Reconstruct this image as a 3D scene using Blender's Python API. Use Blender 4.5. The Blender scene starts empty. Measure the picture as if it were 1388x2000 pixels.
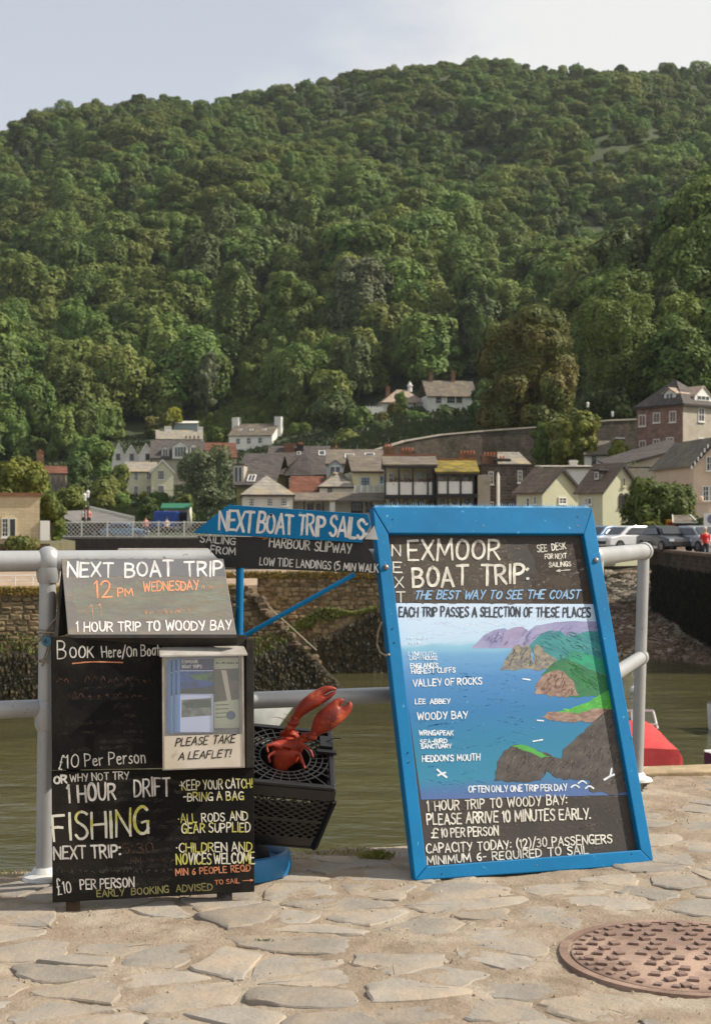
import bpy, math, random
import numpy as np
from mathutils import Vector, Matrix
R = math.radians
SC = bpy.context.scene
COL = SC.collection
random.seed(7)
rng = np.random.default_rng(11)

# ---------------------------------------------------------------- camera, sky, sun, exposure
F = 2778.0; CX = 694.0; HY = 1028.0; CAMZ = 1.22
cam = bpy.data.cameras.new('camera'); camo = bpy.data.objects.new('camera', cam); COL.objects.link(camo)
camo.location = (0, 0, CAMZ); camo.rotation_euler = (R(90), 0, 0)
cam.sensor_fit = 'VERTICAL'; cam.sensor_height = 36; cam.lens = 50; cam.shift_y = 0.014
cam.clip_start = .1; cam.clip_end = 6000
cam.dof.use_dof = True; cam.dof.focus_distance = 5.0; cam.dof.aperture_fstop = 9.0
SC.camera = camo
SUN = Vector((.74, .03, .66)).normalized()
el = math.asin(SUN.z)
sl = bpy.data.lights.new('sun', 'SUN'); sl.energy = 5.0; sl.angle = R(.5); sl.color = (1, .935, .84)
so = bpy.data.objects.new('sun', sl); COL.objects.link(so)
so.rotation_euler = SUN.to_track_quat('Z', 'Y').to_euler()
W = bpy.data.worlds.new('World'); SC.world = W; W.use_nodes = True
nt = W.node_tree; N = nt.nodes; L = nt.links; N.clear()
out = N.new('ShaderNodeOutputWorld'); bg = N.new('ShaderNodeBackground'); bg.inputs[1].default_value = .1
sky = N.new('ShaderNodeTexSky'); sky.sky_type = 'NISHITA'; sky.sun_disc = False
sky.sun_elevation = el; sky.sun_rotation = math.atan2(SUN.x, SUN.y); sky.air_density = 1.0; sky.dust_density = 2.0
tc = N.new('ShaderNodeTexCoord'); sx = N.new('ShaderNodeSeparateXYZ'); L.new(tc.outputs['Generated'], sx.inputs[0])
def wmath(op, a, b=None, c=None, cl=False):
    m = N.new('ShaderNodeMath'); m.operation = op; m.use_clamp = cl
    for i, v in enumerate((a, b, c)):
        if v is None: continue
        if isinstance(v, (int, float)): m.inputs[i].default_value = v
        else: L.new(v, m.inputs[i])
    return m.outputs[0]
hz = N.new('ShaderNodeMapRange'); hz.inputs[1].default_value = 0.0; hz.inputs[2].default_value = .9
hz.inputs[3].default_value = .86; hz.inputs[4].default_value = .22; L.new(sx.outputs[2], hz.inputs[0])
mx = N.new('ShaderNodeMix'); mx.data_type = 'RGBA'; L.new(hz.outputs[0], mx.inputs[0])
L.new(sky.outputs[0], mx.inputs[6]); mx.inputs[7].default_value = (6.9, 7.15, 7.6, 1)
mp = N.new('ShaderNodeMapping'); mp.inputs['Scale'].default_value = (2.6, 2.6, 5.2); mp.inputs['Location'].default_value = (1.1, .4, 2.05)
L.new(tc.outputs['Generated'], mp.inputs[0])
nz = N.new('ShaderNodeTexNoise'); nz.inputs['Scale'].default_value = 1.0; nz.inputs['Detail'].default_value = 9; nz.inputs['Roughness'].default_value = .55
L.new(mp.outputs[0], nz.inputs[0])
cl1 = wmath('ADD', nz.outputs[0], wmath('MULTIPLY_ADD', sx.outputs[0], 1.1, .01))
ms = N.new('ShaderNodeMapRange'); ms.interpolation_type = 'SMOOTHSTEP'
ms.inputs[1].default_value = .43; ms.inputs[2].default_value = .66; L.new(cl1, ms.inputs[0])
mx2 = N.new('ShaderNodeMix'); mx2.data_type = 'RGBA'; L.new(wmath('MULTIPLY', ms.outputs[0], .85), mx2.inputs[0])
L.new(mx.outputs[2], mx2.inputs[6]); mx2.inputs[7].default_value = (8.1, 8.0, 7.75, 1)
L.new(mx2.outputs[2], bg.inputs[0]); L.new(bg.outputs[0], out.inputs[0])
SC.view_settings.view_transform = 'Standard'; SC.view_settings.look = 'None'
SC.view_settings.gamma = 1; SC.view_settings.exposure = 0.2
SC.view_settings.use_curve_mapping = False
SC.render.engine = 'CYCLES'

# ---------------------------------------------------------------- helpers
def P(px, py, Y):
    return Vector(((px - CX) / F * Y, Y, CAMZ + (HY - py) / F * Y))
def PX(px, Y): return (px - CX) / F * Y
def PZ(py, Y): return CAMZ + (HY - py) / F * Y
def PG(px, py, z=0):
    d = (CAMZ - z) * F / (py - HY)
    return Vector(((px - CX) / F * d, d, z))

class MB:
    def __init__(s): s.v = []; s.f = []
    def add(s, vs, fs):
        o = len(s.v); s.v += [tuple(v) for v in vs]; s.f += [tuple(i + o for i in f) for f in fs]
    def box(s, x0, x1, y0, y1, z0, z1, M=None):
        vs = [Vector(p) for p in ((x0,y0,z0),(x1,y0,z0),(x1,y1,z0),(x0,y1,z0),(x0,y0,z1),(x1,y0,z1),(x1,y1,z1),(x0,y1,z1))]
        if M is not None: vs = [M @ v for v in vs]
        s.add(vs, [(0,3,2,1),(4,5,6,7),(0,1,5,4),(1,2,6,5),(2,3,7,6),(3,0,4,7)])
    def bar(s, a, b, w, h=None):
        a = Vector(a); b = Vector(b); h = h or w; d = b - a
        if d.length < 1e-6: return
        q = d.to_track_quat('Z', 'Y').to_matrix().to_4x4()
        s.box(-w/2, w/2, -h/2, h/2, 0, d.length, Matrix.Translation(a) @ q)
    def quad(s, *p): s.add(p, [tuple(range(len(p)))])
    def prism(s, pts, y0, y1):            # pts (x,z); extruded along y
        n = len(pts); vs = [(x, y0, z) for x, z in pts] + [(x, y1, z) for x, z in pts]
        s.add(vs, [tuple(range(n)), tuple(range(2*n-1, n-1, -1))] + [(i, i+n, (i+1) % n + n, (i+1) % n) for i in range(n)])
    def slab(s, pts, z0, z1):             # pts (x,y) polygon
        n = len(pts); vs = [(x, y, z0) for x, y in pts] + [(x, y, z1) for x, y in pts]
        s.add(vs, [tuple(range(n-1, -1, -1)), tuple(range(n, 2*n))] + [(i, (i+1) % n, (i+1) % n + n, i+n) for i in range(n)])
    def tube(s, pts, r, n=10, cap=True):
        pts = [Vector(p) for p in pts]; rs = r if isinstance(r, (list, tuple)) else [r]*len(pts)
        o = len(s.v); ref = None
        for i, p in enumerate(pts):
            t = (pts[min(i+1, len(pts)-1)] - pts[max(i-1, 0)]).normalized()
            if ref is None: ref = t.orthogonal().normalized()
            ref = (ref - t * ref.dot(t)).normalized(); bi = t.cross(ref)
            for k in range(n):
                a = 2*math.pi*k/n; s.v.append(tuple(p + (ref*math.cos(a) + bi*math.sin(a))*rs[i]))
        for i in range(len(pts)-1):
            for k in range(n):
                s.f.append((o+i*n+k, o+i*n+(k+1) % n, o+(i+1)*n+(k+1) % n, o+(i+1)*n+k))
        if cap:
            s.f.append(tuple(o+k for k in range(n-1, -1, -1))); s.f.append(tuple(o+(len(pts)-1)*n+k for k in range(n)))
    def lathe(s, prof, c=(0,0,0), n=24):  # prof (r,z)
        o = len(s.v)
        for r, z in prof:
            for k in range(n):
                a = 2*math.pi*k/n; s.v.append((c[0]+r*math.cos(a), c[1]+r*math.sin(a), c[2]+z))
        for i in range(len(prof)-1):
            for k in range(n): s.f.append((o+i*n+k, o+i*n+(k+1) % n, o+(i+1)*n+(k+1) % n, o+(i+1)*n+k))
        s.f.append(tuple(o+k for k in range(n-1, -1, -1))); s.f.append(tuple(o+(len(prof)-1)*n+k for k in range(n)))
    def ball(s, c, r, n=12, m=8, sc=(1,1,1)):
        pr = [(max(r*math.sin(math.pi*i/m), 1e-4), -r*math.cos(math.pi*i/m)) for i in range(m+1)]
        o = len(s.v); s.lathe(pr, (0,0,0), n)
        for i in range(o, len(s.v)):
            v = s.v[i]; s.v[i] = (c[0]+v[0]*sc[0], c[1]+v[1]*sc[1], c[2]+v[2]*sc[2])
    def build(s, name, mat, parent=None, smooth=False, bevel=0, sharp=40, loc=None):
        me = bpy.data.meshes.new(name); me.from_pydata(s.v, [], s.f)
        return link(name, me, mat, parent, smooth, bevel, sharp, loc)
def link(name, me, mat, parent=None, smooth=False, bevel=0, sharp=40, loc=None):
    me.validate(); me.update()
    if mat is not None: me.materials.append(mat)
    o = bpy.data.objects.new(name, me); COL.objects.link(o)
    if parent is not None: o.parent = parent
    if loc is not None: o.location = loc
    if smooth:
        me.shade_smooth()
        try: me.set_sharp_from_angle(angle=R(sharp))
        except Exception: pass
    if bevel:
        b = o.modifiers.new('bevel', 'BEVEL'); b.width = bevel; b.segments = 2; b.limit_method = 'ANGLE'
    return o
def tag(o, label=None, cat=None, group=None, kind=None):
    if label: o['label'] = label
    if cat: o['category'] = cat
    if group: o['group'] = group
    if kind: o['kind'] = kind
    return o
def empty(name, loc=(0,0,0), rz=0, label=None, cat=None, group=None, lean=0):
    o = bpy.data.objects.new(name, None); COL.objects.link(o); o.empty_display_size = .1
    o.matrix_world = Matrix.Translation(loc) @ Matrix.Rotation(rz, 4, 'Z') @ Matrix.Rotation(-lean, 4, 'X')
    return tag(o, label, cat, group)
def mw(o): return Matrix.LocRotScale(o.location, o.rotation_euler, o.scale)
def hit(M, px, py, y0=0.0):               # pixel ray against the local plane y=y0 of frame M
    Mi = M.inverted(); c = Mi @ Vector((0,0,CAMZ)); d = (Mi @ P(px, py, 1.0)) - c
    t = (y0 - c.y) / d.y; return c + d*t
def hitp(M, px, py, p, n):
    Mi = M.inverted(); c = Mi @ Vector((0,0,CAMZ)); d = (Mi @ P(px, py, 1.0)) - c
    n = Vector(n); t = (Vector(p) - c).dot(n) / d.dot(n); return c + d*t
def copy_tree(o, parent=None):
    c = o.copy(); COL.objects.link(c)
    if parent is not None: c.parent = parent
    for ch in list(o.children): copy_tree(ch, c)
    return c

# ---------------------------------------------------------------- materials
MATS = {}
def srgb(r, g, b):
    f = lambda c: (c/255/12.92) if c/255 <= .04045 else ((c/255+.055)/1.055)**2.4
    return (f(r), f(g), f(b), 1)
def mat(name, col, rough=.7, metal=0, col2=None, ns=5, nd=6, contrast=(.35,.65), col3=None, ns3=1.5, c3=(.55,.7), bump=0, bs=40, scale=None,
        rnd=0, spec=.5, alpha=None, coat=0, island=0, disp=.01, trans=0):
    if name in MATS: return MATS[name]
    m = bpy.data.materials.new(name); m.use_nodes = True; MATS[name] = m
    t = m.node_tree; n = t.nodes; l = t.links; b = n['Principled BSDF']
    b.inputs['Roughness'].default_value = rough; b.inputs['Metallic'].default_value = metal
    b.inputs['Specular IOR Level'].default_value = spec; b.inputs['Coat Weight'].default_value = coat
    c4 = lambda c: (*c[:3], 1)
    b.inputs['Base Color'].default_value = c4(col)
    tcn = n.new('ShaderNodeTexCoord'); mpn = n.new('ShaderNodeMapping'); l.new(tcn.outputs['Object'], mpn.inputs[0])
    if scale: mpn.inputs['Scale'].default_value = scale
    cur = None
    oi = n.new('ShaderNodeObjectInfo')
    def noise(s, d=6, r=.6):
        z = n.new('ShaderNodeTexNoise'); z.noise_dimensions = '4D'; z.inputs['Scale'].default_value = s; z.inputs['Detail'].default_value = d; z.inputs['Roughness'].default_value = r
        l.new(mpn.outputs[0], z.inputs[0])
        w = n.new('ShaderNodeMath'); w.operation = 'MULTIPLY'; w.inputs[1].default_value = 37; l.new(oi.outputs['Random'], w.inputs[0]); l.new(w.outputs[0], z.inputs['W'])
        return z.outputs[0]
    def ramp(sock, a, bb):
        q = n.new('ShaderNodeMapRange'); q.inputs[1].default_value = a; q.inputs[2].default_value = bb; l.new(sock, q.inputs[0]); return q.outputs[0]
    def mixc(f, a, bb):
        q = n.new('ShaderNodeMix'); q.data_type = 'RGBA'
        if isinstance(f, float): q.inputs[0].default_value = f
        else: l.new(f, q.inputs[0])
        for i, v in ((6, a), (7, bb)):
            if isinstance(v, tuple): q.inputs[i].default_value = v
            else: l.new(v, q.inputs[i])
        return q.outputs[2]
    cur = c4(col)
    if col2: cur = mixc(ramp(noise(ns, nd), *contrast), cur, c4(col2))
    if col3: cur = mixc(ramp(noise(ns3, 8, .65), *c3), cur, c4(col3))
    if rnd or island:
        hv = n.new('ShaderNodeHueSaturation')
        if rnd: l.new(ramp(oi.outputs['Random'], 0, 1), hv.inputs['Value'])
        q = n.new('ShaderNodeMapRange'); q.inputs[3].default_value = 1-(rnd or island); q.inputs[4].default_value = 1+(rnd or island)
        if island:
            ge = n.new('ShaderNodeNewGeometry'); l.new(ge.outputs['Random Per Island'], q.inputs[0])
        else: l.new(oi.outputs['Random'], q.inputs[0])
        l.new(q.outputs[0], hv.inputs['Value'])
        if isinstance(cur, tuple): hv.inputs['Color'].default_value = cur
        else: l.new(cur, hv.inputs['Color'])
        cur = hv.outputs[0]
    if not isinstance(cur, tuple): l.new(cur, b.inputs['Base Color'])
    if bump:
        bn = n.new('ShaderNodeBump'); bn.inputs['Strength'].default_value = bump; bn.inputs['Distance'].default_value = disp
        l.new(noise(bs, 7, .7), bn.inputs['Height']); l.new(bn.outputs[0], b.inputs['Normal'])
    if alpha is not None:
        l.new(ramp(noise(alpha[0], 5, .8), alpha[1], alpha[2]), b.inputs['Alpha'])
    if trans: b.inputs['Transmission Weight'].default_value = trans
    return m
def leafmat(name, col, col2, rnd=.3, huev=.03, trans=.3, ns=.35):
    if name in MATS: return MATS[name]
    m = bpy.data.materials.new(name); m.use_nodes = True; MATS[name] = m
    t = m.node_tree; n = t.nodes; l = t.links; b = n['Principled BSDF']; o = n['Material Output']
    b.inputs['Roughness'].default_value = .6; b.inputs['Specular IOR Level'].default_value = .25
    tcn = n.new('ShaderNodeTexCoord'); z = n.new('ShaderNodeTexNoise'); z.inputs['Scale'].default_value = ns; z.inputs['Detail'].default_value = 3
    l.new(tcn.outputs['Object'], z.inputs[0])
    q = n.new('ShaderNodeMapRange'); q.inputs[1].default_value = .38; q.inputs[2].default_value = .62; l.new(z.outputs[0], q.inputs[0])
    mxn = n.new('ShaderNodeMix'); mxn.data_type = 'RGBA'; l.new(q.outputs[0], mxn.inputs[0]); mxn.inputs[6].default_value = (*col[:3],1); mxn.inputs[7].default_value = (*col2[:3],1)
    hv = n.new('ShaderNodeHueSaturation'); l.new(mxn.outputs[2], hv.inputs['Color'])
    oi = n.new('ShaderNodeObjectInfo'); ge = n.new('ShaderNodeNewGeometry')
    a = n.new('ShaderNodeMath'); a.operation = 'MULTIPLY_ADD'; l.new(ge.outputs['Random Per Island'], a.inputs[0]); a.inputs[1].default_value = .5; a.inputs[2].default_value = .75-rnd
    a2 = n.new('ShaderNodeMath'); a2.operation = 'MULTIPLY_ADD'; l.new(oi.outputs['Random'], a2.inputs[0]); a2.inputs[1].default_value = 2*rnd; l.new(a.outputs[0], a2.inputs[2])
    l.new(a2.outputs[0], hv.inputs['Value'])
    h = n.new('ShaderNodeMath'); h.operation = 'FRACT'; h2 = n.new('ShaderNodeMath'); h2.operation = 'MULTIPLY'; h2.inputs[1].default_value = 17.3
    l.new(oi.outputs['Random'], h2.inputs[0]); l.new(h2.outputs[0], h.inputs[0])
    h3 = n.new('ShaderNodeMath'); h3.operation = 'MULTIPLY_ADD'; h3.inputs[1].default_value = 2*huev; h3.inputs[2].default_value = .5-huev; l.new(h.outputs[0], h3.inputs[0]); l.new(h3.outputs[0], hv.inputs['Hue'])
    l.new(hv.outputs[0], b.inputs['Base Color'])
    tr = n.new('ShaderNodeBsdfTranslucent'); l.new(hv.outputs[0], tr.inputs[0])
    ms_ = n.new('ShaderNodeMixShader'); ms_.inputs[0].default_value = trans; l.new(b.outputs[0], ms_.inputs[1]); l.new(tr.outputs[0], ms_.inputs[2]); l.new(ms_.outputs[0], o.inputs[0])
    return m
def brickmat(name, col, col2, mortar, sc=1.0, bw=.5, bh=.25, ms=.02, rough=.85, bump=.6, coord='Object', noise=.5, stain=None, rot=None):
    if name in MATS: return MATS[name]
    m = bpy.data.materials.new(name); m.use_nodes = True; MATS[name] = m
    t = m.node_tree; n = t.nodes; l = t.links; b = n['Principled BSDF']; b.inputs['Roughness'].default_value = rough
    b.inputs['Specular IOR Level'].default_value = .2
    tcn = n.new('ShaderNodeTexCoord'); s = n.new('ShaderNodeSeparateXYZ'); l.new(tcn.outputs['Object'], s.inputs[0])
    ad = n.new('ShaderNodeMath'); l.new(s.outputs[0], ad.inputs[0]); l.new(s.outputs[1], ad.inputs[1])
    nz_ = n.new('ShaderNodeTexNoise'); nz_.inputs['Scale'].default_value = 1.3; nz_.inputs['Detail'].default_value = 8; nz_.inputs['Roughness'].default_value=.7; l.new(tcn.outputs['Object'], nz_.inputs[0])
    c = n.new('ShaderNodeCombineXYZ'); l.new(ad.outputs[0], c.inputs[0]); l.new(s.outputs[2], c.inputs[1])
    va = n.new('ShaderNodeVectorMath'); va.operation = 'MULTIPLY_ADD'; l.new(nz_.outputs['Color'], va.inputs[0]); va.inputs[1].default_value = (.06,.06,0); l.new(c.outputs[0], va.inputs[2])
    br = n.new('ShaderNodeTexBrick'); l.new(va.outputs[0], br.inputs[0]); br.inputs['Scale'].default_value = sc
    br.inputs['Brick Width'].default_value = bw; br.inputs['Row Height'].default_value = bh; br.inputs['Mortar Size'].default_value = ms
    br.inputs['Color1'].default_value = (*col[:3],1); br.inputs['Color2'].default_value = (*col2[:3],1); br.inputs['Mortar'].default_value = (*mortar[:3],1)
    hv = n.new('ShaderNodeHueSaturation'); l.new(br.outputs[0], hv.inputs['Color'])
    q = n.new('ShaderNodeMapRange'); q.inputs[1].default_value = .3; q.inputs[2].default_value = .7; q.inputs[3].default_value = 1-noise; q.inputs[4].default_value = 1+noise; l.new(nz_.outputs[0], q.inputs[0]); l.new(q.outputs[0], hv.inputs['Value'])
    cur = hv.outputs[0]
    if stain:
        z2 = n.new('ShaderNodeTexNoise'); z2.inputs['Scale'].default_value = .55; z2.inputs['Detail'].default_value = 9; z2.inputs['Roughness'].default_value = .75; l.new(tcn.outputs['Object'], z2.inputs[0])
        q2 = n.new('ShaderNodeMapRange'); q2.inputs[1].default_value = .5; q2.inputs[2].default_value = .62; l.new(z2.outputs[0], q2.inputs[0])
        mm = n.new('ShaderNodeMix'); mm.data_type = 'RGBA'; l.new(q2.outputs[0], mm.inputs[0]); l.new(cur, mm.inputs[6]); mm.inputs[7].default_value = (*stain[:3],1); cur = mm.outputs[2]
    l.new(cur, b.inputs['Base Color'])
    bn = n.new('ShaderNodeBump'); bn.inputs['Strength'].default_value = bump; bn.inputs['Distance'].default_value = .03; bn.invert = True
    l.new(br.outputs['Fac'], bn.inputs['Height']); l.new(bn.outputs[0], b.inputs['Normal'])
    return m

# ---------------------------------------------------------------- hand lettering
GL = {
'A':(4,"0,0 1.9,6|1.9,6 4,0|.7,2 3.3,2.1"),'B':(3.6,"0,0 .1,6|~.1,6 2.2,6 3.2,5.2 3,3.9 2,3.2 0,3.1|~1,3.2 2.4,3.1 3.6,2.3 3.4,.8 2.2,0 0,0"),
'C':(3.6,"~3.6,5 2.9,5.9 1.8,6 .5,5 0,3 .5,1 1.8,0 2.9,.1 3.6,1"),'D':(3.8,"0,0 .1,6|~0,6 1.8,5.9 3.4,4.8 3.8,3 3.4,1.2 1.8,.1 0,0"),
'E':(3.2,"0,6 0,0|0,6 3.1,6|0,3.1 2.6,3.1|0,0 3.2,0"),'F':(3.1,"0,6 0,0|0,6 3.1,6|0,3.1 2.5,3.1"),
'G':(3.9,"~3.7,5.2 2.8,6 1.6,5.9 .4,4.8 0,3 .4,1.1 1.6,0 3,.2 3.7,1.2|3.7,0 3.7,2.6|3.9,2.6 2,2.6"),'H':(3.7,"0,0 0,6|3.7,0 3.7,6|0,3 3.7,3.1"),
'I':(.5,".25,0 .25,6"),'J':(2.6,"~2.4,6 2.4,1.5 1.6,0 .6,.2 0,1.4"),'K':(3.6,"0,0 0,6|3.3,6 .1,2.8|1,3.4 3.6,0"),'L':(3,"0,6 0,0|0,0 3,0"),
'M':(4.8,"0,0 .3,6|.3,6 2.4,1.6|2.4,1.6 4.4,6|4.4,6 4.8,0"),'N':(3.8,"0,0 0,6|0,6 3.8,0|3.8,0 3.8,6"),'O':(4,"~2,6 .6,5.3 0,3 .6,.7 2,0 3.4,.7 4,3 3.4,5.3 2,6 1.6,5.9"),
'P':(3.3,"0,0 0,6|~0,6 2,6 3.2,5.3 3.2,3.9 2.1,3 0,2.8"),'Q':(4.2,"~2,6 .6,5.3 0,3 .6,.7 2,0 3.4,.7 4,3 3.4,5.3 2,6|2.6,1.6 4.2,-.4"),'R':(3.5,"0,0 0,6|~0,6 2,6 3.2,5.4 3.1,4 2,3.1 0,2.9|1.4,3 3.5,0"),
'S':(3.3,"~3.2,5.2 2.4,5.9 1.2,5.9 .2,5 .4,3.8 1.7,3.1 3,2.3 3.2,1 2.2,0 .9,0 0,.9"),'T':(3.8,"1.9,0 1.9,6|0,6 3.8,6"),'U':(3.7,"~0,6 .1,1.8 1,0.1 2.7,.1 3.6,1.8 3.7,6"),
'V':(3.8,"0,6 1.9,0|1.9,0 3.8,6"),'W':(5.2,"0,6 1.2,0|1.2,0 2.6,4.6|2.6,4.6 4,0|4,0 5.2,6"),'X':(3.6,"0,0 3.6,6|0,6 3.6,0"),'Y':(3.6,"0,6 1.8,3|3.6,6 1.5,0"),'Z':(3.5,"0,6 3.5,6|3.5,6 0,0|0,0 3.5,0"),
'0':(3.2,"~1.6,6 .4,5.2 0,3 .4,.7 1.6,0 2.8,.7 3.2,3 2.8,5.2 1.6,6 1.2,5.9"),'1':(1.2,".9,0 .9,6|.9,6 0,4.9"),'2':(3.2,"~0,4.6 .6,5.8 2,6 3,5 2.8,3.6 1.4,1.6 0,0|0,0 3.2,0"),
'3':(3,"~.2,5.4 1.4,6 2.7,5.4 2.6,3.8 1.2,3.2|~1.2,3.2 2.8,2.6 3,1 1.8,0 0,.5"),'4':(3.2,"2.3,6 0,2|0,2 3.2,2|2.4,4 2.4,0"),'5':(3,"2.8,6 .4,6|.4,6 .2,3.4|~.2,3.4 1.6,3.8 2.9,2.8 2.8,1 1.4,0 0,.5"),'6':(3,"~2.6,5.6 1.2,5 .2,3 .2,1.2 1.4,0 2.7,.6 2.9,2 1.8,3 .5,2.6"),
'e':(2.6,"~.2,2.2 2.4,2.3 2.3,3.4 1.4,4 .4,3.4 0,1.9 .6,.3 1.7,0 2.6,.7"),'r':(1.9,".1,0 .1,4|~.1,2.6 .8,3.8 1.9,3.9"),'n':(2.3,".1,0 .1,4|~.1,2.8 1,4 2.1,3.6 2.3,2 2.3,0"),
'o':(2.6,"~1.3,4 .2,3.2 0,2 .3,.6 1.3,0 2.3,.6 2.6,2 2.4,3.2 1.3,4 1,3.9"),'a':(2.5,"~2.3,3.4 1.2,4 .2,3 0,1.4 .8,0 1.8,.4 2.3,1.6|2.4,4 2.5,0"),'t':(2,"1,0 1,5.6|0,4 2,4"),'s':(2.1,"~2,3.5 1.2,4 .3,3.4 .5,2.4 1.7,1.7 2,.7 1.1,0 0,.5"),
'p':(2.4,".1,-1.8 .1,4|~.1,3 1,4 2.2,3.4 2.4,1.8 1.4,.2 .2,.8"),'m':(3.6,".1,0 .1,4|~.1,2.8 .9,4 1.8,3.2 1.8,0|~1.8,2.8 2.7,4 3.5,3.2 3.6,0"),
'£':(3,"~2.9,5 2.2,6 1,5.6 .9,3.6 1.1,1.4 .2,0|0,.1 2.9,.1|0,2.9 2.3,2.9"),'.':(.5,"0,.1 .4,.2"),':':(.6,"0,1.2 .5,1.4|0,4.2 .5,4.4"),'!':(.6,".3,6 .3,2|.1,.1 .4,.3"),'/':(2.4,"0,-1 2.4,6.6"),
'(':(1.4,"~1.4,6.6 .3,5 0,3 .3,1 1.4,-.8"),')':(1.4,"~0,6.6 1.1,5 1.4,3 1.1,1 0,-.8"),'-':(2,"0,3 2,3.1"),"'":(.5,".3,6.2 .1,5"),'*':(.8,"0,3.1 .5,3.1"),'>':(6,"0,3 6,3.2|6,3.2 4.6,4.6|6,3.2 4.6,1.8"),'<':(6,"0,3 6,3.2|0,3 1.6,4.8|0,3 1.6,1.6"),
}
def chaikin(p, n=2):
    for _ in range(n):
        q = [p[0]]
        for a, b in zip(p, p[1:]):
            q += [(a[0]*.75+b[0]*.25, a[1]*.75+b[1]*.25), (a[0]*.25+b[0]*.75, a[1]*.25+b[1]*.75)]
        p = q + [p[-1]]
    return p
def ribbon(mb, M, pts, w, off, y0=0.0, taper=True):
    if len(pts) < 2: return
    L_, R_ = [], []
    n = len(pts)
    for i, (x, y) in enumerate(pts):
        a = pts[max(i-1,0)]; b = pts[min(i+1,n-1)]; dx, dy = b[0]-a[0], b[1]-a[1]; d = math.hypot(dx, dy) or 1
        dx /= d; dy /= d; ex = 0
        if i == 0: x -= dx*w*.35; y -= dy*w*.35
        if i == n-1: x += dx*w*.35; y += dy*w*.35
        ww = w*.5*(1+random.uniform(-.12,.12))*(.82 if taper and i in (0, n-1) else 1)
        L_.append((x-dy*ww, y+dx*ww)); R_.append((x+dy*ww, y-dx*ww))
    o = len(mb.v)
    for p in L_ + R_:
        q = hit(M, p[0], p[1], y0); mb.v.append((q.x, y0-off, q.z))
    for i in range(n-1): mb.f.append((o+i, o+i+1, o+n+i+1, o+n+i))
def lettering(parent, M, text, x0, y0, x1, y1, h, w, m, y_plane=0.0, jit=.085, slant=0.0, off=.0008, gap=1.15, space=2.2, name='lettering', fade=None):
    """one painted line; x0,y0 -> x1,y1 is its baseline and h its letter height, found on the board's own plane"""
    mb = MB(); tot = 0
    for c in text: tot += (space if c == ' ' else GL[c][0] + gap)
    tot -= gap
    L_ = math.hypot(x1-x0, y1-y0); ux, uy = (x1-x0)/L_, (y1-y0)/L_; sx_ = L_/tot; sy_ = h/6; cur = 0; k = 0
    for c in text:
        if c == ' ': cur += space; continue
        gw, st = GL[c]; hs = 1+random.uniform(-jit, jit)*.8; dy_ = random.uniform(-jit, jit)*h*.4; sl_ = slant+random.uniform(-jit, jit)*.6
        for s in st.split('|'):
            sm = s[0] == '~'; pts = [tuple(map(float, q.split(','))) for q in s.lstrip('~').split()]
            pts = [(a+random.uniform(-jit,jit), b+random.uniform(-jit,jit)*1.5) for a, b in pts]
            if sm: pts = chaikin(pts)
            elif len(pts) == 2: a, b = pts; mid = ((a[0]+b[0])/2+random.uniform(-jit,jit), (a[1]+b[1])/2+random.uniform(-jit,jit)); pts = [a, mid, b]
            q = []
            for a, b in pts:
                t = (cur+a)*sx_ + b*sl_*sy_; v = b*sy_*hs + dy_
                q.append((x0+ux*t+uy*v, y0+uy*t-ux*v))
            ribbon(mb, M, q, w*random.uniform(.66,.88), off + (k % 6)*.00004, y_plane); k += 1
        cur += gw + gap
    return mb.build(name, m, parent)
def stroke(parent, M, pts, w, m, y_plane=0.0, off=.0008, name='lettering', smooth=True):
    mb = MB(); ribbon(mb, M, chaikin(pts) if smooth and len(pts) > 2 else pts, w, off, y_plane); return mb.build(name, m, parent)
def scribble(parent, M, x0, x1, y, h, m, y_plane=0.0, w=2.4, off=.0008):
    """rubbed-out chalk: marks that no longer read as letters"""
    mb = MB(); x = x0; k = 0
    while x < x1:
        g_ = random.uniform(.4,1)*h; pts = [(x+random.uniform(-2,2), y-random.uniform(0,.3)*h), (x+g_*.3, y-g_*random.uniform(.5,1)), (x+g_*.5, y-g_*random.uniform(0,.5))]
        ribbon(mb, M, chaikin(pts), w*random.uniform(.7,1.2), off+(k%6)*.00004, y_plane); k += 1; x += h*random.uniform(.35,.9)
    return tag(mb.build('chalk_marks', m, parent), kind='stuff')
def patch(parent, M, pts, m, y_plane=0.0, off=.0006, name='painted_shape', jag=0):
    if jag:
        q = []
        for i, a in enumerate(pts):
            b = pts[(i+1) % len(pts)]; n = max(1, int(math.hypot(a[0]-b[0], a[1]-b[1])/7))
            for k in range(n): q.append((a[0]+(b[0]-a[0])*k/n+(random.uniform(-jag,jag) if k else 0), a[1]+(b[1]-a[1])*k/n+(random.uniform(-jag,jag) if k else 0)))
        pts = q
    mb = MB(); vs = []
    for p in pts:
        q = hit(M, p[0], p[1], y_plane); vs.append((q.x, y_plane-off, q.z))
    mb.quad(*vs); return mb.build(name, m, parent)
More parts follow.
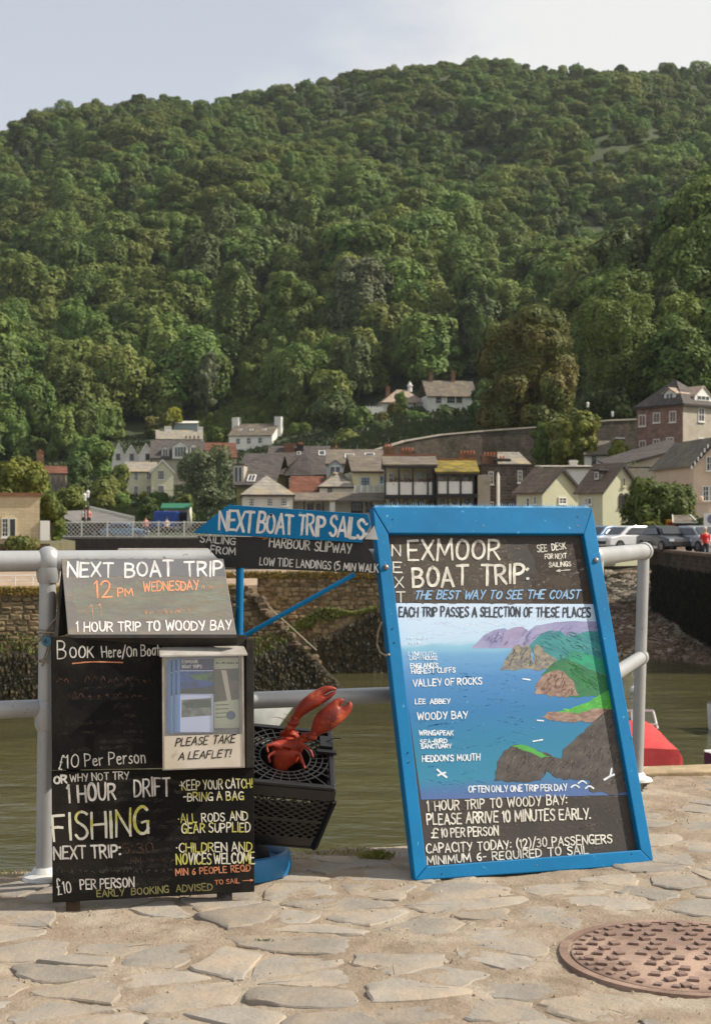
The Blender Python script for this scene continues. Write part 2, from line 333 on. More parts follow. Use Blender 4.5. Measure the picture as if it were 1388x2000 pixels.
# ================================================================ FOREGROUND: quay paving
M_mortar = mat('mortar', srgb(166,149,128), .95, col2=srgb(136,119,100), ns=9, contrast=(.4,.7), col3=srgb(180,166,146), ns3=2.6, c3=(.5,.62), bump=.9, bs=70, disp=.012, spec=.2)
M_slab = mat('paving_slate', srgb(160,151,138), .82, col2=srgb(138,130,119), ns=6, contrast=(.3,.7), col3=srgb(170,153,131), ns3=4.5, c3=(.46,.66), bump=.7, bs=38, disp=.01, rnd=.14, spec=.3)
M_conc = mat('quay_side', (.22,.19,.15), .9, col2=(.12,.11,.09), ns=2, bump=.8, bs=14, disp=.03)
EDGE = [(-9,2.7), (-1.26,5.05), (-.03,5.41), (1.02,5.72), (1.46,6.98), (1.8,7.05), (9,7.5)]
def inside(x, y, poly):
    c = False; n = len(poly)
    for i in range(n):
        x0,y0 = poly[i]; x1,y1 = poly[(i+1)%n]
        if (y0>y) != (y1>y) and x < (x1-x0)*(y-y0)/(y1-y0)+x0: c = not c
    return c
QP = [(-9,-14)] + EDGE + [(9,-14)]
QP2 = [(x, y-.015) for x, y in QP]
def hn(x, y):
    return .004*math.sin(3.1*x+1.7*y)+.003*math.sin(7.3*x-5.1*y+1)+.0025*math.sin(17*x+13*y)+.002*math.sin(29*x-23*y+2)
q = MB(); q.slab(QP2, -7, -.03); quay = q.build('quay', M_conc); tag(quay, kind='structure')
q = MB(); q.slab([(-9,-14),(9,-14),(9,7.3),(3.2,7.1),(3.2,2.0),(-2.6,2.0),(-2.6,4.62),(-9,2.68)], -.03, 0.0)
q.build('mortar_surround', M_mortar, quay)
# fine mortar sheet in view
gx = np.arange(-2.6, 3.2001, .02); gy = np.arange(2.0, 7.101, .02)
XX, YY = np.meshgrid(gx, gy); g = np.random.default_rng(3)
Z = .004*np.sin(3.1*XX+1.7*YY)+.003*np.sin(7.3*XX-5.1*YY+1)+.0025*np.sin(17*XX+13*YY)+.002*np.sin(29*XX-23*YY+2)+g.normal(0,.0013,XX.shape)
ex = np.array([e[0] for e in EDGE]); ey = np.array([e[1] for e in EDGE])
yl = np.interp(XX, ex, ey); over = YY - yl
YY2 = np.where(over > 0, yl + np.clip(over, 0, .02) + .01*np.sin(XX*31), YY); Z = np.where(over > -.03, Z-.006*((over+.03)/.03).clip(0,1), Z); Z = np.where(over > .015, -.05, Z)
nx, ny = len(gx), len(gy)
vv = np.stack([XX, YY2, Z], -1).reshape(-1, 3); keep = (over < .045)
idx = np.arange(nx*ny).reshape(ny, nx); kk = keep[:-1,:-1] & keep[1:,:-1] & keep[:-1,1:] & keep[1:,1:]
fa = np.stack([idx[:-1,:-1], idx[:-1,1:], idx[1:,1:], idx[1:,:-1]], -1)[kk]
me = bpy.data.meshes.new('mortar_bed'); me.from_pydata(vv.tolist(), [], fa.tolist())
mo = link('mortar_bed', me, M_mortar, quay, smooth=True); 
# irregular flagstones (jittered Voronoi cells, wide across the picture)
def clip(poly, nx_, ny_, d):
    o = []
    for i in range(len(poly)):
        a = poly[i]; b = poly[(i+1)%len(poly)]; da = a[0]*nx_+a[1]*ny_-d; db = b[0]*nx_+b[1]*ny_-d
        if da <= 0: o.append(a)
        if (da < 0) != (db < 0) and abs(da-db) > 1e-9:
            t = da/(da-db); o.append((a[0]+(b[0]-a[0])*t, a[1]+(b[1]-a[1])*t))
    return o
MH = (.935, 4.02); MHR = .335
rr = random.Random(5); seeds = []
yy = 2.3
while yy < 7.3:
    xx = -2.5 + rr.uniform(0,.3)
    while xx < 3.1:
        seeds.append((xx+rr.uniform(-.07,.07), yy+rr.uniform(-.05,.05))); xx += rr.choice((.16,.22,.28,.36,.5))
    yy += rr.choice((.11,.14,.18))
S_ = 1.35   # anisotropy
base_poly = [(-1,-1),(1,-1),(1,1),(-1,1)]
cnt = 0
for i, (sx0, sy0) in enumerate(seeds):
    if not inside(sx0, sy0, QP): continue
    poly = [(sx0+a*.9, (sy0+b*.9)) for a, b in base_poly]
    for j, (tx, ty) in enumerate(seeds):
        if i == j or abs(tx-sx0) > 1.3 or abs(ty-sy0) > 1: continue
        dx, dy = tx-sx0, (ty-sy0)*S_*S_; mxp, myp = (tx+sx0)/2, (ty+sy0)/2; l_ = math.hypot(dx, dy)
        poly = clip(poly, dx/l_, dy/l_, (mxp*dx+myp*dy)/l_ - rr.choice((.005,.008,.014,.026))*rr.uniform(.7,1.3))
        if len(poly) < 3: break
    if len(poly) < 3: continue
    # round and roughen
    p2 = []
    for k in range(len(poly)):
        a = poly[k-1]; b = poly[k]; c_ = poly[(k+1)%len(poly)]
        for f, (u, v) in ((.2, (b, a)), (.06,(b,a)), (.2, (b, c_))):
            p2.append((u[0]+(v[0]-u[0])*f + rr.uniform(-.007,.007), u[1]+(v[1]-u[1])*f + rr.uniform(-.005,.005)))
        m1 = ((b[0]+c_[0])/2, (b[1]+c_[1])/2); p2.append((m1[0]+rr.uniform(-.01,.01), m1[1]+rr.uniform(-.008,.008)))
    cx_ = sum(p[0] for p in p2)/len(p2); cy_ = sum(p[1] for p in p2)/len(p2)
    if math.hypot(cx_-MH[0], cy_-MH[1]) < MHR+.1: continue
    if any(not inside(p[0], p[1]+.03, QP) for p in p2): continue
    ins = False
    for p in p2:
        if math.hypot(p[0]-MH[0], p[1]-MH[1]) < MHR+.03: ins = True
    if ins:
        p2 = [p if math.hypot(p[0]-MH[0], p[1]-MH[1]) > MHR+.05 else (MH[0]+(p[0]-MH[0])/math.hypot(p[0]-MH[0], p[1]-MH[1])*(MHR+.05), MH[1]+(p[1]-MH[1])/math.hypot(p[0]-MH[0], p[1]-MH[1])*(MHR+.05)) for p in p2]
    if rr.random() < .12: continue
    hgt = rr.uniform(.001,.0045) if rr.random() > .12 else rr.uniform(.004,.007); tx_ = rr.uniform(-.008,.008); ty_ = rr.uniform(-.009,.009)
    n_ = len(p2); vs = []; 
    for sc_, dz in ((1.03,-.03),(1.0,-.004),(.95,.0),(.6,.0015)):
        for p in p2:
            x_ = cx_+(p[0]-cx_)*sc_; y_ = cy_+(p[1]-cy_)*sc_
            vs.append((x_, y_, hgt+dz+(x_-cx_)*tx_+(y_-cy_)*ty_ + hn(cx_,cy_)*.6 + (rr.uniform(-.0012,.0012) if dz > -.001 else 0)))
    vs.append((cx_, cy_, hgt+.001+hn(cx_,cy_)*.6))
    fs = []
    for r_ in range(3):
        for k in range(n_): fs.append((r_*n_+k, r_*n_+(k+1)%n_, (r_+1)*n_+(k+1)%n_, (r_+1)*n_+k))
    for k in range(n_): fs.append((3*n_+k, 3*n_+(k+1)%n_, 4*n_))
    me = bpy.data.meshes.new('paving_stone'); me.from_pydata(vs, [], fs); link('paving_stone', me, M_slab, quay, smooth=True, sharp=32); cnt += 1
print('paving stones', cnt)
# grit and pebbles
q = MB(); r2 = random.Random(8)
for k in range(2600):
    x = r2.uniform(-1.6,2.3); y = r2.uniform(3.2,6.9)
    if k % 3: 
        s0 = r2.choice(seeds); x = s0[0]+r2.gauss(0,.12)+.15; y = s0[1]+r2.gauss(0,.05)+.1
    if not inside(x, y+.04, QP) or math.hypot(x-MH[0], y-MH[1]) < MHR: continue
    r_ = r2.uniform(.0015,.0045); 
    vs = [(x+r_*1.3*math.cos(a+.3), y+r_*math.sin(a+.3), hn(x,y)+.002) for a in (0,1.57,3.14,4.71)] + [(x, y, hn(x,y)+.002+r_*1.3)]
    q.add(vs, [(0,1,4),(1,2,4),(2,3,4),(3,0,4)])
tag(q.build('gravel', mat('grit', srgb(196,180,150), .9, col2=srgb(120,104,86), ns=12, island=.4)), 'loose pale grit scattered in the joints of the paving', 'gravel', kind='stuff')
# concrete kerb strip at right edge of the quay
q = MB(); q.slab([(1.40,6.93),(1.80,6.99),(4,7.12),(4,7.30),(1.8,7.2),(1.40,7.12)], -.25, .018)
q.build('quay_kerb', mat('kerb_conc', srgb(190,168,130), .9, col2=srgb(150,128,98), ns=8, bump=.7, bs=40), quay, bevel=.008)

# manhole cover
M_iron = mat('rusty_iron', srgb(146,120,104), .85, metal=.0, col2=srgb(116,92,78), ns=5, contrast=(.35,.65), col3=srgb(176,148,128), ns3=3, c3=(.5,.65), bump=.7, bs=90, disp=.004)
M_iron2 = mat('worn_stud', srgb(146,120,106), .8, col2=srgb(116,92,80), ns=20, bump=.4, bs=80, spec=.6)
mh = empty('manhole_cover', (MH[0], MH[1], .004), 0, 'rusty round iron manhole cover with raised square studs set in the paving', 'manhole cover')
q = MB(); q.lathe([(MHR-.012,-.03),(MHR-.012,.004),(MHR-.018,.007),(.002,.008)], n=64); q.build('lid', M_iron, mh, smooth=True, sharp=30)
q = MB(); prof = [(MHR-.003,-.03),(MHR-.003,.006),(MHR+.022,.006),(MHR+.03,-.03)]
o_ = q.lathe(prof, n=64); q.f = q.f[:-2]; q.build('rim', M_iron, mh, smooth=True, sharp=30)
q = MB(); q.box(-.014,.014,-.012,.012,0,.007)
stud = q.build('stud', M_iron2, mh, bevel=.0015); first = True
for i in range(-5, 6):
    for j in range(-6, 7):
        x = i*.062 + (.03 if j % 2 else 0); y = j*.047
        if math.hypot(x, y) > MHR-.045 or (i*7+j*3) % 6 == 0: continue
        x += random.uniform(-.006,.006)
        o = stud if first else stud.copy()
        if not first: COL.objects.link(o)
        first = False; o.location = (x, y, .008); o.rotation_euler = (0,0,(.35 if (i+j) % 2 else -.3))
for k in range(40):
    a = 2*math.pi*k/40; o = stud.copy(); COL.objects.link(o); o.location = ((MHR-.032)*math.cos(a), (MHR-.032)*math.sin(a), .007); o.rotation_euler = (0,0,a+math.pi/2); o.scale = (.7,.8,.8)

# ================================================================ railing
M_rail = mat('galvanised_rail', srgb(182,182,180), .42, metal=.25, col2=srgb(165,165,163), ns=4, col3=srgb(120,112,104), ns3=34, c3=(.64,.69), bump=.12, bs=60, spec=.6)
M_white = mat('white_paint', srgb(228,226,220), .5, col2=srgb(200,196,186), ns=12, bump=.2, bs=40)
rail = empty('railing', (0,0,0), 0, 'silver tubular two-bar railing along the quay edge behind the boards', 'railing')
RC = (.93, 5.56)
def rail_post(x, y, lx, ly=0, r=.029):
    q = MB(); q.tube([(x,y,0.0),(x+lx,y+ly,1.1)], r, 20, False); p = q.build('post', M_rail, rail, smooth=True)
    q = MB(); q.lathe([(.075,0),(.07,.012),(.045,.02),(r+.004,.04)], (x,y,0), 20); q.build('base_plate', M_white, p, smooth=True)
    return p
PL = (-1.078, 4.93); PR = (1.35, 6.83)
rail_post(*PL, .014); rail_post(*PR, .032, 0, .028); rail_post(RC[0], RC[1], .01)
rail_post(-3.3, 4.22, 0)
lp = lambda z: (PL[0]+.014*z/1.1, PL[1]); 
for z, r in ((1.1,.0365),(.59,.031)):
    q = MB(); q.tube([(-5.4,3.55,z),(PL[0]+.014*z/1.1,PL[1],z)], r, 20); q.build('rail', M_rail, rail, smooth=True)
    q = MB(); q.tube([(PL[0]+.014*z/1.1,PL[1],z),(RC[0],RC[1],z)], r, 20); q.build('rail', M_rail, rail, smooth=True)
    q = MB(); a = Vector((RC[0],RC[1],z)); b = Vector((PR[0]+.032*z/1.1, PR[1], z)); b2 = b + (b-a).normalized()*.02
    q.tube([a,b2], r, 20); q.build('rail', M_rail, rail, smooth=True)
    q = MB(); q.ball(a, r*1.15); q.ball(b2, r*1.22, 16, 10); q.tube([b2-(b-a).normalized()*.05,b2], r*1.16, 20); q.build('end_fitting', M_rail, rail, smooth=True)
    c = (PL[0]+.014*z/1.1, PL[1], z)
    q = MB(); q.ball(c, r*1.35, 20, 12, (.92,.92,1.05)); q.lathe([(.034,-.075),(.039,-.06),(.041,-.03),(.04,0)], c, 20); q.build('joint_fitting', M_rail, rail, smooth=True)
# twine tied round the left post
M_twine = mat('twine', srgb(176,164,140), .9, col2=srgb(120,108,88), ns=60)
q = MB()
for k in range(4):
    z0 = .86-.012*k
    q.tube([(PL[0]+.012+.033*math.cos(a), PL[1]+.033*math.sin(a), z0+.004*math.sin(a*2)) for a in np.linspace(0, 6.28, 14)], .0028, 5)
c0 = Vector((PL[0]+.012, PL[1]-.034, .855))
for pts in ([(0,0,0),(.02,-.01,.03),(.05,-.015,.06),(.062,-.012,.09)], [(0,0,0),(-.02,-.01,-.03),(-.045,-.005,-.04),(-.065,0,-.075)], [(0,0,0),(.01,-.012,-.05),(-.004,-.01,-.09),(-.03,0,-.10)], [(.01,0,0),(.022,-.01,-.03),(.008,-.012,-.08),(-.012,-.004,-.115)],[(-.02,0,-.1),(.03,-.02,-.105),(.10,-.01,-.10)],[(0,0,0),(.05,-.03,-.0),(.1,-.05,.01)]):
    q.tube([c0+Vector(p) for p in pts], .0026, 5)
tag(q.build('twine', M_twine, smooth=True), 'frayed pale twine knotted round the left railing post', 'twine')
q = MB(); q.lathe([(.008,0),(.017,.0),(.019,.006),(.017,.012),(.008,.012),(.007,.006)], (0,0,0), 16)
pu = q.build('blue_ring', mat('ring_blue', srgb(70,120,140), .5), smooth=True); pu.location = P(93,1252,4.86); pu.rotation_euler = (R(90),0,0)
tag(pu, 'small blue plastic ring hanging on the twine at the left post', 'ring')

# ================================================================ BLUE BOARD
M_blue = mat('blue_paint', srgb(0,116,168), .6, col2=srgb(0,102,150), ns=3, col3=srgb(96,166,196), ns3=34, c3=(.63,.67), bump=.25, bs=14, disp=.006, spec=.25, scale=(1,1,1))
M_board = mat('map_chalkboard', srgb(58,50,44), .65, col2=srgb(46,40,36), ns=5, contrast=(.4,.6), bump=.15, bs=60)
M_smear = mat('chalk_smear', srgb(116,104,92), .9, col2=srgb(84,76,68), ns=7, alpha=(7,.36,.66))
M_chalk = mat('chalk_white', srgb(232,228,214), .9, col2=srgb(180,174,162), ns=30, alpha=(55,.22,.40))
M_chalkd = mat('chalk_dim', srgb(214,210,200), .9, col2=srgb(150,144,132), ns=34)
BB = empty('map_board', (.209, 4.90, .012), R(19.3), 'large blue framed painted map board advertising boat trips, leaning on the railing', 'sign board', lean=R(16.5))
MBB = mw(BB)
def bb(px, py, y0=0): h_ = hit(MBB, px, py, y0); return (h_.x, h_.z)
FY = -.024   # front face of the frame, panel at y=0
cTL, cTR, cBR, cBL = bb(727,990,FY), bb(1156,991,FY), bb(1277,1688,FY), bb(810,1720,FY)
iTL, iTR, iBR, iBL = bb(758,1042,FY), bb(1139,1043,FY), bb(1250,1660,FY), bb(833,1692,FY)
print('blue board corners', cTL, cTR, cBR, cBL)
for pts, nm in (([cBL,iBL,iTL,cTL],'frame_stile'), ([iBR,cBR,cTR,iTR],'frame_stile'), ([cTL,iTL,iTR,cTR],'frame_rail'), ([cBL,cBR,iBR,iBL],'frame_rail')):
    q = MB(); e = -.002 if nm == 'frame_rail' else 0; q.prism(pts, FY+e, .016-e); q.build(nm, M_blue, BB, bevel=.004)
q = MB(); q.prism([bb(752,1036), bb(1145,1036), bb(1256,1668), bb(828,1698)], 0, .012); q.build('panel', M_board, BB)
# bristle strip along the top
M_br = mat('bristle', srgb(120,176,206), .5, col2=srgb(20,110,160), ns=30)
q = MB(); 
a, b = cTL, cTR
for k in range(95):
    t = k/94; x = a[0]+.012+(b[0]-a[0]-.03)*t; z = a[1]+(b[1]-a[1])*t+.003; h_ = random.uniform(.009,.02); dx = random.uniform(-.004,.004)
    q.add([(x-.0018,-.022,z),(x+.0018,-.022,z),(x+.0018,-.019,z),(x-.0018,-.019,z),(x+dx,-.021,z+h_)], [(0,1,4),(1,2,4),(2,3,4),(3,0,4)])
q.box(a[0]+.01, b[0]-.015, -.024,.004, a[1]-.003, a[1]+.006)
tag(q.build('bristle_strip', M_br, BB), kind='stuff')
M_steel = mat('bolt_steel', srgb(180,176,170), .4, metal=.6, col2=srgb(120,90,70), ns=60)
for px, py in ((753,1108),(1163,1094)):
    x, z = bb(px, py, FY); q = MB(); q.lathe([(.011,0),(.0105,.004),(.006,.009),(.001,.010)], (0,0,0), 14)
    o = q.build('bolt', M_steel, BB, smooth=True); o.location = (x, FY, z); o.rotation_euler = (R(90),0,0)
M_dark = mat('dark_hole', (.02,.03,.035), .9)
for px, py in ((766,1015),(943,1027),(1126,1010),(1127,1027),(798,1488),(796,1470),(1233,1440),(770,1255),(862,1707),(1047,1690),(1232,1668),(766,1228)):
    x, z = bb(px, py, FY); q = MB(); q.lathe([(.0028,0),(.0022,.0012)], (0,0,0), 8); o = q.build('screw', M_steel if px % 2 else M_dark, BB); o.location = (x, FY-.002, z); o.rotation_euler = (R(90),0,0)
# painted picture
def artmat(name, stops, axis=2, z0=0, z1=1, noise=.15, ns=9, sc=(1,1,4)):
    m = bpy.data.materials.new(name); m.use_nodes = True; t = m.node_tree; n = t.nodes; l = t.links; b_ = n['Principled BSDF']; b_.inputs['Roughness'].default_value = .6
    tcn = n.new('ShaderNodeTexCoord'); s = n.new('ShaderNodeSeparateXYZ'); l.new(tcn.outputs['Object'], s.inputs[0])
    mpn = n.new('ShaderNodeMapping'); mpn.inputs['Scale'].default_value = sc; l.new(tcn.outputs['Object'], mpn.inputs[0])
    z = n.new('ShaderNodeTexNoise'); z.inputs['Scale'].default_value = ns; z.inputs['Detail'].default_value = 7; l.new(mpn.outputs[0], z.inputs[0])
    q_ = n.new('ShaderNodeMapRange'); q_.inputs[1].default_value = z0; q_.inputs[2].default_value = z1; l.new(s.outputs[axis], q_.inputs[0])
    a_ = n.new('ShaderNodeMath'); a_.operation = 'MULTIPLY_ADD'; l.new(z.outputs[0], a_.inputs[0]); a_.inputs[1].default_value = noise; l.new(q_.outputs[0], a_.inputs[2])
    a2_ = n.new('ShaderNodeMath'); a2_.operation = 'SUBTRACT'; l.new(a_.outputs[0], a2_.inputs[0]); a2_.inputs[1].default_value = noise/2
    cr = n.new('ShaderNodeValToRGB'); l.new(a2_.outputs[0], cr.inputs[0]); e = cr.color_ramp.elements
    e[0].position = stops[0][0]; e[0].color = stops[0][1]; e[1].position = stops[-1][0]; e[1].color = stops[-1][1]
    for p_, c_ in stops[1:-1]: x_ = e.new(p_); x_.color = c_
    l.new(cr.outputs[0], b_.inputs['Base Color']); return m
zb = bb(830,1560)[1]; zt = bb(775,1180)[1]
M_sea = artmat('painted_sea', [(0,srgb(72,100,150)),(.035,srgb(62,104,152)),(.09,srgb(36,122,152)),(.25,srgb(24,116,150)),(.42,srgb(30,110,160)),(.6,srgb(64,124,176)),(.72,srgb(98,150,190)),(.77,srgb(128,178,200)),(.79,srgb(172,198,218)),(1,srgb(190,208,228))], 2, zb, zt, .05)
patch(BB, MBB, [(768,1178),(1158,1180),(1250,1552),(822,1562)], M_sea, off=.0006, name='painted_sea')
art = lambda nm, c1, c2, ns=12: mat(nm, c1, .7, col2=c2, ns=ns, contrast=(.38,.62), scale=(1,1,2.2))
A_lil = art('art_lilac', srgb(126,126,164), srgb(150,148,180)); A_lil2 = art('art_mauve', srgb(150,142,174), srgb(138,130,158))
A_teal = art('art_teal', srgb(60,140,140), srgb(40,116,124)); A_teal2 = art('art_teal2', srgb(40,120,100), srgb(30,150,110))
A_rock = art('art_rock', srgb(92,96,104), srgb(150,140,116), 25); A_green = art('art_green', srgb(54,122,74), srgb(38,100,66)); A_lime = art('art_lime', srgb(80,166,70), srgb(64,148,62))
A_brown = art('art_brown', srgb(118,90,78), srgb(160,136,120), 30); A_cliff = art('art_cliff', srgb(84,78,72), srgb(62,56,52), 16)
A_wht = mat('art_white', srgb(232,236,238), .8, col2=srgb(190,200,210), ns=40); A_lblue = mat('art_lightblue', srgb(150,186,216), .8, col2=srgb(120,160,200), ns=30)
A_blk = mat('art_black', srgb(36,38,44), .8, col2=srgb(60,64,72), ns=30)
k_ = .0008
def pa(pts, m, i, jag=1.5): patch(BB, MBB, pts, m, off=.0007+i*.00006, name='painted_land', jag=jag)
pa([(920,1266),(945,1240),(965,1230),(985,1227),(1000,1236),(1010,1250),(1006,1266)], A_lil, 1, .6)
pa([(975,1265),(980,1238),(1000,1226),(1020,1224),(1035,1236),(1030,1265)], A_lil2, 2, .6)
pa([(1005,1266),(1020,1240),(1045,1222),(1080,1216),(1120,1213),(1168,1215),(1180,1262)], A_lil, 3, .6)
pa([(1032,1262),(1050,1240),(1075,1231),(1095,1233),(1110,1245),(1125,1238),(1150,1232),(1178,1232),(1192,1300),(1180,1318),(1100,1296),(1050,1290)], A_teal, 4)
pa([(1085,1290),(1120,1270),(1160,1280),(1195,1300),(1200,1350),(1150,1340)], A_teal2, 5)
pa([(976,1309),(990,1282),(1004,1262),(1012,1258),(1020,1264),(1028,1258),(1036,1266),(1042,1308)], A_rock, 6, 2.5)
pa([(1040,1308),(1041,1272),(1046,1258),(1055,1262),(1062,1272),(1086,1290),(1078,1309)], A_rock, 7, 2.5)
pa([(1046,1350),(1058,1316),(1080,1294),(1100,1284),(1124,1294),(1150,1308),(1190,1322),(1200,1358),(1110,1362)], A_green, 8)
pa([(1042,1356),(1048,1334),(1060,1318),(1080,1310),(1100,1312),(1112,1325),(1122,1345),(1130,1358),(1090,1362)], A_brown, 9, 2.5)
pa([(1190,1322),(1160,1312),(1180,1318),(1196,1312)], A_brown, 10)
pa([(1066,1394),(1100,1388),(1140,1374),(1165,1360),(1202,1342),(1210,1392),(1140,1398)], A_lime, 11)
pa([(1056,1402),(1068,1391),(1100,1390),(1130,1394),(1160,1384),(1210,1386),(1212,1408),(1100,1410)], A_brown, 12, 2.5)
pa([(964,1524),(970,1488),(984,1466),(1002,1455),(1022,1455),(1050,1466),(1078,1478),(1096,1482),(1098,1464),(1120,1446),(1150,1418),(1180,1392),(1214,1372),(1250,1545),(1200,1552),(1150,1545),(1152,1526),(1088,1520),(1066,1504),(1056,1524),(1010,1528)], A_cliff, 13, 2.5)
pa([(998,1457),(1016,1454),(1042,1462),(1072,1478),(1056,1480),(1030,1468)], A_lime, 14)
for a0, a1 in (((1040,1448),(1058,1445)),((1048,1407),(1060,1408)),((1020,1326),(1034,1328))): stroke(BB, MBB, [a0,a1], 3.2, A_wht, off=.0019, name='painted_boat')
for bx, by, s in ((862,1511,1),(1190,1515,-1)):
    stroke(BB, MBB, [(bx-9,by-8*s),(bx,by),(bx+9,by+7)] if s > 0 else [(bx-11,by+8),(bx,by+1),(bx+8,by-2)], 4, A_wht, off=.0019, name='painted_bird')
    stroke(BB, MBB, [(bx-8,by+4),(bx,by),(bx+7,by-2)] if s > 0 else [(bx+3,by-14),(bx+1,by),(bx-2,by+2)], 3.4, A_wht, off=.0021, name='painted_bird')
for (a0,b0) in ((1122,1532),(1136,1524),(1150,1534)): stroke(BB, MBB, [(a0-8,b0+6),(a0,b0),(a0+8,b0+6)], 3, A_wht, off=.0019, name='painted_wave')
def brush(poly, m, n, ln, ang, w=2.2, off=.00158):
    xs_ = [a[0] for a in poly]; ys_ = [a[1] for a in poly]; mb = MB(); r_ = random.Random(int(xs_[0]*3+ys_[0]))
    for k in range(n*6):
        if n <= 0: break
        x = r_.uniform(min(xs_), max(xs_)); y = r_.uniform(min(ys_), max(ys_)); a_ = ang+r_.uniform(-.35,.35); l_ = ln*r_.uniform(.4,1.2)
        if not inside(x, y, poly) or not inside(x+math.cos(a_)*l_, y+math.sin(a_)*l_, poly): continue
        ribbon(mb, MBB, [(x,y),(x+math.cos(a_)*l_*.5+r_.uniform(-1,1),y+math.sin(a_)*l_*.5+r_.uniform(-1,1)),(x+math.cos(a_)*l_,y+math.sin(a_)*l_)], w*r_.uniform(.5,1.3), off+(k%7)*.00002); n -= 1
    if mb.v: tag(mb.build('brushwork', m, BB), kind='stuff')
T_ = lambda nm, c, lo=.4, hi=.6: mat(nm, c, .8, alpha=(60,lo,hi))
pc_ = [(970,1520),(975,1488),(1002,1458),(1050,1468),(1096,1484),(1120,1448),(1180,1394),(1214,1376),(1248,1540),(1150,1542),(1088,1518)]
brush(pc_, T_('br_cl', srgb(118,108,98)), 150, 16, -.9); brush(pc_, T_('br_cd', srgb(66,60,56)), 110, 14, -1.0)
pb_ = [(1046,1354),(1060,1318),(1100,1312),(1122,1345),(1126,1358)]; brush(pb_, T_('br_bl', srgb(170,146,128)), 40, 12, -1.1); brush(pb_, T_('br_bd', srgb(100,76,66)), 30, 12, -1.1)
pg_ = [(1052,1345),(1062,1316),(1100,1288),(1150,1308),(1188,1324),(1198,1352)]; brush(pg_[2:]+[(1130,1350)], T_('br_gl', srgb(62,150,84)), 50, 16, .6); brush(pg_[2:]+[(1130,1350)], T_('br_gd', srgb(34,100,60)), 30, 16, .5)
pt_ = [(1036,1258),(1075,1233),(1150,1234),(1176,1236),(1190,1298),(1100,1292)]; brush(pt_, T_('br_tl', srgb(96,164,160)), 60, 14, .3); brush(pt_, T_('br_td', srgb(48,112,116)), 40, 14, .5)
pr_ = [(980,1306),(1004,1264),(1036,1268),(1084,1292),(1076,1307)]; brush(pr_, T_('br_rl', srgb(176,166,146)), 40, 10, -1.0, 2); brush(pr_, T_('br_rd', srgb(80,82,92)), 30, 10, -1.2, 2)
pl_ = [(925,1264),(965,1232),(1045,1226),(1120,1216),(1166,1218),(1170,1228),(1100,1230),(1032,1260)]; brush(pl_, T_('br_ll', srgb(172,166,204)), 50, 14, -.7); brush(pl_, T_('br_ld', srgb(122,118,156)), 30, 14, -.8)
pz_ = [(1062,1392),(1140,1376),(1206,1346),(1208,1384),(1130,1392)]; brush(pz_, T_('br_zl', srgb(110,206,80)), 40, 14, -.25)
ps_ = [(800,1275),(1040,1312),(1040,1390),(1050,1440),(960,1470),(950,1550),(826,1556)]; brush(ps_, T_('br_sl', srgb(90,160,200),.5,.65), 160, 34, -.03, 2.4, .00064); brush(ps_, T_('br_sd', srgb(30,98,150),.5,.65), 100, 34, .02, 2.4, .00066)
pm_ = [(772,1180),(1156,1182),(1160,1212),(780,1262)]; brush(pm_, T_('br_ml', srgb(206,220,236),.45,.6), 60, 40, 0, 4, .00064)
brush([(768,1050),(1150,1052),(1156,1176),(780,1176)], T_('br_chalk', srgb(120,110,100),.5,.62), 90, 40, -.4, 5, .0010); brush([(826,1564),(1240,1550),(1250,1656),(838,1692)], T_('br_chalk2', srgb(96,88,80),.5,.62), 120, 50, -.1, 4, .0007)
# chalk smears on the black areas
patch(BB, MBB, [(770,1052),(985,1052),(1010,1120),(1036,1178),(772,1176)], M_smear, off=.0007, name='chalk_smear', jag=4)
patch(BB, MBB, [(1030,1062),(1132,1064),(1134,1140),(1060,1140)], mat('chalk_smear2', srgb(74,64,56), .9, alpha=(5,.3,.6)), off=.0007, name='chalk_smear', jag=3)
patch(BB, MBB, [(1036,1120),(1150,1130),(1152,1176),(1040,1176)], mat('chalk_smear2', srgb(74,64,56), .9), off=.0009, name='chalk_smear', jag=3)
LT = lambda *a, **k: lettering(BB, MBB, *a, off=.0020, **k)
for ch, x, y in (('N',765,1086),('E',768,1118),('X',771,1148),('T',774,1176)): LT(ch, x, y, x+16, y, 20, 4, M_chalk)
LT('EXMOOR', 797,1094, 974,1091, 38, 6.4, M_chalk); LT('BOAT TRIP:', 806,1147, 1032,1139, 38, 7, M_chalk, space=3.5)
LT('SEE DESK', 1049,1079, 1104,1072, 13, 2.6, M_chalk, space=5); LT('FOR NEXT', 1063,1092, 1105,1090, 9, 2.2, M_chalk); LT('SAILINGS', 1071,1108, 1114,1106, 9, 2.2, M_chalk)
LT('<', 1086,1120, 1112,1118, 9, 2.2, M_chalk)
LT('THE BEST WAY TO SEE THE COAST', 808,1170, 1130,1169, 16, 3.6, A_lblue, slant=.25, space=3)
LT('EACH TRIP PASSES A SELECTION OF THESE PLACES', 779,1204, 1152,1205, 18, 3.6, A_blk, space=2.6)
M_fad = mat('art_faded', srgb(214,226,236), .8, alpha=(40,.3,.6))
scribble(BB, MBB, 794, 834, 1249, 8, M_fad, w=2, off=.002); scribble(BB, MBB, 797, 820, 1258, 8, M_fad, w=2, off=.002)
LT('LYNMOUTH', 797,1281, 850,1281, 8, 2.4, M_fad); LT('LIGHTHOUSE', 799,1289, 853,1289, 7, 2.4, M_fad)
LT("ENGLAND'S", 801,1305, 854,1304, 9, 2.6, A_wht); LT('HIGHEST CLIFFS', 803,1316, 888,1313, 9, 2.6, A_wht)
LT('VALLEY OF ROCKS', 806,1341, 940,1336, 13, 3.2, A_wht); LT('LEE ABBEY', 810,1375, 878,1374, 9, 2.6, A_wht, space=4)
LT('WOODY BAY', 815,1406, 912,1403, 14, 3.2, A_wht, space=3); LT('WRINGAPEAK', 818,1436, 884,1436, 9, 2.6, A_wht)
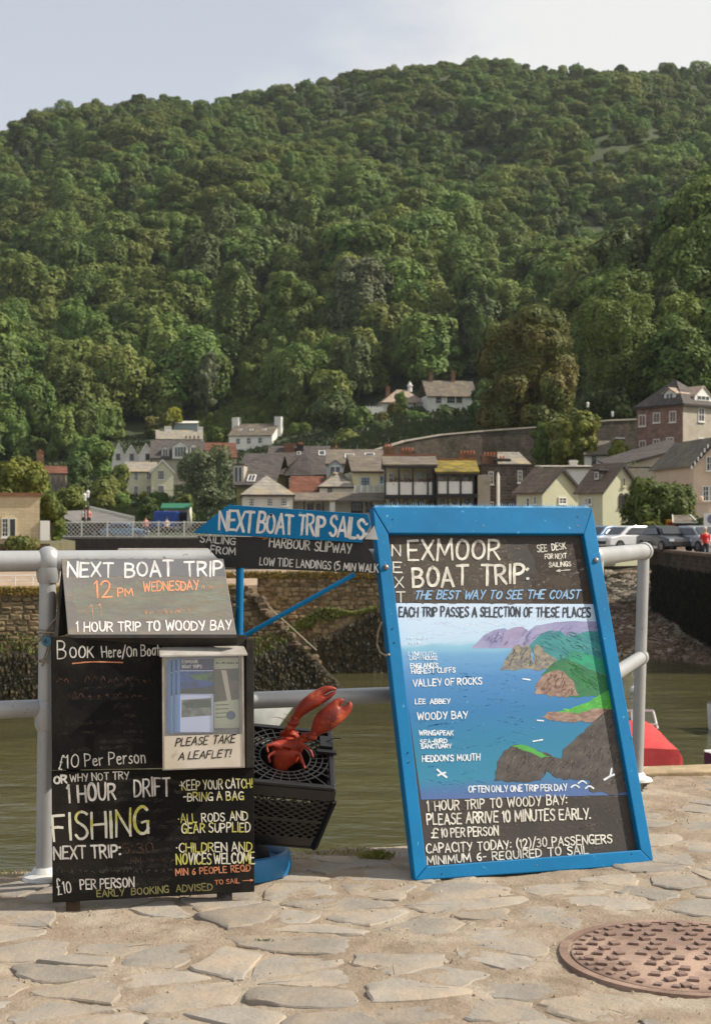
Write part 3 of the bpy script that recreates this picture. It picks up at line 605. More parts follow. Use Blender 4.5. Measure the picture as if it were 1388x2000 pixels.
LT('SEA-BIRD', 820,1453, 872,1451, 8, 2.6, A_wht); LT('SANCTUARY', 822,1462, 880,1461, 8, 2.6, A_wht)
LT("HEDDON'S MOUTH", 824,1488, 936,1485, 12, 2.9, A_wht, space=3); LT('OFTEN ONLY ONE TRIP PER DAY', 914,1548, 1106,1544, 12, 2.9, A_wht, space=1.6)
LT('1 HOUR TRIP TO WOODY BAY:', 834,1584, 1106,1571, 18, 3.4, M_chalk, space=3.4); LT('PLEASE ARRIVE 10 MINUTES EARLY.', 834,1611, 1152,1599, 21, 4, M_chalk, space=2.6)
LT('£', 842,1637, 855,1637, 20, 4.2, M_chalk); LT('10 PER PERSON', 861,1636, 972,1631, 17, 3.4, M_chalk)
LT('CAPACITY TODAY: (12)/30 PASSENGERS', 832,1667, 1194,1646, 17, 3.4, M_chalk, space=3); LT('MINIMUM 6- REQUIRED TO SAIL', 834,1689, 1148,1667, 16, 3.3, M_chalk, space=3.4)
# loose cord behind the left edge
q = MB(); q.tube([P(745,1215,5.12),P(738,1235,5.14),P(736,1258,5.14),P(742,1274,5.12),P(752,1280,5.08),P(760,1278,5.07)], .004, 6)
tag(q.build('cord', M_twine, smooth=True), 'loose loop of grey cord behind the left edge of the blue map board', 'cord')

# ================================================================ LEFT CHALKBOARD
M_black = mat('chalkboard_black', srgb(20,19,18), .8, col2=srgb(28,25,22), ns=5, col3=srgb(62,55,48), ns3=3.2, c3=(.50,.82), bump=.2, bs=50, spec=.15)
CB = empty('chalkboard_stand', (-.957, 4.50, .028), R(10.8), 'tall black chalkboard stand with fishing and boat trip offers, left of the crate', 'sign board', lean=R(6))
MCB = mw(CB)
def cb(px, py, y0=0): h_ = hit(MCB, px, py, y0); return (h_.x, h_.z)
q = MB(); q.prism([cb(103,1763),cb(497,1742),cb(496,1500),cb(101,1506)], 0, .02); q.build('lower_panel', M_black, CB, bevel=.002)
q = MB(); q.prism([cb(102,1504),cb(318,1500),cb(316,1243),cb(100,1243)], -.006, .014); q.build('upper_panel', M_black, CB, bevel=.002)
M_wood = mat('black_wood', srgb(18,17,16), .8, col2=srgb(50,42,34), ns=12, bump=.3, bs=40)
q = MB(); q.prism([cb(316,1500),cb(495,1498),cb(494,1252),cb(314,1243)], .012, .03); q.build('back_panel', M_wood, CB)
q = MB(); q.prism([cb(480,1500),cb(496,1499),cb(495,1248),cb(480,1248)], -.01, .04); q.build('side_post', M_wood, CB, bevel=.002)
q = MB(); q.prism([cb(314,1262),cb(480,1262),cb(480,1240),cb(314,1240)], .0, .035); q.build('cross_rail', M_wood, CB, bevel=.002)
M_leg = mat('wood_leg', srgb(92,72,50), .85, col2=srgb(54,44,36), ns=18, bump=.5, bs=30); M_legd = mat('wood_leg_dark', srgb(46,42,42), .8, col2=srgb(110,104,100), ns=24, contrast=(.5,.7))
for px, m in ((143,M_leg),(441,M_legd)):
    a = cb(px-14,1745); b = cb(px+14,1745)
    q = MB(); q.box(a[0], b[0], .021,.07, -.034 if px < 200 else -.036, .5); q.build('front_leg', m, CB, bevel=.002)
    q = MB(); q.bar(((a[0]+b[0])/2, .06, .78), ((a[0]+b[0])/2, .42, -.055), .03); q.build('rear_leg', m, CB)
LT = lambda *a, **k: lettering(CB, MCB, *a, **k)
C_y = mat('chalk_yellow', srgb(206,206,130), .9, col2=srgb(160,166,70), ns=22, contrast=(.4,.6)); C_yw = mat('chalk_yellowwhite', srgb(220,214,196), .9, col2=srgb(190,184,90), ns=11, contrast=(.48,.54))
C_o = mat('chalk_orange', srgb(222,150,110), .9, col2=srgb(180,110,76), ns=30, alpha=(70,.25,.5)); C_g = mat('chalk_olive', srgb(128,124,76), .9, col2=srgb(110,104,60), ns=30)
C_w = mat('chalk_w2', srgb(214,208,198), .9, col2=srgb(170,164,154), ns=26, alpha=(80,.22,.42)); C_gh = mat('chalk_ghost', srgb(84,58,46), .9, alpha=(40,.35,.65)); C_gw = mat('chalk_ghost2', srgb(70,66,60), .9, alpha=(40,.35,.65))
yp = -.006
LU = lambda *a, **k: lettering(CB, MCB, *a, y_plane=yp, **k)
LU('B', 113,1287, 130,1287, 33, 3.4, C_w); LU('OOK', 137,1285, 183,1284, 21, 3.2, C_w); LU('Here/On Boat', 200,1284, 312,1280, 21, 3, C_w)
stroke(CB, MCB, [(142,1296),(180,1292),(240,1294)], 2.4, C_o, yp); LU('£', 115,1502, 121,1503, 30, 2.6, C_w); LU('10', 129,1500, 154,1499, 24, 3, C_w); LU('Per Person', 167,1497, 284,1490, 23, 3, C_w)
for i_ in range(9): stroke(CB, MCB, [(112+random.uniform(0,150),1330+i_*17),(170+random.uniform(0,120),1326+i_*17+random.uniform(-8,8)),(250+random.uniform(0,50),1330+i_*17)], 7, mat('dust', srgb(60,54,48), .9, alpha=(25,.45,.75)), yp, off=.0005, name='chalk_smear')
scribble(CB, MCB, 112, 290, 1335, 26, C_gh, yp); scribble(CB, MCB, 130, 280, 1364, 20, C_gh, yp)
LT('OR', 106,1530, 131,1529, 14, 5, C_w); LT('WHY NOT TRY', 138,1527, 252,1521, 14, 3, C_w); LT('1 HOUR', 133,1568, 226,1562, 32, 6, C_w, space=3); LT('DRIFT', 263,1557, 332,1553, 34, 5, C_w)
LT('FISHING', 106,1642, 292,1628, 50, 7, C_yw, slant=.02); LT('NEXT TRIP:', 106,1678, 236,1674, 24, 5, C_w)
for i_ in range(12): stroke(CB, MCB, [(110+random.uniform(0,170),1530+i_*19),(200+random.uniform(0,120),1526+i_*19+random.uniform(-8,8)),(300+random.uniform(0,180),1528+i_*18)], 8, mat('dust', srgb(60,54,48), .9), off=.0005, name='chalk_smear')
LT('5:30', 240,1668, 300,1664, 20, 2.6, C_gh); LT('PM', 256,1688, 276,1687, 13, 2.2, C_gh); scribble(CB, MCB, 296, 346, 1686, 14, C_gh); scribble(CB, MCB, 112, 330, 1706, 18, C_gw)
LT('£', 114,1749, 122,1748, 34, 3, C_w); LT('10', 125,1745, 140,1743, 22, 3, C_w); LT('PER PERSON', 158,1737, 262,1732, 18, 3.4, C_w)
LT('EARLY BOOKING ADVISED', 190,1752, 415,1738, 13, 3, C_g, space=5)
LT('*KEEP YOUR CATCH!', 352,1544, 493,1538, 18, 3, C_yw); LT('-BRING A BAG', 359,1565, 476,1562, 16, 3, C_yw); LT('*ALL RODS AND', 349,1608, 484,1601, 17, 3, C_yw, space=3); LT('GEAR SUPPLIED', 355,1627, 489,1624, 18, 3.2, C_yw)
LT('*CHILDREN AND', 345,1665, 492,1662, 17, 3.2, C_yw); LT('NOVICES WELCOME', 345,1688, 497,1686, 21, 3.6, C_yw, space=1.4)
LT('MIN 6 PEOPLE REQD', 344,1710, 489,1701, 12, 2.8, C_o, space=3); LT('TO SAIL', 420,1728, 468,1724, 9, 2.2, C_o); LT('>', 474,1724, 494,1723, 8, 2, C_o)

# slanted lid board on top
pA = P(133,1240,4.60); pB = P(462,1240,4.70)
UB = empty('slanted_chalkboard', (pA.x, pA.y, pA.z), R(5), 'grey weathered slanted chalkboard reading next boat trip, standing on top of the tall board', 'sign board', lean=R(43))
MUB = mw(UB); hub = lambda px, py: (lambda h_: (h_.x, h_.z))(hit(MUB, px, py, 0))
M_grey = mat('chalkboard_grey', srgb(132,127,121), .75, col2=srgb(112,107,102), ns=3, contrast=(.35,.65), col3=srgb(150,134,112), ns3=5, c3=(.5,.7), bump=.25, bs=30, scale=(1,1,3.2))
tl, tr, br_, bl = hub(120,1091), hub(436,1091), hub(462,1240), hub(133,1240)
q = MB(); q.prism([bl,br_,tr,tl], 0, .014); q.build('panel', M_grey, UB, bevel=.002)
patch(UB, MUB, [(133,1092),(434,1092),(441,1126),(137,1126)], mat('clean_band', srgb(120,118,118), .75, col2=srgb(104,103,104), ns=4), off=.0004, name='clean_band', jag=2)
patch(UB, MUB, [(140,1142),(440,1134),(450,1208),(150,1212)], mat('chalk_cloud', srgb(158,144,122), .9, col2=srgb(152,164,148), ns=14, alpha=(6,.3,.8), scale=(1,1,5)), off=.0005, name='chalk_smear', jag=4)
LB = lambda *a, **k: lettering(UB, MUB, *a, off=.001, **k)
C_pk = mat('chalk_peach', srgb(240,150,104), .9, col2=srgb(220,160,130), ns=30, alpha=(70,.25,.45)); C_wh = mat('paint_white', srgb(236,232,226), .7, col2=srgb(196,192,186), ns=26); C_pw = mat('chalk_pinkwhite', srgb(240,216,204), .9, col2=srgb(230,226,220), ns=8, alpha=(70,.2,.4))
LB('NEXT BOAT TRIP', 133,1127, 434,1125, 28, 6, C_wh, space=3.6); LB('12', 186,1168, 219,1166, 34, 4.2, C_pk); LB('PM', 231,1166, 260,1164, 16, 3.2, C_pk); LB('WEDNESDAY', 281,1155, 388,1152, 18, 3.4, C_pk)
LB('11', 176,1206, 200,1204, 24, 3, mat('chalk_peachghost', srgb(196,150,120), .9, alpha=(50,.4,.6))); scribble(UB, MUB, 282, 366, 1200, 16, mat('chalk_peachghost', srgb(196,150,120), .9), w=3, off=.001)
LB('1 HOUR TRIP TO WOODY BAY', 150,1234, 452,1230, 18, 4, C_pw, space=2.6); scribble(UB, MUB, 394, 430, 1151, 14, mat('chalk_peachghost', srgb(196,150,120), .9), off=.001)
q = MB(); q.prism([(bl[0]-.004, bl[1]-.014),(br_[0],br_[1]-.014),(br_[0],br_[1]),(bl[0]-.004,bl[1])], -.002, .04); q.build('bottom_batten', M_wood, UB)
# dark side cheeks and rear leaf, in the lid's own frame
Mi = MUB.inverted()
def cheek(xl):
    a = MUB @ Vector((xl,.014,bl[1])); t_ = MUB @ Vector((xl,.014,tl[1])); back = Vector((0,1,0))
    pts = [a, t_, t_+Vector((0,.02,0)), Vector((a.x, t_.y+.20, a.z))]
    v = [Mi @ p for p in pts] + [Mi @ (p+Vector((.010 if xl < .1 else -.010,0,0))) for p in pts]
    q = MB(); q.add(v, [(0,1,2,3),(7,6,5,4),(0,4,5,1),(1,5,6,2),(2,6,7,3),(3,7,4,0)]); q.build('side_cheek', M_wood, UB)
cheek(tl[0]+.002); cheek(tr[0]-.004)
a = MUB @ Vector((tl[0],.014,tl[1])); b = MUB @ Vector((tr[0],.014,tr[1]))
q = MB(); pts = [a+Vector((0,.004,-.004)), b+Vector((0,.004,-.004)), Vector((b.x,b.y+.2,pA.z)), Vector((a.x-.06,a.y+.2,pA.z))]
q.quad(*[Mi @ p for p in pts]); q.quad(*[Mi @ (p+Vector((0,.01,0))) for p in reversed(pts)]); q.build('rear_leaf', M_wood, UB)

# leaflet dispenser
LH = empty('leaflet_dispenser', (-.957, 4.50, .028), R(10.8), 'clear plastic leaflet dispenser screwed to the tall black chalkboard', 'leaflet holder', lean=R(6))
def mk_clear():
    m = bpy.data.materials.new('clear_plastic'); m.use_nodes = True; t = m.node_tree; n = t.nodes; l = t.links; n.remove(n['Principled BSDF'])
    tr_ = n.new('ShaderNodeBsdfTransparent'); gl = n.new('ShaderNodeBsdfGlossy'); gl.inputs['Roughness'].default_value = .12; df = n.new('ShaderNodeBsdfDiffuse'); df.inputs[0].default_value = (.75,.74,.7,1)
    m1 = n.new('ShaderNodeMixShader'); m1.inputs[0].default_value = .02; l.new(tr_.outputs[0], m1.inputs[1]); l.new(df.outputs[0], m1.inputs[2])
    m2 = n.new('ShaderNodeMixShader'); m2.inputs[0].default_value = .06; l.new(m1.outputs[0], m2.inputs[1]); l.new(gl.outputs[0], m2.inputs[2]); l.new(m2.outputs[0], n['Material Output'].inputs[0]); return m
M_clear = mk_clear(); M_acr = mat('acrylic_edge', srgb(176,168,156), .35, col2=srgb(140,128,112), ns=10)
f0 = -.062
a = cb(318,1502,f0); b = cb(478,1497,f0); c = cb(478,1278,f0); d = cb(319,1278,f0)
x0, x1, z0, z1 = a[0], b[0], (a[1]+b[1])/2, (c[1]+d[1])/2
print('holder', x0, x1, z0, z1)
q = MB(); q.box(x0,x1,-.004,.0,z0,z1); q.build('back_plate', M_acr, LH)
for xa, xb in ((x0,x0+.003),(x1-.012,x1)): 
    q = MB(); q.box(xa,xb,f0+.003,-.004,z0,z1); q.build('side_plate', M_clear if xa == x0 else M_acr, LH)
q = MB(); q.box(x0,x1,f0,-.004,z0-.004,z0); q.build('bottom_plate', M_acr, LH)
q = MB(); q.box(x0,x1,f0,f0+.003,z0+.105,z1); q.build('front_plate', M_clear, LH)
q = MB(); q.box(x0,x1,f0-.001,f0+.004,z0,z0+.104); lab = q.build('notice_card', mat('notice_card', srgb(214,204,188), .8, col2=srgb(190,176,154), ns=6, col3=srgb(150,96,48), ns3=9, c3=(.66,.74)), LH)
for xx_ in (x0, x1-.006):
    q = MB(); q.box(xx_, xx_+.006, f0-.003, f0+.003, z0, z1); q.build('corner_strip', M_acr, LH)
q = MB(); q.add([(x0-.008,f0-.012,z1-.006),(x1+.012,f0-.012,z1-.006),(x1+.008,.0,z1+.022),(x0-.006,.0,z1+.022),(x0-.008,f0-.012,z1-.001),(x1+.012,f0-.012,z1-.001),(x1+.008,.0,z1+.027),(x0-.006,.0,z1+.027)], [(0,3,2,1),(4,5,6,7),(0,1,5,4),(1,2,6,5),(2,3,7,6),(3,0,4,7)])
q.build('lid', mat('lid_plastic', srgb(186,180,170), .4, col2=srgb(140,130,116), ns=16, contrast=(.4,.7)), LH)
M_ink = mat('ink', srgb(44,40,36), .8)
lettering(LH, MCB, 'PLEASE TAKE', 343,1457, 458,1450, 15, 3, M_ink, y_plane=f0-.001, slant=.3, space=3); lettering(LH, MCB, 'A LEAFLET!', 349,1484, 450,1478, 14, 3, M_ink, y_plane=f0-.001, slant=.3)
def leaflet(px0, px1, py0, py1, y, label, kind):
    o = empty('leaflet', (-.957, 4.50, .028), R(10.8), label, 'leaflet', 'leaflets in the clear dispenser', lean=R(6))
    T = lambda a, b: cb(a, b, y)
    q = MB(); q.prism([T(px0,py1),T(px1,py1),T(px1,py0),T(px0,py0)], y, y+.002); q.build('paper', mat('leaflet_'+kind, *( (srgb(178,186,214),) if kind == 'blue' else (srgb(196,200,170),) ), .6), o)
    def pp(pts, m, i=1): patch(o, MCB, pts, m, y, .0004*i, 'printed_picture')
    if kind == 'blue':
        pp([(px0+6,py0+1),(px1,py0+1),(px1,py0+24),(px0+6,py0+24)], mat('lf_navy', srgb(22,32,74), .6)); pp([(px0,py0),(px0+6,py0),(px0+6,py1),(px0,py1)], mat('lf_blue', srgb(70,124,186), .6))
        pp([(px0+6,py0+26),(px1,py0+26),(px1,py0+70),(px0+6,py0+70)], mat('lf_sea', srgb(34,84,160), .6, col2=srgb(18,44,96), ns=40)); pp([(px0+20,py0+34),(px1,py0+28),(px1,py0+46),(px0+35,py0+42)], mat('lf_hill', srgb(24,70,44), .6, col2=srgb(80,120,60), ns=60), 2)
        pp([(px0+6,py0+62),(px1,py0+56),(px1,py0+70),(px0+6,py0+70)], mat('lf_dark', srgb(40,52,40), .6), 3)
        pp([(px0+9,py0+82),(px1-4,py0+78),(px1-4,py0+112),(px0+9,py0+116)], mat('lf_photo', srgb(40,44,42), .6, col2=srgb(120,124,116), ns=40)); pp([(px0+10,py0+88),(px0+30,py0+82),(px1-6,py0+82),(px1-5,py0+96),(px0+20,py0+98)], mat('lf_hill2', srgb(40,56,38), .6), 2)
        lettering(o, MCB, 'EXMOOR', px0+10, py0+10, px0+40, py0+10, 6, 1.6, C_wh, y_plane=y, off=.001); lettering(o, MCB, 'BOAT TRIPS', px0+10, py0+20, px0+48, py0+20, 6, 1.6, C_wh, y_plane=y, off=.001)
    else:
        pp([(px0,py0+22),(px1,py0+20),(px1,py0+80),(px0,py0+86)], mat('lf_map', srgb(70,96,56), .6, col2=srgb(120,90,70), ns=40)); pp([(px0+25,py0+24),(px1,py0+22),(px1,py0+45),(px0+32,py0+44)], mat('lf_map2', srgb(96,66,66), .6, col2=srgb(60,80,50), ns=30), 2)
        pp([(px0+14,py0+24),(px0+24,py0+24),(px0+34,py0+84),(px0+26,py0+84)], mat('lf_path', srgb(206,196,176), .6), 3)
        pp([(px0+33+9*math.cos(k*.63), py0+112+9*math.sin(k*.63)) for k in range(10)], mat('lf_badge', srgb(84,104,128), .6), 2)
        scribble(o, MCB, px0+4, px0+46, py0+12, 7, mat('lf_green', srgb(50,90,50), .6), y, 1.8)
        for k in range(4): stroke(o, MCB, [(px0+4,py0+92+8*k),(px0+28,py0+91+8*k)], 1.6, mat('lf_green', srgb(50,90,50), .6), y)
leaflet(418,474,1285,1422,-.016,'green leaflet with a small map at the right of the clear dispenser','green')
leaflet(328,392,1289,1432,-.024,'rearmost of three blue boat trip leaflets, fanned out furthest left','blue')
leaflet(337,402,1287,1431,-.032,'middle one of three fanned blue boat trip leaflets','blue')
leaflet(346,417,1285,1430,-.040,'front blue boat trip leaflet with two coast pictures','blue')

# ================================================================ DIRECTION SIGN on its stand
DS = empty('direction_sign', (-.415, 5.03, 0), 0, 'blue and black arrow sign on a slim blue pole, between the two boards', 'sign')
Md = Matrix.Translation((-.415,5.03,0)); 
def ds(px, py, y0=0): h_ = hit(Md, px, py, y0); return (h_.x, h_.z)
q = MB(); q.tube([(-.006,0,.03),(.008,0,1.16)], .014, 12); q.build('pole', M_blue, DS, smooth=True)
q = MB(); q.tube([(-.002,0,1.08),(-.002,0,1.168)], .017, 12); q.build('pole_cap', mat('tape_dark', srgb(44,40,38), .6), DS, smooth=True)
q = MB(); a = ds(470,1246); b = ds(692,1122,-.006); q.tube([(a[0],0,a[1]),(b[0],-.004,b[1])], .0085, 8); q.build('stay', M_blue, DS, smooth=True)
q = MB(); q.prism([ds(385,1047,-.022),ds(440,1108,-.022),ds(735,1120,-.022),ds(734,1102,-.022),ds(727,1082,-.022),ds(714,1064,-.022),ds(705,1052,-.022)], -.022, -.014); q.build('black_arrow', mat('black_arrow', srgb(28,27,27), .55, col2=srgb(46,42,38), ns=7, contrast=(.5,.7)), DS, bevel=.001)
q = MB(); q.prism([ds(377,1041,-.040),ds(446,986,-.040),ds(718,1004,-.040),ds(724,1024,-.040),ds(706,1060,-.040)], -.040, -.024); q.build('blue_arrow', M_blue, DS, bevel=.0015)
q = MB(); q.prism([ds(712,1053,-.03),ds(731,1026,-.03),ds(738,1054,-.03)], -.022, -.014); q.build('arrow_end', M_white, DS)
lettering(DS, Md, 'NEXT BOAT TRIP SAILS:', 428,1034, 716,1052, 38, 7, C_wh, y_plane=-.040, gap=.8, space=1.6, jit=.08)
yb = -.022; C_w3 = mat('paint_w3', srgb(220,216,208), .8, col2=srgb(190,186,178), ns=20)
lettering(DS, Md, 'SAILING', 391,1058, 459,1064, 13, 3.4, C_w3, y_plane=yb); lettering(DS, Md, 'FROM', 412,1080, 459,1084, 14, 3.4, C_w3, y_plane=yb)
lettering(DS, Md, '>', 481,1054, 522,1060, 18, 2.6, mat('arrow_orange', srgb(196,124,60), .8), y_plane=yb); lettering(DS, Md, 'HARBOUR SLIPWAY', 526,1068, 685,1081, 18, 3.4, C_w3, y_plane=yb, space=3)
lettering(DS, Md, 'LOW TIDE LANDINGS (5 MIN WALK', 507,1103, 738,1118, 15, 2.8, C_w3, y_plane=yb, space=2.6)
q = MB(); q.lathe([(.175,.0),(.192,.004),(.197,.03),(.195,.06),(.188,.078),(.176,.082),(.168,.074),(.16,.045),(.13,.032),(.06,.034),(.05,.05),(.02,.05)], (-.006,-.03,.004), 40)
q.build('base_dish', mat('blue_rim', srgb(20,118,172), .4, col2=srgb(30,100,150), ns=4, col3=srgb(120,196,220), ns3=7, c3=(.6,.68), bump=.2, bs=30), DS, smooth=True)

# ================================================================ CRATE and LOBSTER
M_plas = mat('black_plastic', srgb(22,22,24), .4, col2=srgb(32,31,32), ns=6, bump=.1, bs=60, spec=.5)
M_plasw = mat('crate_top_plastic', srgb(40,39,40), .42, col2=srgb(74,70,66), ns=8, contrast=(.5,.8), spec=.5)
CR = bpy.data.objects.new('crate', None); COL.objects.link(CR)
tag(CR, 'black plastic milk crate with a netted lid, tilted on the pole base', 'crate')
pc = P(655,1541,4.76)     # right front top corner
CR.location = pc; CR.rotation_euler = (Matrix.Rotation(R(3),3,'Z') @ Matrix.Rotation(R(27),3,'X') @ Matrix.Rotation(R(7),3,'Y')).to_euler()
S = .335; H_ = .285; tp = .035
M_lin = mat('crate_liner', srgb(22,21,22), .7, col2=srgb(40,36,34), ns=14)
# local: x from -S..0, y 0..S (back), z 0 down to -H_
q = MB()
for (x0_,x1_,y0_,y1_) in ((-S,0,0,.018),(-S,0,S-.018,S),(-S,-S+.018,.018,S-.018),(-.018,0,.018,S-.018)): q.box(x0_,x1_,y0_,y1_,-.012,.002)
q.build('top_rim', M_plas, CR, bevel=.003)
q = MB(); q.box(-S-.003,.003,-.003,.006,-.05,-.010); q.box(-S-.003,.003,S-.006,S+.003,-.05,-.010); q.box(-S-.003,-S+.006,.006,S-.006,-.05,-.010); q.box(-.006,.003,.006,S-.006,-.05,-.010)
q.build('rim_band', M_plas, CR)
def side(a, b, name='side_grid'):   # a,b top corners; lattice between top band and bottom, tapering inwards
    a = Vector(a); b = Vector(b); cen = Vector((-S/2, S/2, 0)); f_ = 1-tp*2/S
    def pt(u, v):
        p = a.lerp(b, u); k = 1+(f_-1)*v; return Vector((cen.x+(p.x-cen.x)*k, cen.y+(p.y-cen.y)*k, -.05-(H_-.05)*v))
    q = MB(); n = 9; m_ = 8
    for i in range(-m_, n+1):
        for sgn in (1,-1):
            u0 = i/n; pts = []
            for s_ in range(m_+1):
                v = s_/m_*.82; u = u0+s_/n if sgn > 0 else 1-(u0+s_/n)
                if 0 <= u <= 1: pts.append(pt(u, v))
            for p0, p1 in zip(pts, pts[1:]): q.bar(p0, p1, .004, .005)
    q.bar(pt(0,0), pt(0,1), .018); q.bar(pt(1,0), pt(1,1), .018); q.bar(pt(0,.45), pt(1,.45), .006, .012)
    q.add([pt(0,.8),pt(1,.8),pt(1,1),pt(0,1)], [(0,1,2,3)])
    inn = Vector((cen.x,cen.y,0)); sh_ = lambda v: Vector((inn.x+(v.x-inn.x)*.95, inn.y+(v.y-inn.y)*.95, v.z))
    q2 = MB(); q2.add([sh_(pt(0,.12)),sh_(pt(1,.12)),sh_(pt(1,1)),sh_(pt(0,1))], [(0,1,2,3)]); q2.build('liner', M_lin, CR)
    q.build(name, M_plas, CR)
side((-S,0,0),(0,0,0)); side((0,0,0),(0,S,0)); side((0,S,0),(-S,S,0)); side((-S,S,0),(-S,0,0))
f_ = 1-tp*2/S; e = S/2*f_; q = MB()
for i in range(9):
    t = -e+2*e*i/8; q.bar((-S/2+t, S/2-e, -H_), (-S/2+t, S/2+e, -H_), .006); q.bar((-S/2-e, S/2+t, -H_), (-S/2+e, S/2+t, -H_), .006)
q.build('base_grid', M_plas, CR)
# net lid: spokes and rings round a hole
hc = Vector((-S*.50, S*.52, 0)); q = MB()
def rad(a, k):    # k 0 hole .. 1 square rim
    r0 = .088; c_, s_ = math.cos(a), math.sin(a); rs = min((-hc.x-.01)/c_ if c_ > 1e-6 else 9, (hc.x+S-.01)/-c_ if c_ < -1e-6 else 9, (S-hc.y-.01)/s_ if s_ > 1e-6 else 9, (hc.y-.01)/-s_ if s_ < -1e-6 else 9)
    rm = min(rs, .150); r_ = r0+(rm-r0)*k*1.25 if k <= .8 else rm+(rs-rm)*(k-.8)*5
    return hc + Vector((c_*r_, s_*r_, -.004-.010*(1-k)))
for k in range(30):
    a = 2*math.pi*k/30; pts = [rad(a, t) for t in (0,.4,.8,1)]
    for p0, p1 in zip(pts, pts[1:]): q.bar(p0, p1, .0035, .004)
for t in (0,.27,.54,.8):
    pts = [rad(2*math.pi*k/60, t) for k in range(61)]
    for p0, p1 in zip(pts, pts[1:]): q.bar(p0, p1, .004, .0045)
q.build('net_lid', M_plasw, CR)
q = MB(); q.box(-.05,-.004,S*.62,S*.8,.002,.022); q.box(-.06,.01,S*.55,S*.6,.002,.014); q.tube([(-.03,S*.7,.02),(.0,S*.72,.035),(.022,S*.66,.05)], .0022, 5); q.build('clip', M_plas, CR, bevel=.002)
q = MB(); q.lathe([(.10,0),(.095,.035),(.075,.06),(.075,.09),(.03,.095)], (-.40,5.03,.041), 24); 
tag(q.build('rubber_weight', mat('rubber', srgb(26,25,25), .7), smooth=True), 'black rubber weight sitting in the blue base dish under the crate', 'weight')

# lobster: one continuous skinned body
M_lob = mat('lobster_shell', srgb(160,52,26), .5, col2=srgb(96,28,18), ns=11, contrast=(.38,.66), col3=srgb(196,92,56), ns3=14, c3=(.54,.68), bump=.35, bs=90, disp=.004, spec=.4, coat=0)
def skin(name, verts, edges, radii, m, root=0, sub=2, parent=None):
    me = bpy.data.meshes.new(name); me.from_pydata([tuple(v) for v in verts], edges, []); o = bpy.data.objects.new(name, me); COL.objects.link(o)
    o.modifiers.new('skin', 'SKIN'); 
    if not me.skin_vertices: 
        me.attributes  # the layer is made by the modifier's object type
    bm = bmesh.new(); bm.from_mesh(me); ly = bm.verts.layers.skin.verify()
    bm.verts.ensure_lookup_table()
    for v, r_ in zip(bm.verts, radii):
        v[ly].radius = r_ if isinstance(r_, tuple) else (r_, r_); v[ly].use_root = False
    bm.verts[root][ly].use_root = True; bm.to_mesh(me); bm.free()
    o.modifiers['skin'].use_smooth_shade = True
    s_ = o.modifiers.new('sub', 'SUBSURF'); s_.levels = sub; s_.render_levels = sub
    dg = bpy.context.evaluated_depsgraph_get(); m2 = bpy.data.meshes.new_from_object(o.evaluated_get(dg)); bpy.data.objects.remove(o)
    m2.name = name
    return link(name, m2, m, parent, smooth=True, sharp=180)
import bmesh
def LPt(cx, cy, Y): return P(450+cx/4.08, 1320+cy/4.08, Y)
LV = []; LE = []; LR = []
def ch(prev, pts):
    for (cx_, cy_, Y_, r_) in pts:
        LV.append(LPt(cx_, cy_, Y_)); LR.append(r_)
        if prev is not None: LE.append((prev, len(LV)-1))
        prev = len(LV)-1
    return prev
b0 = ch(None, [(420,645,4.90,.048)]); b1 = ch(b0, [(452,580,4.92,.052)]); b2 = ch(b1, [(484,515,4.95,.040)]); b3 = ch(b2, [(510,465,4.97,.020)]); ch(b3, [(520,435,4.98,.004)])
ch(b0, [(395,730,4.90,.030),(400,800,4.92,.02)])
# arm and claw 1 (long, up): palm, then two fingers
w = ch(b2, [(450,445,4.92,.013),(475,415,4.91,.015),(505,375,4.91,.017),(520,335,4.91,.014)])
w = ch(w, [(548,285,4.91,(.022,.026)),(610,225,4.91,(.029,.034)),(670,178,4.91,(.025,.030))])
ch(w, [(722,128,4.91,.018),(775,103,4.91,.014),(820,100,4.91,.008),(845,114,4.91,.004)]); ch(w, [(728,196,4.91,.014),(778,168,4.91,.011),(818,140,4.91,.007),(838,126,4.91,.003)])
# arm and claw 2 (broad, right)
w = ch(b1, [(555,520,4.89,.015),(600,480,4.88,.017),(645,488,4.87,.017),(668,455,4.87,.014)])
w = ch(w, [(705,408,4.87,(.028,.034)),(765,350,4.87,(.040,.045)),(830,300,4.87,(.030,.038))])
ch(w, [(828,240,4.87,.021),(850,205,4.87,.015),(885,190,4.87,.009),(906,206,4.87,.004)]); ch(w, [(892,300,4.87,.023),(940,258,4.87,.018),(954,222,4.87,.011),(938,203,4.87,.004)])
for k, (sx1, sy1, ex1, ey1) in enumerate(((400,590,285,560),(410,640,300,640),(520,600,575,690),(520,560,640,600))):
    ch(b1 if k in (0,3) else b0, [((sx1+ex1)/2, (sy1+ey1)/2-30, 4.87, .007),(ex1, ey1, 4.86, .006),(ex1+(15 if k < 2 else 20), ey1+55, 4.85, .004)])
lob = skin('lobster', LV, LE, LR, M_lob, 1)
tag(lob, 'red lobster with both claws raised, poking out of the crate lid', 'lobster')
q = MB()
for k in range(26):
    a = random.choice([(620,215,4.895),(670,180,4.9),(740,180,4.905),(765,350,4.845),(830,300,4.85),(705,400,4.85),(470,560,4.885),(430,620,4.875),(500,500,4.92)])
    c_ = LPt(a[0]+random.uniform(-25,25), a[1]+random.uniform(-25,25), a[2]+.004); q.ball(c_, random.uniform(.001,.0022), 6, 4)
for f_, t_ in (((515,440),(330,330)),((525,445),(420,300))):
    q.tube([LPt(f_[0]+(t_[0]-f_[0])*s_, f_[1]+(t_[1]-f_[1])*s_-40*math.sin(3.14*s_), 4.96) for s_ in (0,.25,.5,.75,1)], [.0022,.0018,.0014,.001,.0005], 5)
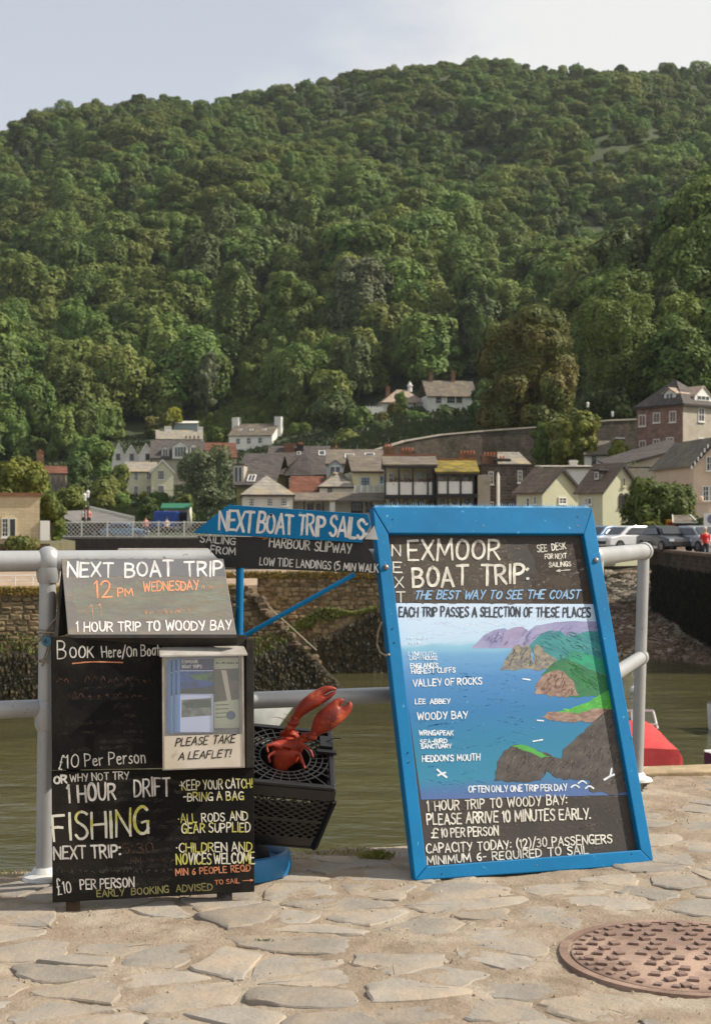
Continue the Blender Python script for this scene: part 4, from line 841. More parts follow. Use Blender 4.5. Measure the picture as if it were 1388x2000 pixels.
for t_ in range(7):      # teeth along the claws and spines on the shell
    q.ball(LPt(828+t_*9, 262-t_*8+(3 if t_ % 2 else 0), 4.862), .0045, 6, 4); q.ball(LPt(735+t_*13, 152-t_*7, 4.905), .003, 6, 4)
for (a_, b_, y_, r_) in ((520,335,4.91,.0175),(505,375,4.91,.0205),(475,415,4.91,.0185),(668,455,4.87,.0175),(645,488,4.87,.0205),(600,480,4.88,.0200)): q.ball(LPt(a_, b_, y_), r_, 12, 8, (1,1,.62))
for k in range(60):
    a_ = random.choice([(610,225,4.885,26),(665,185,4.888,22),(765,345,4.832,40),(820,300,4.838,28),(708,400,4.84,26),(452,585,4.872,34),(430,640,4.856,30),(484,515,4.915,26)]); q.ball(LPt(a_[0]+random.uniform(-1,1)*a_[3], a_[1]+random.uniform(-1,1)*a_[3], a_[2]+.004), random.uniform(.0012,.0026), 5, 3)
q.ball(LPt(500,452,4.945), .006, 8, 6); q.ball(LPt(530,455,4.945), .006, 8, 6)
q.build('feeler', M_lob, lob, smooth=True)

# weeds along the quay edge
M_weed = mat('dry_weed', srgb(170,158,84), .8, col2=srgb(110,120,50), ns=30)
def weed(c, n, w, h, label, m=None):
    q = MB(); r3 = random.Random(int(c[0]*1000))
    for k in range(n):
        x = c[0]+r3.gauss(0, w); y = c[1]+r3.gauss(0, w*.35); a = r3.uniform(0,6.28); hh = h*r3.uniform(.4,1); dx = r3.uniform(-1,1)*hh*.9; dy = r3.uniform(-1,1)*hh*.6
        q.add([(x-.0015*math.cos(a), y-.0015*math.sin(a), 0),(x+.0015*math.cos(a), y+.0015*math.sin(a), 0),(x+dx*.5, y+dy*.5, hh*.8),(x+dx, y+dy, hh)], [(0,1,2),(1,3,2)])
    tag(q.build('weed', m or M_weed), label, 'weed', 'weeds growing along the quay', kind='stuff')
e1 = PG(735,1676); weed((e1.x,e1.y), 380, .035, .03, 'tuft of dry yellow weed on the quay edge left of the map board')
e1 = PG(515,1841); weed((e1.x,e1.y), 60, .012, .012, 'tiny green weed in a joint of the paving', mat('green_weed', srgb(70,96,36), .8))
for px, py in ((620,1668),(660,1668),(560,1680),(30,1706),(700,1662)):
    e1 = PG(px,py); weed((e1.x,e1.y), 90, .05, .014, 'thin dry grass along the quay edge')
# ================================================================ WATER, RIVER BED, LAND
WZ = -4.7
def mk_water():
    m = bpy.data.materials.new('water'); m.use_nodes = True; t = m.node_tree; n = t.nodes; l = t.links; b = n['Principled BSDF']
    b.inputs['Base Color'].default_value = (.072,.066,.028,1); b.inputs['Roughness'].default_value = .06; b.inputs['Specular IOR Level'].default_value = .5; b.inputs['IOR'].default_value = 1.33
    tcn = n.new('ShaderNodeTexCoord'); hs = []
    for sc, dist, st in (((.9,1.5,1),1.0,.085),((4.2,7,1),1.0,.022),((.16,.25,1),1,.22)):
        mpn = n.new('ShaderNodeMapping'); mpn.inputs['Scale'].default_value = sc; l.new(tcn.outputs['Object'], mpn.inputs[0])
        z = n.new('ShaderNodeTexNoise'); z.inputs['Scale'].default_value = 1; z.inputs['Detail'].default_value = 4; l.new(mpn.outputs[0], z.inputs[0])
        k = n.new('ShaderNodeMath'); k.operation = 'MULTIPLY'; k.inputs[1].default_value = st; l.new(z.outputs[0], k.inputs[0]); hs.append(k.outputs[0])
    a = n.new('ShaderNodeMath'); l.new(hs[0], a.inputs[0]); l.new(hs[1], a.inputs[1]); a2 = n.new('ShaderNodeMath'); l.new(a.outputs[0], a2.inputs[0]); l.new(hs[2], a2.inputs[1])
    bn = n.new('ShaderNodeBump'); bn.inputs['Strength'].default_value = .55; bn.inputs['Distance'].default_value = 1; l.new(a2.outputs[0], bn.inputs['Height']); l.new(bn.outputs[0], b.inputs['Normal'])
    mpn = n.new('ShaderNodeMapping'); mpn.inputs['Scale'].default_value = (.12,.5,1); l.new(tcn.outputs['Object'], mpn.inputs[0])
    z = n.new('ShaderNodeTexNoise'); z.inputs['Scale'].default_value = 1; z.inputs['Detail'].default_value = 6; l.new(mpn.outputs[0], z.inputs[0])
    q = n.new('ShaderNodeMapRange'); q.inputs[1].default_value = .4; q.inputs[2].default_value = .62; l.new(z.outputs[0], q.inputs[0])
    mm = n.new('ShaderNodeMix'); mm.data_type = 'RGBA'; l.new(q.outputs[0], mm.inputs[0]); mm.inputs[6].default_value = (.082,.075,.031,1); mm.inputs[7].default_value = (.066,.062,.028,1); l.new(mm.outputs[2], b.inputs['Base Color'])
    return m
q = MB(); q.quad((-70,-30,WZ),(70,-30,WZ),(70,112,WZ),(-70,112,WZ)); tag(q.build('water', mk_water()), kind='structure')
M_bed = mat('river_shingle', srgb(150,128,104), .95, col2=srgb(96,78,62), ns=3, contrast=(.35,.65), col3=srgb(176,164,140), ns3=.6, c3=(.5,.62), bump=1, bs=5, disp=.15)
def grid(name, xs, ys, fz, m, kind='structure', smooth=True, parent=None):
    vs = [(x, y, fz(x, y)) for y in ys for x in xs]; nx_ = len(xs)
    fs = [(j*nx_+i, j*nx_+i+1, (j+1)*nx_+i+1, (j+1)*nx_+i) for j in range(len(ys)-1) for i in range(nx_-1)]
    me = bpy.data.meshes.new(name); me.from_pydata(vs, [], fs); o = link(name, me, m, parent, smooth=smooth, sharp=180)
    if kind: o['kind'] = kind
    return o
def bedz(x, y):
    z = np.interp(y, [40,56,63,80,105,125], [-6.2,-5.3,-4.7,-3.75,-2.4,-1.6]) + .12*math.sin(x*.9+y*.4)+.08*math.sin(x*2.1-y*1.3)+random.uniform(-.05,.05)
    if y > 112.0: z = -2.6
    return z + max(0, (x-.155*y-4)*.04)
grid('river_bed', np.arange(-34, 34, .7), np.arange(40, 122, .7), bedz, M_bed)
# boulders and cobbles on the bed: stuff
def rock(q, c, r_, rr_=random):
    pts = []; ph = rr_.uniform(0,6.28)
    for z, k in ((-.3,.8),(.25,1.0),(.62,.6)):
        for i in range(5):
            a = ph+i*1.257+rr_.uniform(-.25,.25); s_ = r_*k*rr_.uniform(.8,1.2); pts.append((c[0]+s_*math.cos(a), c[1]+s_*.8*math.sin(a), c[2]+z*r_*rr_.uniform(.75,1.1)))
    fs = [(j*5+i, j*5+(i+1)%5, (j+1)*5+(i+1)%5, (j+1)*5+i) for j in range(2) for i in range(5)] + [(10,11,12,13,14)]
    q.add(pts, fs)
M_rock = mat('pale_boulder', srgb(150,140,122), .9, col2=srgb(104,94,80), ns=3, bump=.6, bs=12, island=.35)
M_rockd = mat('wet_stone', srgb(120,100,80), .8, col2=srgb(84,68,54), ns=3, island=.4, bump=.5, bs=12)
r4 = random.Random(21); q = MB()
for k in range(1100):
    px = r4.uniform(1130,1300); Y = r4.uniform(87,106); x = PX(px, Y); rock(q, (x, Y, bedz(x, Y)), r4.uniform(.1,.42), r4)
tag(q.build('boulders', M_rock, smooth=True, sharp=35), 'pale boulders heaped on the dry river bed right of the map board', 'boulders', kind='stuff')
q = MB()
for k in range(5200):
    px = r4.uniform(1150,1420); Y = r4.uniform(58,88); x = PX(px, Y); rock(q, (x, Y, bedz(x, Y)), r4.uniform(.04,.11), r4)
tag(q.build('shingle', M_rockd), 'brown shingle on the small harbour beach by the water', 'shingle', kind='stuff')

# ================================================================ HARBOUR WALLS
def stonemat(name, base, dark, warm):
    return mat(name, base, .9, col2=dark, ns=2.5, contrast=(.35,.65), col3=warm, ns3=1.1, c3=(.52,.64), bump=.9, bs=9, disp=.05, rnd=.42, spec=.2)
M_st = stonemat('harbour_stone', srgb(156,138,106), srgb(104,90,68), srgb(170,136,104)); M_wallcore = mat('wall_mortar', srgb(172,154,120), .95, col2=srgb(70,60,44), ns=3, col3=srgb(90,84,44), ns3=1, bump=.8, bs=14, disp=.05)
STV = []
for k in range(6):
    r5 = random.Random(k); vs = []
    j = lambda s_: r5.uniform(-s_, s_)
    o8 = [(-.5,-.5),(-.1,-.54),(.5,-.5),(.53,0),(.5,.5),(.05,.53),(-.5,.5),(-.53,.05)]
    vs = [(a+j(.05), .55, b+j(.05)) for a, b in o8] + [(a*.94+j(.05), -.2+j(.08), b*.92+j(.05)) for a, b in o8] + [(a*.6+j(.05), -.5+j(.1), b*.6+j(.05)) for a, b in o8]
    fs = [(i, i+8, (i+1)%8+8, (i+1)%8) for i in range(8)] + [(8+i, 16+i, 16+(i+1)%8, 8+(i+1)%8) for i in range(8)] + [tuple(range(16, 24))]
    me = bpy.data.meshes.new('stone'); me.from_pydata(vs, [], fs); me.validate(); me.materials.append(M_st); STV.append((me, vs, fs))
def stone_wall(name, A, B_, z0, z1a, z1b, label, visible=None, thick=.9, sw=(.22,.5), sh=(.14,.26), zlow=None, limit=300, clipf=None, batter=0.0):
    """wall from A to B (x,y), stones laid in rough courses on its front; the largest seen are parts, the rest one stuff part"""
    A = Vector((*A,0)); B_ = Vector((*B_,0)); d = (B_-A); Ln = d.length; d.normalize(); nrm = Vector((d.y,-d.x,0)); ang = math.atan2(d.y, d.x)
    o = empty(name, (A.x, A.y, z0), ang, label, 'harbour wall')
    q = MB(); n = 24
    vs = []
    for i in range(n+1):
        u = Ln*i/n; zt = z1a+(z1b-z1a)*i/n-z0
        if clipf: zt = min(zt, clipf(u)-z0)
        vs += [(u,0,0),(u,batter*zt,zt-.04),(u,thick,zt-.04),(u,thick,0)]
    fs = []
    for i in range(n):
        for k in range(4): fs.append((4*i+k, 4*i+(k+1)%4, 4*i+4+(k+1)%4, 4*i+4+k)[::-1])
    fs += [(0,1,2,3),(4*n+3,4*n+2,4*n+1,4*n)]
    q.add(vs, fs); q.build('core', M_wallcore, o)
    r5 = random.Random(len(name)+int(A.x*7)); z = 0; rest = MB(); c = 0
    while z < max(z1a, z1b)-z0:
        h_ = r5.uniform(*sh); u = -r5.uniform(0,.3)
        while u < Ln:
            w_ = r5.uniform(*sw); uc = u+w_/2; zt = z1a+(z1b-z1a)*uc/Ln-z0
            if clipf: zt = min(zt, clipf(uc)-z0)
            zz = z+h_/2+r5.uniform(-.03,.03); u += w_+.02
            if zz+h_/2 > zt+.05 or uc < 0 or uc > Ln: continue
            if zlow is not None and zz+z0 < zlow(uc): continue
            hh = h_*r5.uniform(.85,1.15)-.02; y_ = .0+batter*zz+r5.uniform(-.03,.02); k = r5.randrange(6); rot = r5.uniform(-.06,.06)
            Mx = Matrix.LocRotScale(Vector((uc, y_, zz)), Matrix.Rotation(rot,3,'Y'), Vector((w_, .14, hh)))
            vis = visible(o, uc, zz) if visible else True
            if vis and c < limit:
                s_ = bpy.data.objects.new('stone', STV[k][0]); COL.objects.link(s_); s_.parent = o; s_.location, s_.rotation_euler, s_.scale = Mx.to_translation(), Mx.to_euler(), Mx.to_scale(); c += 1
            else: rest.add([Mx @ Vector(v) for v in STV[k][1]], STV[k][2])
        z += h_
    if rest.v: tag(rest.build('stone_courses', mat('harbour_stone_rest', srgb(156,138,106), .9, col2=srgb(104,90,68), ns=2.5, island=.4, bump=.9, bs=9, disp=.05, spec=.2), o), kind='stuff')
    return o
def pxof(v): return CX+F*v.x/v.y, HY-F*(v.z-CAMZ)/v.y
# near left wall: from far left to the slanting buttress
YA = 48.0
uA = (PX(-60,46.8), 46.8); uB = (PX(672,50.0), 50.0)
def visn(o, u, z):
    w_ = mw(o) @ Vector((u, 0, z)); a, b = pxof(w_); return (-5 < a < 78 or 466 < a < 760) and 1100 < b < 1330
lenAB = math.hypot(uB[0]-uA[0], uB[1]-uA[1])
slope = lambda u: -.80 if u < lenAB-3.55 else -.80 - (u-(lenAB-3.55))*1.04
low = lambda u: -3.1+.25*math.sin(u*1.3)+.15*math.sin(u*3.1)
wn = stone_wall('harbour_wall', uA, uB, -5.3, -.80, -.80, 'near stone harbour wall with seaweed at its foot, sloping down at its right end', visn, zlow=low, clipf=slope, limit=300, sw=(.2,.42), sh=(.13,.22))
# right-hand wall behind it
uC = (PX(430,57.0), 57.0); uD = (PX(1010,58.2), 58.2)
wf = stone_wall('harbour_wall', uC, uD, -5.3, -.62, -.62, 'farther stone harbour wall with green weed and dark seaweed, behind the sloping end of the near wall', visn, zlow=lambda u: -2.2-.15*math.sin(u*2)-(.9 if u < 4.5 else 0), limit=300, sw=(.2,.42), sh=(.13,.22))
# boulders down the sloping end
q_ = []
r6 = random.Random(4)
for k in range(26):
    t = (k/25)*.72; u = lenAB-3.7+3.7*t; z = -.9-3.75*t + 0
    w_ = mw(wn) @ Vector((u, 0, 0)); q = MB(); rock(q, (0,0,0), r6.uniform(.14,.26), r6)
    o = q.build('boulder', mat('warm_boulder', srgb(112,92,70), .9, col2=srgb(72,62,46), ns=5, bump=.7, bs=12, rnd=.25), wn, smooth=True, sharp=40); o.location = (u+r6.uniform(-.2,.12), r6.uniform(-.2,.05), slope(u)+5.3-.12+r6.uniform(-.2,.06))
# back faces: slipway fill and land behind
M_path = mat('slipway_concrete', srgb(176,150,124), .9, col2=srgb(140,118,96), ns=1.2, bump=.4, bs=10)
q = MB(); q.slab([(PX(-60,46.8)-16,47.6),(PX(-60,46.8),47.6),(PX(500,49.6),50.3),(PX(500,57),57.8),(PX(760,58),58.9),(PX(1010,58.2),59),(PX(1010,63),63),(PX(560,70),70),(-40,70)], -5.6, -.86); tag(q.build('slipway', M_path), kind='structure')
# seaweed: hanging fronds (stuff)
M_sw = mat('bladderwrack', srgb(66,56,30), .6, col2=srgb(40,36,20), ns=3, island=.6, spec=.35); M_sw2 = mat('green_algae', srgb(96,100,34), .8, col2=srgb(62,70,24), ns=3, island=.4)
M_sw3 = mat('top_moss', srgb(140,112,48), .9, col2=srgb(88,78,34), ns=3, island=.45)
def fronds(wall, u0, u1, zf, n, ln, w_, m, label, cat, out_=.16, seed=1, clipz=None):
    q = MB(); r7 = random.Random(seed); Mw = mw(wall); z0 = wall.location.z
    for k in range(n):
        u = r7.uniform(u0, u1); za, zb_ = zf(u)
        t_ = r7.random(); z = zb_+(za-zb_)*t_
        if clipz and z > clipz(u): z = clipz(u)-r7.uniform(0,.2)
        l_ = ln*r7.uniform(.5,1.4); y = -.1-r7.uniform(0, out_); dx = r7.uniform(-.35,.35)*l_; ww = w_*r7.uniform(.5,1.3)
        p = [(u-ww/2,y+.05,z-z0),(u+ww/2,y+.05,z-z0),(u+ww/2+dx*.5,y-.05*r7.random(),z-z0-l_*.6),(u-ww/2+dx*.5,y-.05*r7.random(),z-z0-l_*.6),(u+dx,y-.02,z-z0-l_)]
        q.add([Mw @ Vector(v) for v in p], [(0,3,2,1),(3,4,2)])
    return tag(q.build('seaweed', m), label, cat, kind='stuff')
fronds(wn, 0, lenAB+.2, lambda u: (-3.15+.3*math.sin(u*1.3), -4.75), 9000, .28, .07, M_sw, 'dark brown seaweed hanging along the foot of the near harbour wall', 'seaweed', seed=2, clipz=slope)
fronds(wn, 0, lenAB, lambda u: (-2.55+.3*math.sin(u*1.3), -3.4), 1600, .12, .05, M_sw2, 'thin green algae above the seaweed on the near harbour wall', 'algae', out_=.05, seed=3, clipz=slope)
lenCD = math.hypot(uD[0]-uC[0], uD[1]-uC[1])
fronds(wf, 0, lenCD, lambda u: (-2.85+.35*math.sin(u*.9+1) + min(.7, max(-.4,(u-4)*.3)), -4.75), 10000, .32, .09, M_sw, 'dark brown seaweed covering the lower half of the farther harbour wall', 'seaweed', seed=4)
fronds(wf, 2.2, lenCD, lambda u: (-2.3+.25*math.sin(u*1.9) + min(.5, max(-.3,(u-4)*.2)), -2.6+ min(.6, max(-.4,(u-4)*.3))), 3200, .13, .07, M_sw2, 'bright green algae band across the farther harbour wall', 'algae', out_=.06, seed=5)
fronds(wn, 0, lenAB-3.6, lambda u: (-.74,-.98), 2400, .1, .05, M_sw3, 'ochre moss and dry grass fringing the top of the near harbour wall', 'moss', out_=.04, seed=6)
fronds(wf, 0, lenCD, lambda u: (-.55,-.8), 2400, .1, .05, M_sw3, 'ochre moss fringing the top of the farther harbour wall', 'moss', out_=.04, seed=7)
# white handrails on the walls
M_wr = mat('white_rail', srgb(220,216,206), .5)
def handrail(A, B_, z, n, label, r_=.022, cat='handrail', h=.9, endbend=False):
    A = Vector(A); B_ = Vector(B_); o = empty('handrail', A, 0, label, cat); q = MB(); d = B_-A
    q.tube([(0,0,h),tuple(d+Vector((0,0,h)))], r_, 6); q.tube([(0,0,h*.5),tuple(d+Vector((0,0,h*.5)))], r_*.7, 6); q.build('rail', M_wr, o)
    for i in range(n+1):
        p = d*(i/n); q = MB(); q.tube([tuple(p), tuple(p+Vector((0,0,h)))], r_, 6); q.build('upright', M_wr, o)
    return o
handrail((PX(-80,48),48.4,-.8), (PX(128,48.6),49,-.8), 0, 6, 'thin white handrail on the near harbour wall at the left edge', h=.33)
handrail((PX(232,54),54,-.75), (PX(432,54),54,-.75), 0, 6, 'thin white handrail between the bridge and the slanted chalkboard', h=1.1, r_=.03)
handrail((PX(440,57),57.2,-.62), (PX(790,57),57.6,-.62), 0, 8, 'low thin rail along the top of the farther harbour wall', h=.12, r_=.018)
q = MB(); a = P(455,1118,49.4); b = P(618,1270,49.4); q.tube([a, a.lerp(b,.5)+Vector((0,0,-.03)), b], .02, 5)
tag(q.build('mooring_rope', mat('pale_rope', srgb(190,178,150), .8), smooth=True), 'taut pale mooring rope slanting down the harbour wall between the boards', 'rope')
# steps stain
# street side on the right: land slab with its walls
M_street = mat('street_asphalt', srgb(120,116,110), .9, col2=srgb(96,92,88), ns=1, bump=.3, bs=20)
SZ = -.2
corner = (PX(1286,82), 82.0); q = MB()
q.slab([(PX(780,116),116),(PX(1400,112),112),(PX(1400,95),95),corner,(PX(1500,57.5),57.5),(90,50),(90,128),(PX(780,128),128)], -6.5, SZ); tag(q.build('street', M_street), kind='structure')
M_dkwall = brickmat('dark_wall', srgb(74,62,52), srgb(52,44,38), srgb(84,74,62), 1, .42, .2, .02, noise=.5, stain=srgb(36,32,22))
def plainwall(A, B_, z0, z1, t_, label, m, name='quay_wall', cop=True, cat='wall'):
    A = Vector((*A,0)); B_ = Vector((*B_,0)); d = B_-A; o = empty(name, (A.x,A.y,z0), math.atan2(d.y,d.x), label, cat)
    q = MB(); q.box(0, d.length, -t_, 0, 0, z1-z0); q.build('masonry', m, o)
    if cop: q = MB(); q.box(-.05, d.length+.05, -t_-.06, .1, z1-z0, z1-z0+.14); q.build('coping', mat('coping', srgb(112,92,76), .9, col2=srgb(82,68,56), ns=2, bump=.5, bs=10), o)
    return o
wr = plainwall(corner, (PX(1500,57.5),57.5), -5.6, SZ, .35, 'tall dark harbour wall overgrown with weed, right of the silver railing', M_dkwall)
plainwall((PX(780,116),116), (PX(1400,112),112), -5.6, SZ-.05, .35, 'far quay wall behind the boulders, under the parked cars', M_dkwall)
plainwall((PX(1400,95),95), corner, -5.6, SZ, .35, 'short return of the dark harbour wall above the river bed', M_dkwall)
q = MB(); a = Vector((corner[0],corner[1],0)); q.box(corner[0]-.25, corner[0]+.9, corner[1]-1.0, corner[1]-.3, -4.2, SZ); tag(q.build('wall_pier', mat('pier_stone', srgb(104,86,70), .9, col2=srgb(76,62,50), ns=2, bump=.6, bs=8), bevel=.03), 'lighter stone pier at the corner of the dark harbour wall', 'pier')
q = MB(); r8 = random.Random(9); dvec = Vector((PX(1500,57.5)-corner[0], 57.5-corner[1], 0)); nn = Vector((dvec.y,-dvec.x,0)).normalized()
for k in range(9000):
    t_ = r8.random(); z = -.9-3.2*r8.random()**.9; c_ = Vector((corner[0],corner[1],0))+dvec*t_+nn*(.36+r8.uniform(.0,.22)); c_.z = z; s_ = r8.uniform(.05,.16)
    q.add([c_, c_+Vector((s_,0,-s_*.6)), c_+Vector((s_*.5+r8.uniform(-.1,.1),-.05,-s_*2.2))], [(0,1,2)])
tag(q.build('wall_weed', mat('wall_weed', srgb(50,50,28), .8, col2=srgb(38,34,22), ns=2, island=.6)), 'dark weed hanging over the tall right-hand harbour wall', 'weed', kind='stuff')

# ================================================================ BRIDGE with white lattice parapet
BY = 112.0
BR = empty('footbridge', (PX(110,BY), BY, 0), 0, 'bridge with white lattice parapet and dark girder left of the arrow sign', 'bridge')
bx1 = PX(800,BY)-PX(110,BY); zt = PZ(1019,BY); zb_ = PZ(1048,BY)
q = MB(); q.box(-.5, bx1, .02, 6, zb_-.28, zb_-.14); q.build('deck', M_street, BR)
q = MB(); q.box(-.5, bx1, -.05, .2, PZ(1078,BY), zb_-.12); q.box(-.5,bx1,5.6,5.9,PZ(1078,BY),zb_-.12); q.build('girder', mat('dark_girder', srgb(40,36,34), .8, col2=srgb(60,52,44), ns=3), BR)
M_lat = mat('lattice_white', srgb(232,230,224), .6, col2=srgb(214,210,200), ns=6)
bay = (PX(160,BY)-PX(110,BY)); nb = int(bx1/bay)
def lat_mesh():
    q = MB(); h_ = zt-zb_-.16; n = 6; dx = bay/n
    for i in range(-3, n+1):
        for s_ in (1,-1):
            x0_, z0_, x1_, z1_ = i*dx, 0, (i+3)*dx, h_
            if x0_ < 0: z0_ = h_*(-x0_)/(3*dx); x0_ = 0
            if x1_ > bay: z1_ = h_*(1-(x1_-bay)/(3*dx)); x1_ = bay
            if x1_-x0_ < .05: continue
            if s_ < 0: x0_, x1_ = bay-x0_, bay-x1_
            q.bar((x0_, .0 if s_ > 0 else .03, z0_), (x1_, .0 if s_ > 0 else .03, z1_), .10, .02)
    return q
q = lat_mesh(); lat0 = q.build('lattice_panel', M_lat, BR, loc=(0,0,zb_+.05)); q = MB(); q.box(-.05,.05,-.05,.07,0,zt-zb_+.02); q.box(-.07,.07,-.07,.09,zt-zb_+.02,zt-zb_+.06); po0 = q.build('parapet_post', M_lat, BR, loc=(0,0,zb_))
for i in range(1, nb+1):
    if i < nb: o = lat0.copy(); COL.objects.link(o); o.location = (i*bay,0,zb_+.05)
    o = po0.copy(); COL.objects.link(o); o.location = (i*bay,0,zb_)
q = MB(); q.box(0, nb*bay, -.04,.06, zt-.09, zt); q.build('top_rail', M_lat, BR); q = MB(); q.box(0, nb*bay, -.04,.06, zb_-.02, zb_+.05); q.build('bottom_rail', M_lat, BR)
q = MB(); q.box(PX(84,BY)-PX(110,BY), -.1, -.3, 1.2, -6, zt+.02); q.build('abutment', brickmat('abut', srgb(120,98,72), srgb(90,74,56), srgb(130,112,88), 1, .4, .2), BR)

# left platform with yellow brick building
q = MB(); q.slab([(-60,70),(PX(98,70),70),(PX(120,80),84),(PX(96,111),111.6),(-60,111.6)], -6, PZ(1062,70)); tag(q.build('terrace', mat('terrace_ground', srgb(110,100,76), .9, col2=srgb(84,84,50), ns=1)), kind='structure')
plainwall((-26,69.9), (PX(98,69.9),69.9), -5, PZ(1066,70), .3, 'ivy-topped brown stone wall below the yellow brick building', brickmat('brown_rubble', srgb(132,104,78), srgb(92,74,56), srgb(120,102,82), 1, .35, .18, .02, stain=srgb(70,66,34)), cop=False)
# ================================================================ LAND
KU = [-.3,-.1,.03,.12,.25]
PR_ = {
 -.3: ([84,112,130,160,200,240,262,300,330,345], [-1.2,-.8,.2,1.5,3,4.5,6.5,11,17,23]),
 -.1: ([84,112,130,160,200,240,262,300,330,345], [-1.2,-.8,.2,1.5,3,5,7.0,11,17,23]),
 .03: ([84,112,125,150,163,170,200,260,300,326,345], [-1.2,-.3,0,1.5,3,9,12,19,23,27.2,33]),
 .12: ([84,112,125,150,163,170,200,260,300,326,345], [-.5,-.3,0,3,6,11,14,20,24,28,40]),
 .25: ([84,112,125,150,163,170,200,230,260,300,345], [-.5,-.3,.5,8,9,12,26,42,54,58,56]),
}
HYs = [345,400,450,500,560,620,700,760,800,900,1100]
HZ = [23,54,80,107,140,172,214,243,252,258,262]
def terr(x, y):
    u = max(-.3, min(.25, x/max(y, 30)))
    if y <= 345: return float(np.interp(u, KU, [np.interp(y, *PR_[k]) for k in KU]))
    a = float(np.interp(u, KU, [PR_[k][1][-1] for k in KU])); z = float(np.interp(y, HYs, HZ)); f = max(0, 1-(y-345)/90)
    ux = x/760*760/max(y,1)
    lat = float(np.interp(x/y, [-.34,-.25,-.2,-.14,-.1,-.05,0,.05,.1,.25,.4], [.745,.858,.893,.924,.931,.951,.982,1.002,.994,.992,.975]))
    lat = 1-(1-lat)*min(1, (y-345)/250)
    z = z*lat + 8*math.sin(x*.03+y*.016+.6)*min(1,(y-345)/60)*max(0,min(1,(780-y)/120)) + 4.5*math.sin(x*.062-y*.03+1)*min(1,(y-345)/60)*max(0,min(1,(790-y)/90))
    return z + f*(a-23)
M_land = mat('hill_ground', (.036,.050,.018), .95, col2=(.045,.06,.02), ns=.08, col3=(.055,.07,.025), ns3=.03, c3=(.5,.6))
ys = list(np.arange(112.6, 350, 2.5)) + list(np.arange(350, 820, 10)) + [900,1100,1500]
xs = sorted(set(list(np.arange(-420, 421, 12)) + list(np.arange(-72, 80, 2.5))))
grid('land', xs, ys, lambda x, y: terr(x, y) - (.0 if y > 113 else 5), M_land)
q = MB(); q.quad((-3000,-3000,-7.5),(3000,-3000,-7.5),(3000,5000,-7.5),(-3000,5000,-7.5)); tag(q.build('sea_floor', M_land), kind='structure')

# ================================================================ HOUSES
def wallm(name, c, c2=None, c3=None): return mat('render_'+name, c, .9, col2=c2 or tuple(v*.86 for v in c[:3]), ns=.7, col3=c3, ns3=.5, c3=(.58,.72), bump=.2, bs=8, spec=.2)
M_cream = wallm('cream', srgb(208,200,166)); M_wht = wallm('white', srgb(232,230,222), srgb(218,214,204)); M_pale = wallm('pale', srgb(224,218,202)); M_lemon = wallm('lemon', srgb(203,201,170), srgb(194,191,160)); M_yel = wallm('yellow', srgb(224,218,188))
M_pink = wallm('pink', srgb(214,190,166)); M_greyr = wallm('grey', srgb(182,172,156), srgb(164,153,136), srgb(142,130,112)); M_grn = wallm('olive', srgb(140,132,92))
M_brk = brickmat('red_brick', srgb(146,116,104), srgb(128,98,88), srgb(140,116,98), 1, .5, .16, .012, noise=.3); M_stn = brickmat('grey_stone', srgb(92,84,76), srgb(66,60,54), srgb(104,96,86), 1, .5, .25, .02, noise=.5)
M_ybrk = brickmat('yellow_brick', srgb(196,180,148), srgb(188,170,136), srgb(176,160,130), 1, .5, .17, .012, noise=.15, bump=.4)
def slatem(n, a, b, s=None): return brickmat('slate_'+n, a, b, tuple(v*.6 for v in a[:3]), 1, .45, .3, .02, rough=.75, noise=.3, stain=s, bump=.9)
R_dark = slatem('dark', srgb(98,90,84), srgb(82,76,72)); R_mid = slatem('mid', srgb(122,112,100), srgb(104,96,86), srgb(136,124,98)); R_pale = slatem('pale', srgb(158,150,136), srgb(140,133,120), srgb(170,150,118)); R_pink = slatem('pink', srgb(178,158,140), srgb(162,142,124))
R_moss = slatem('moss', srgb(150,130,54), srgb(118,106,54), srgb(96,84,44)); R_tile = slatem('tile', srgb(128,84,64), srgb(104,66,50), srgb(90,60,46)); R_brn = slatem('brown', srgb(128,110,94), srgb(114,98,84), srgb(104,96,80))
M_glass = mat('window_glass', srgb(44,48,52), .12, spec=.8); M_frame = mat('window_frame', srgb(222,218,208), .6); M_fdark = mat('window_frame_dark', srgb(60,52,44), .6); M_trim = mat('dark_trim', srgb(52,44,40), .7); M_bltrim = mat('black_timber', srgb(34,32,32), .6)
M_chb = brickmat('chimney_brick', srgb(140,96,70), srgb(116,80,60), srgb(130,110,90), 1, .3, .12); M_pot = mat('chimney_pot', srgb(170,100,66), .8)
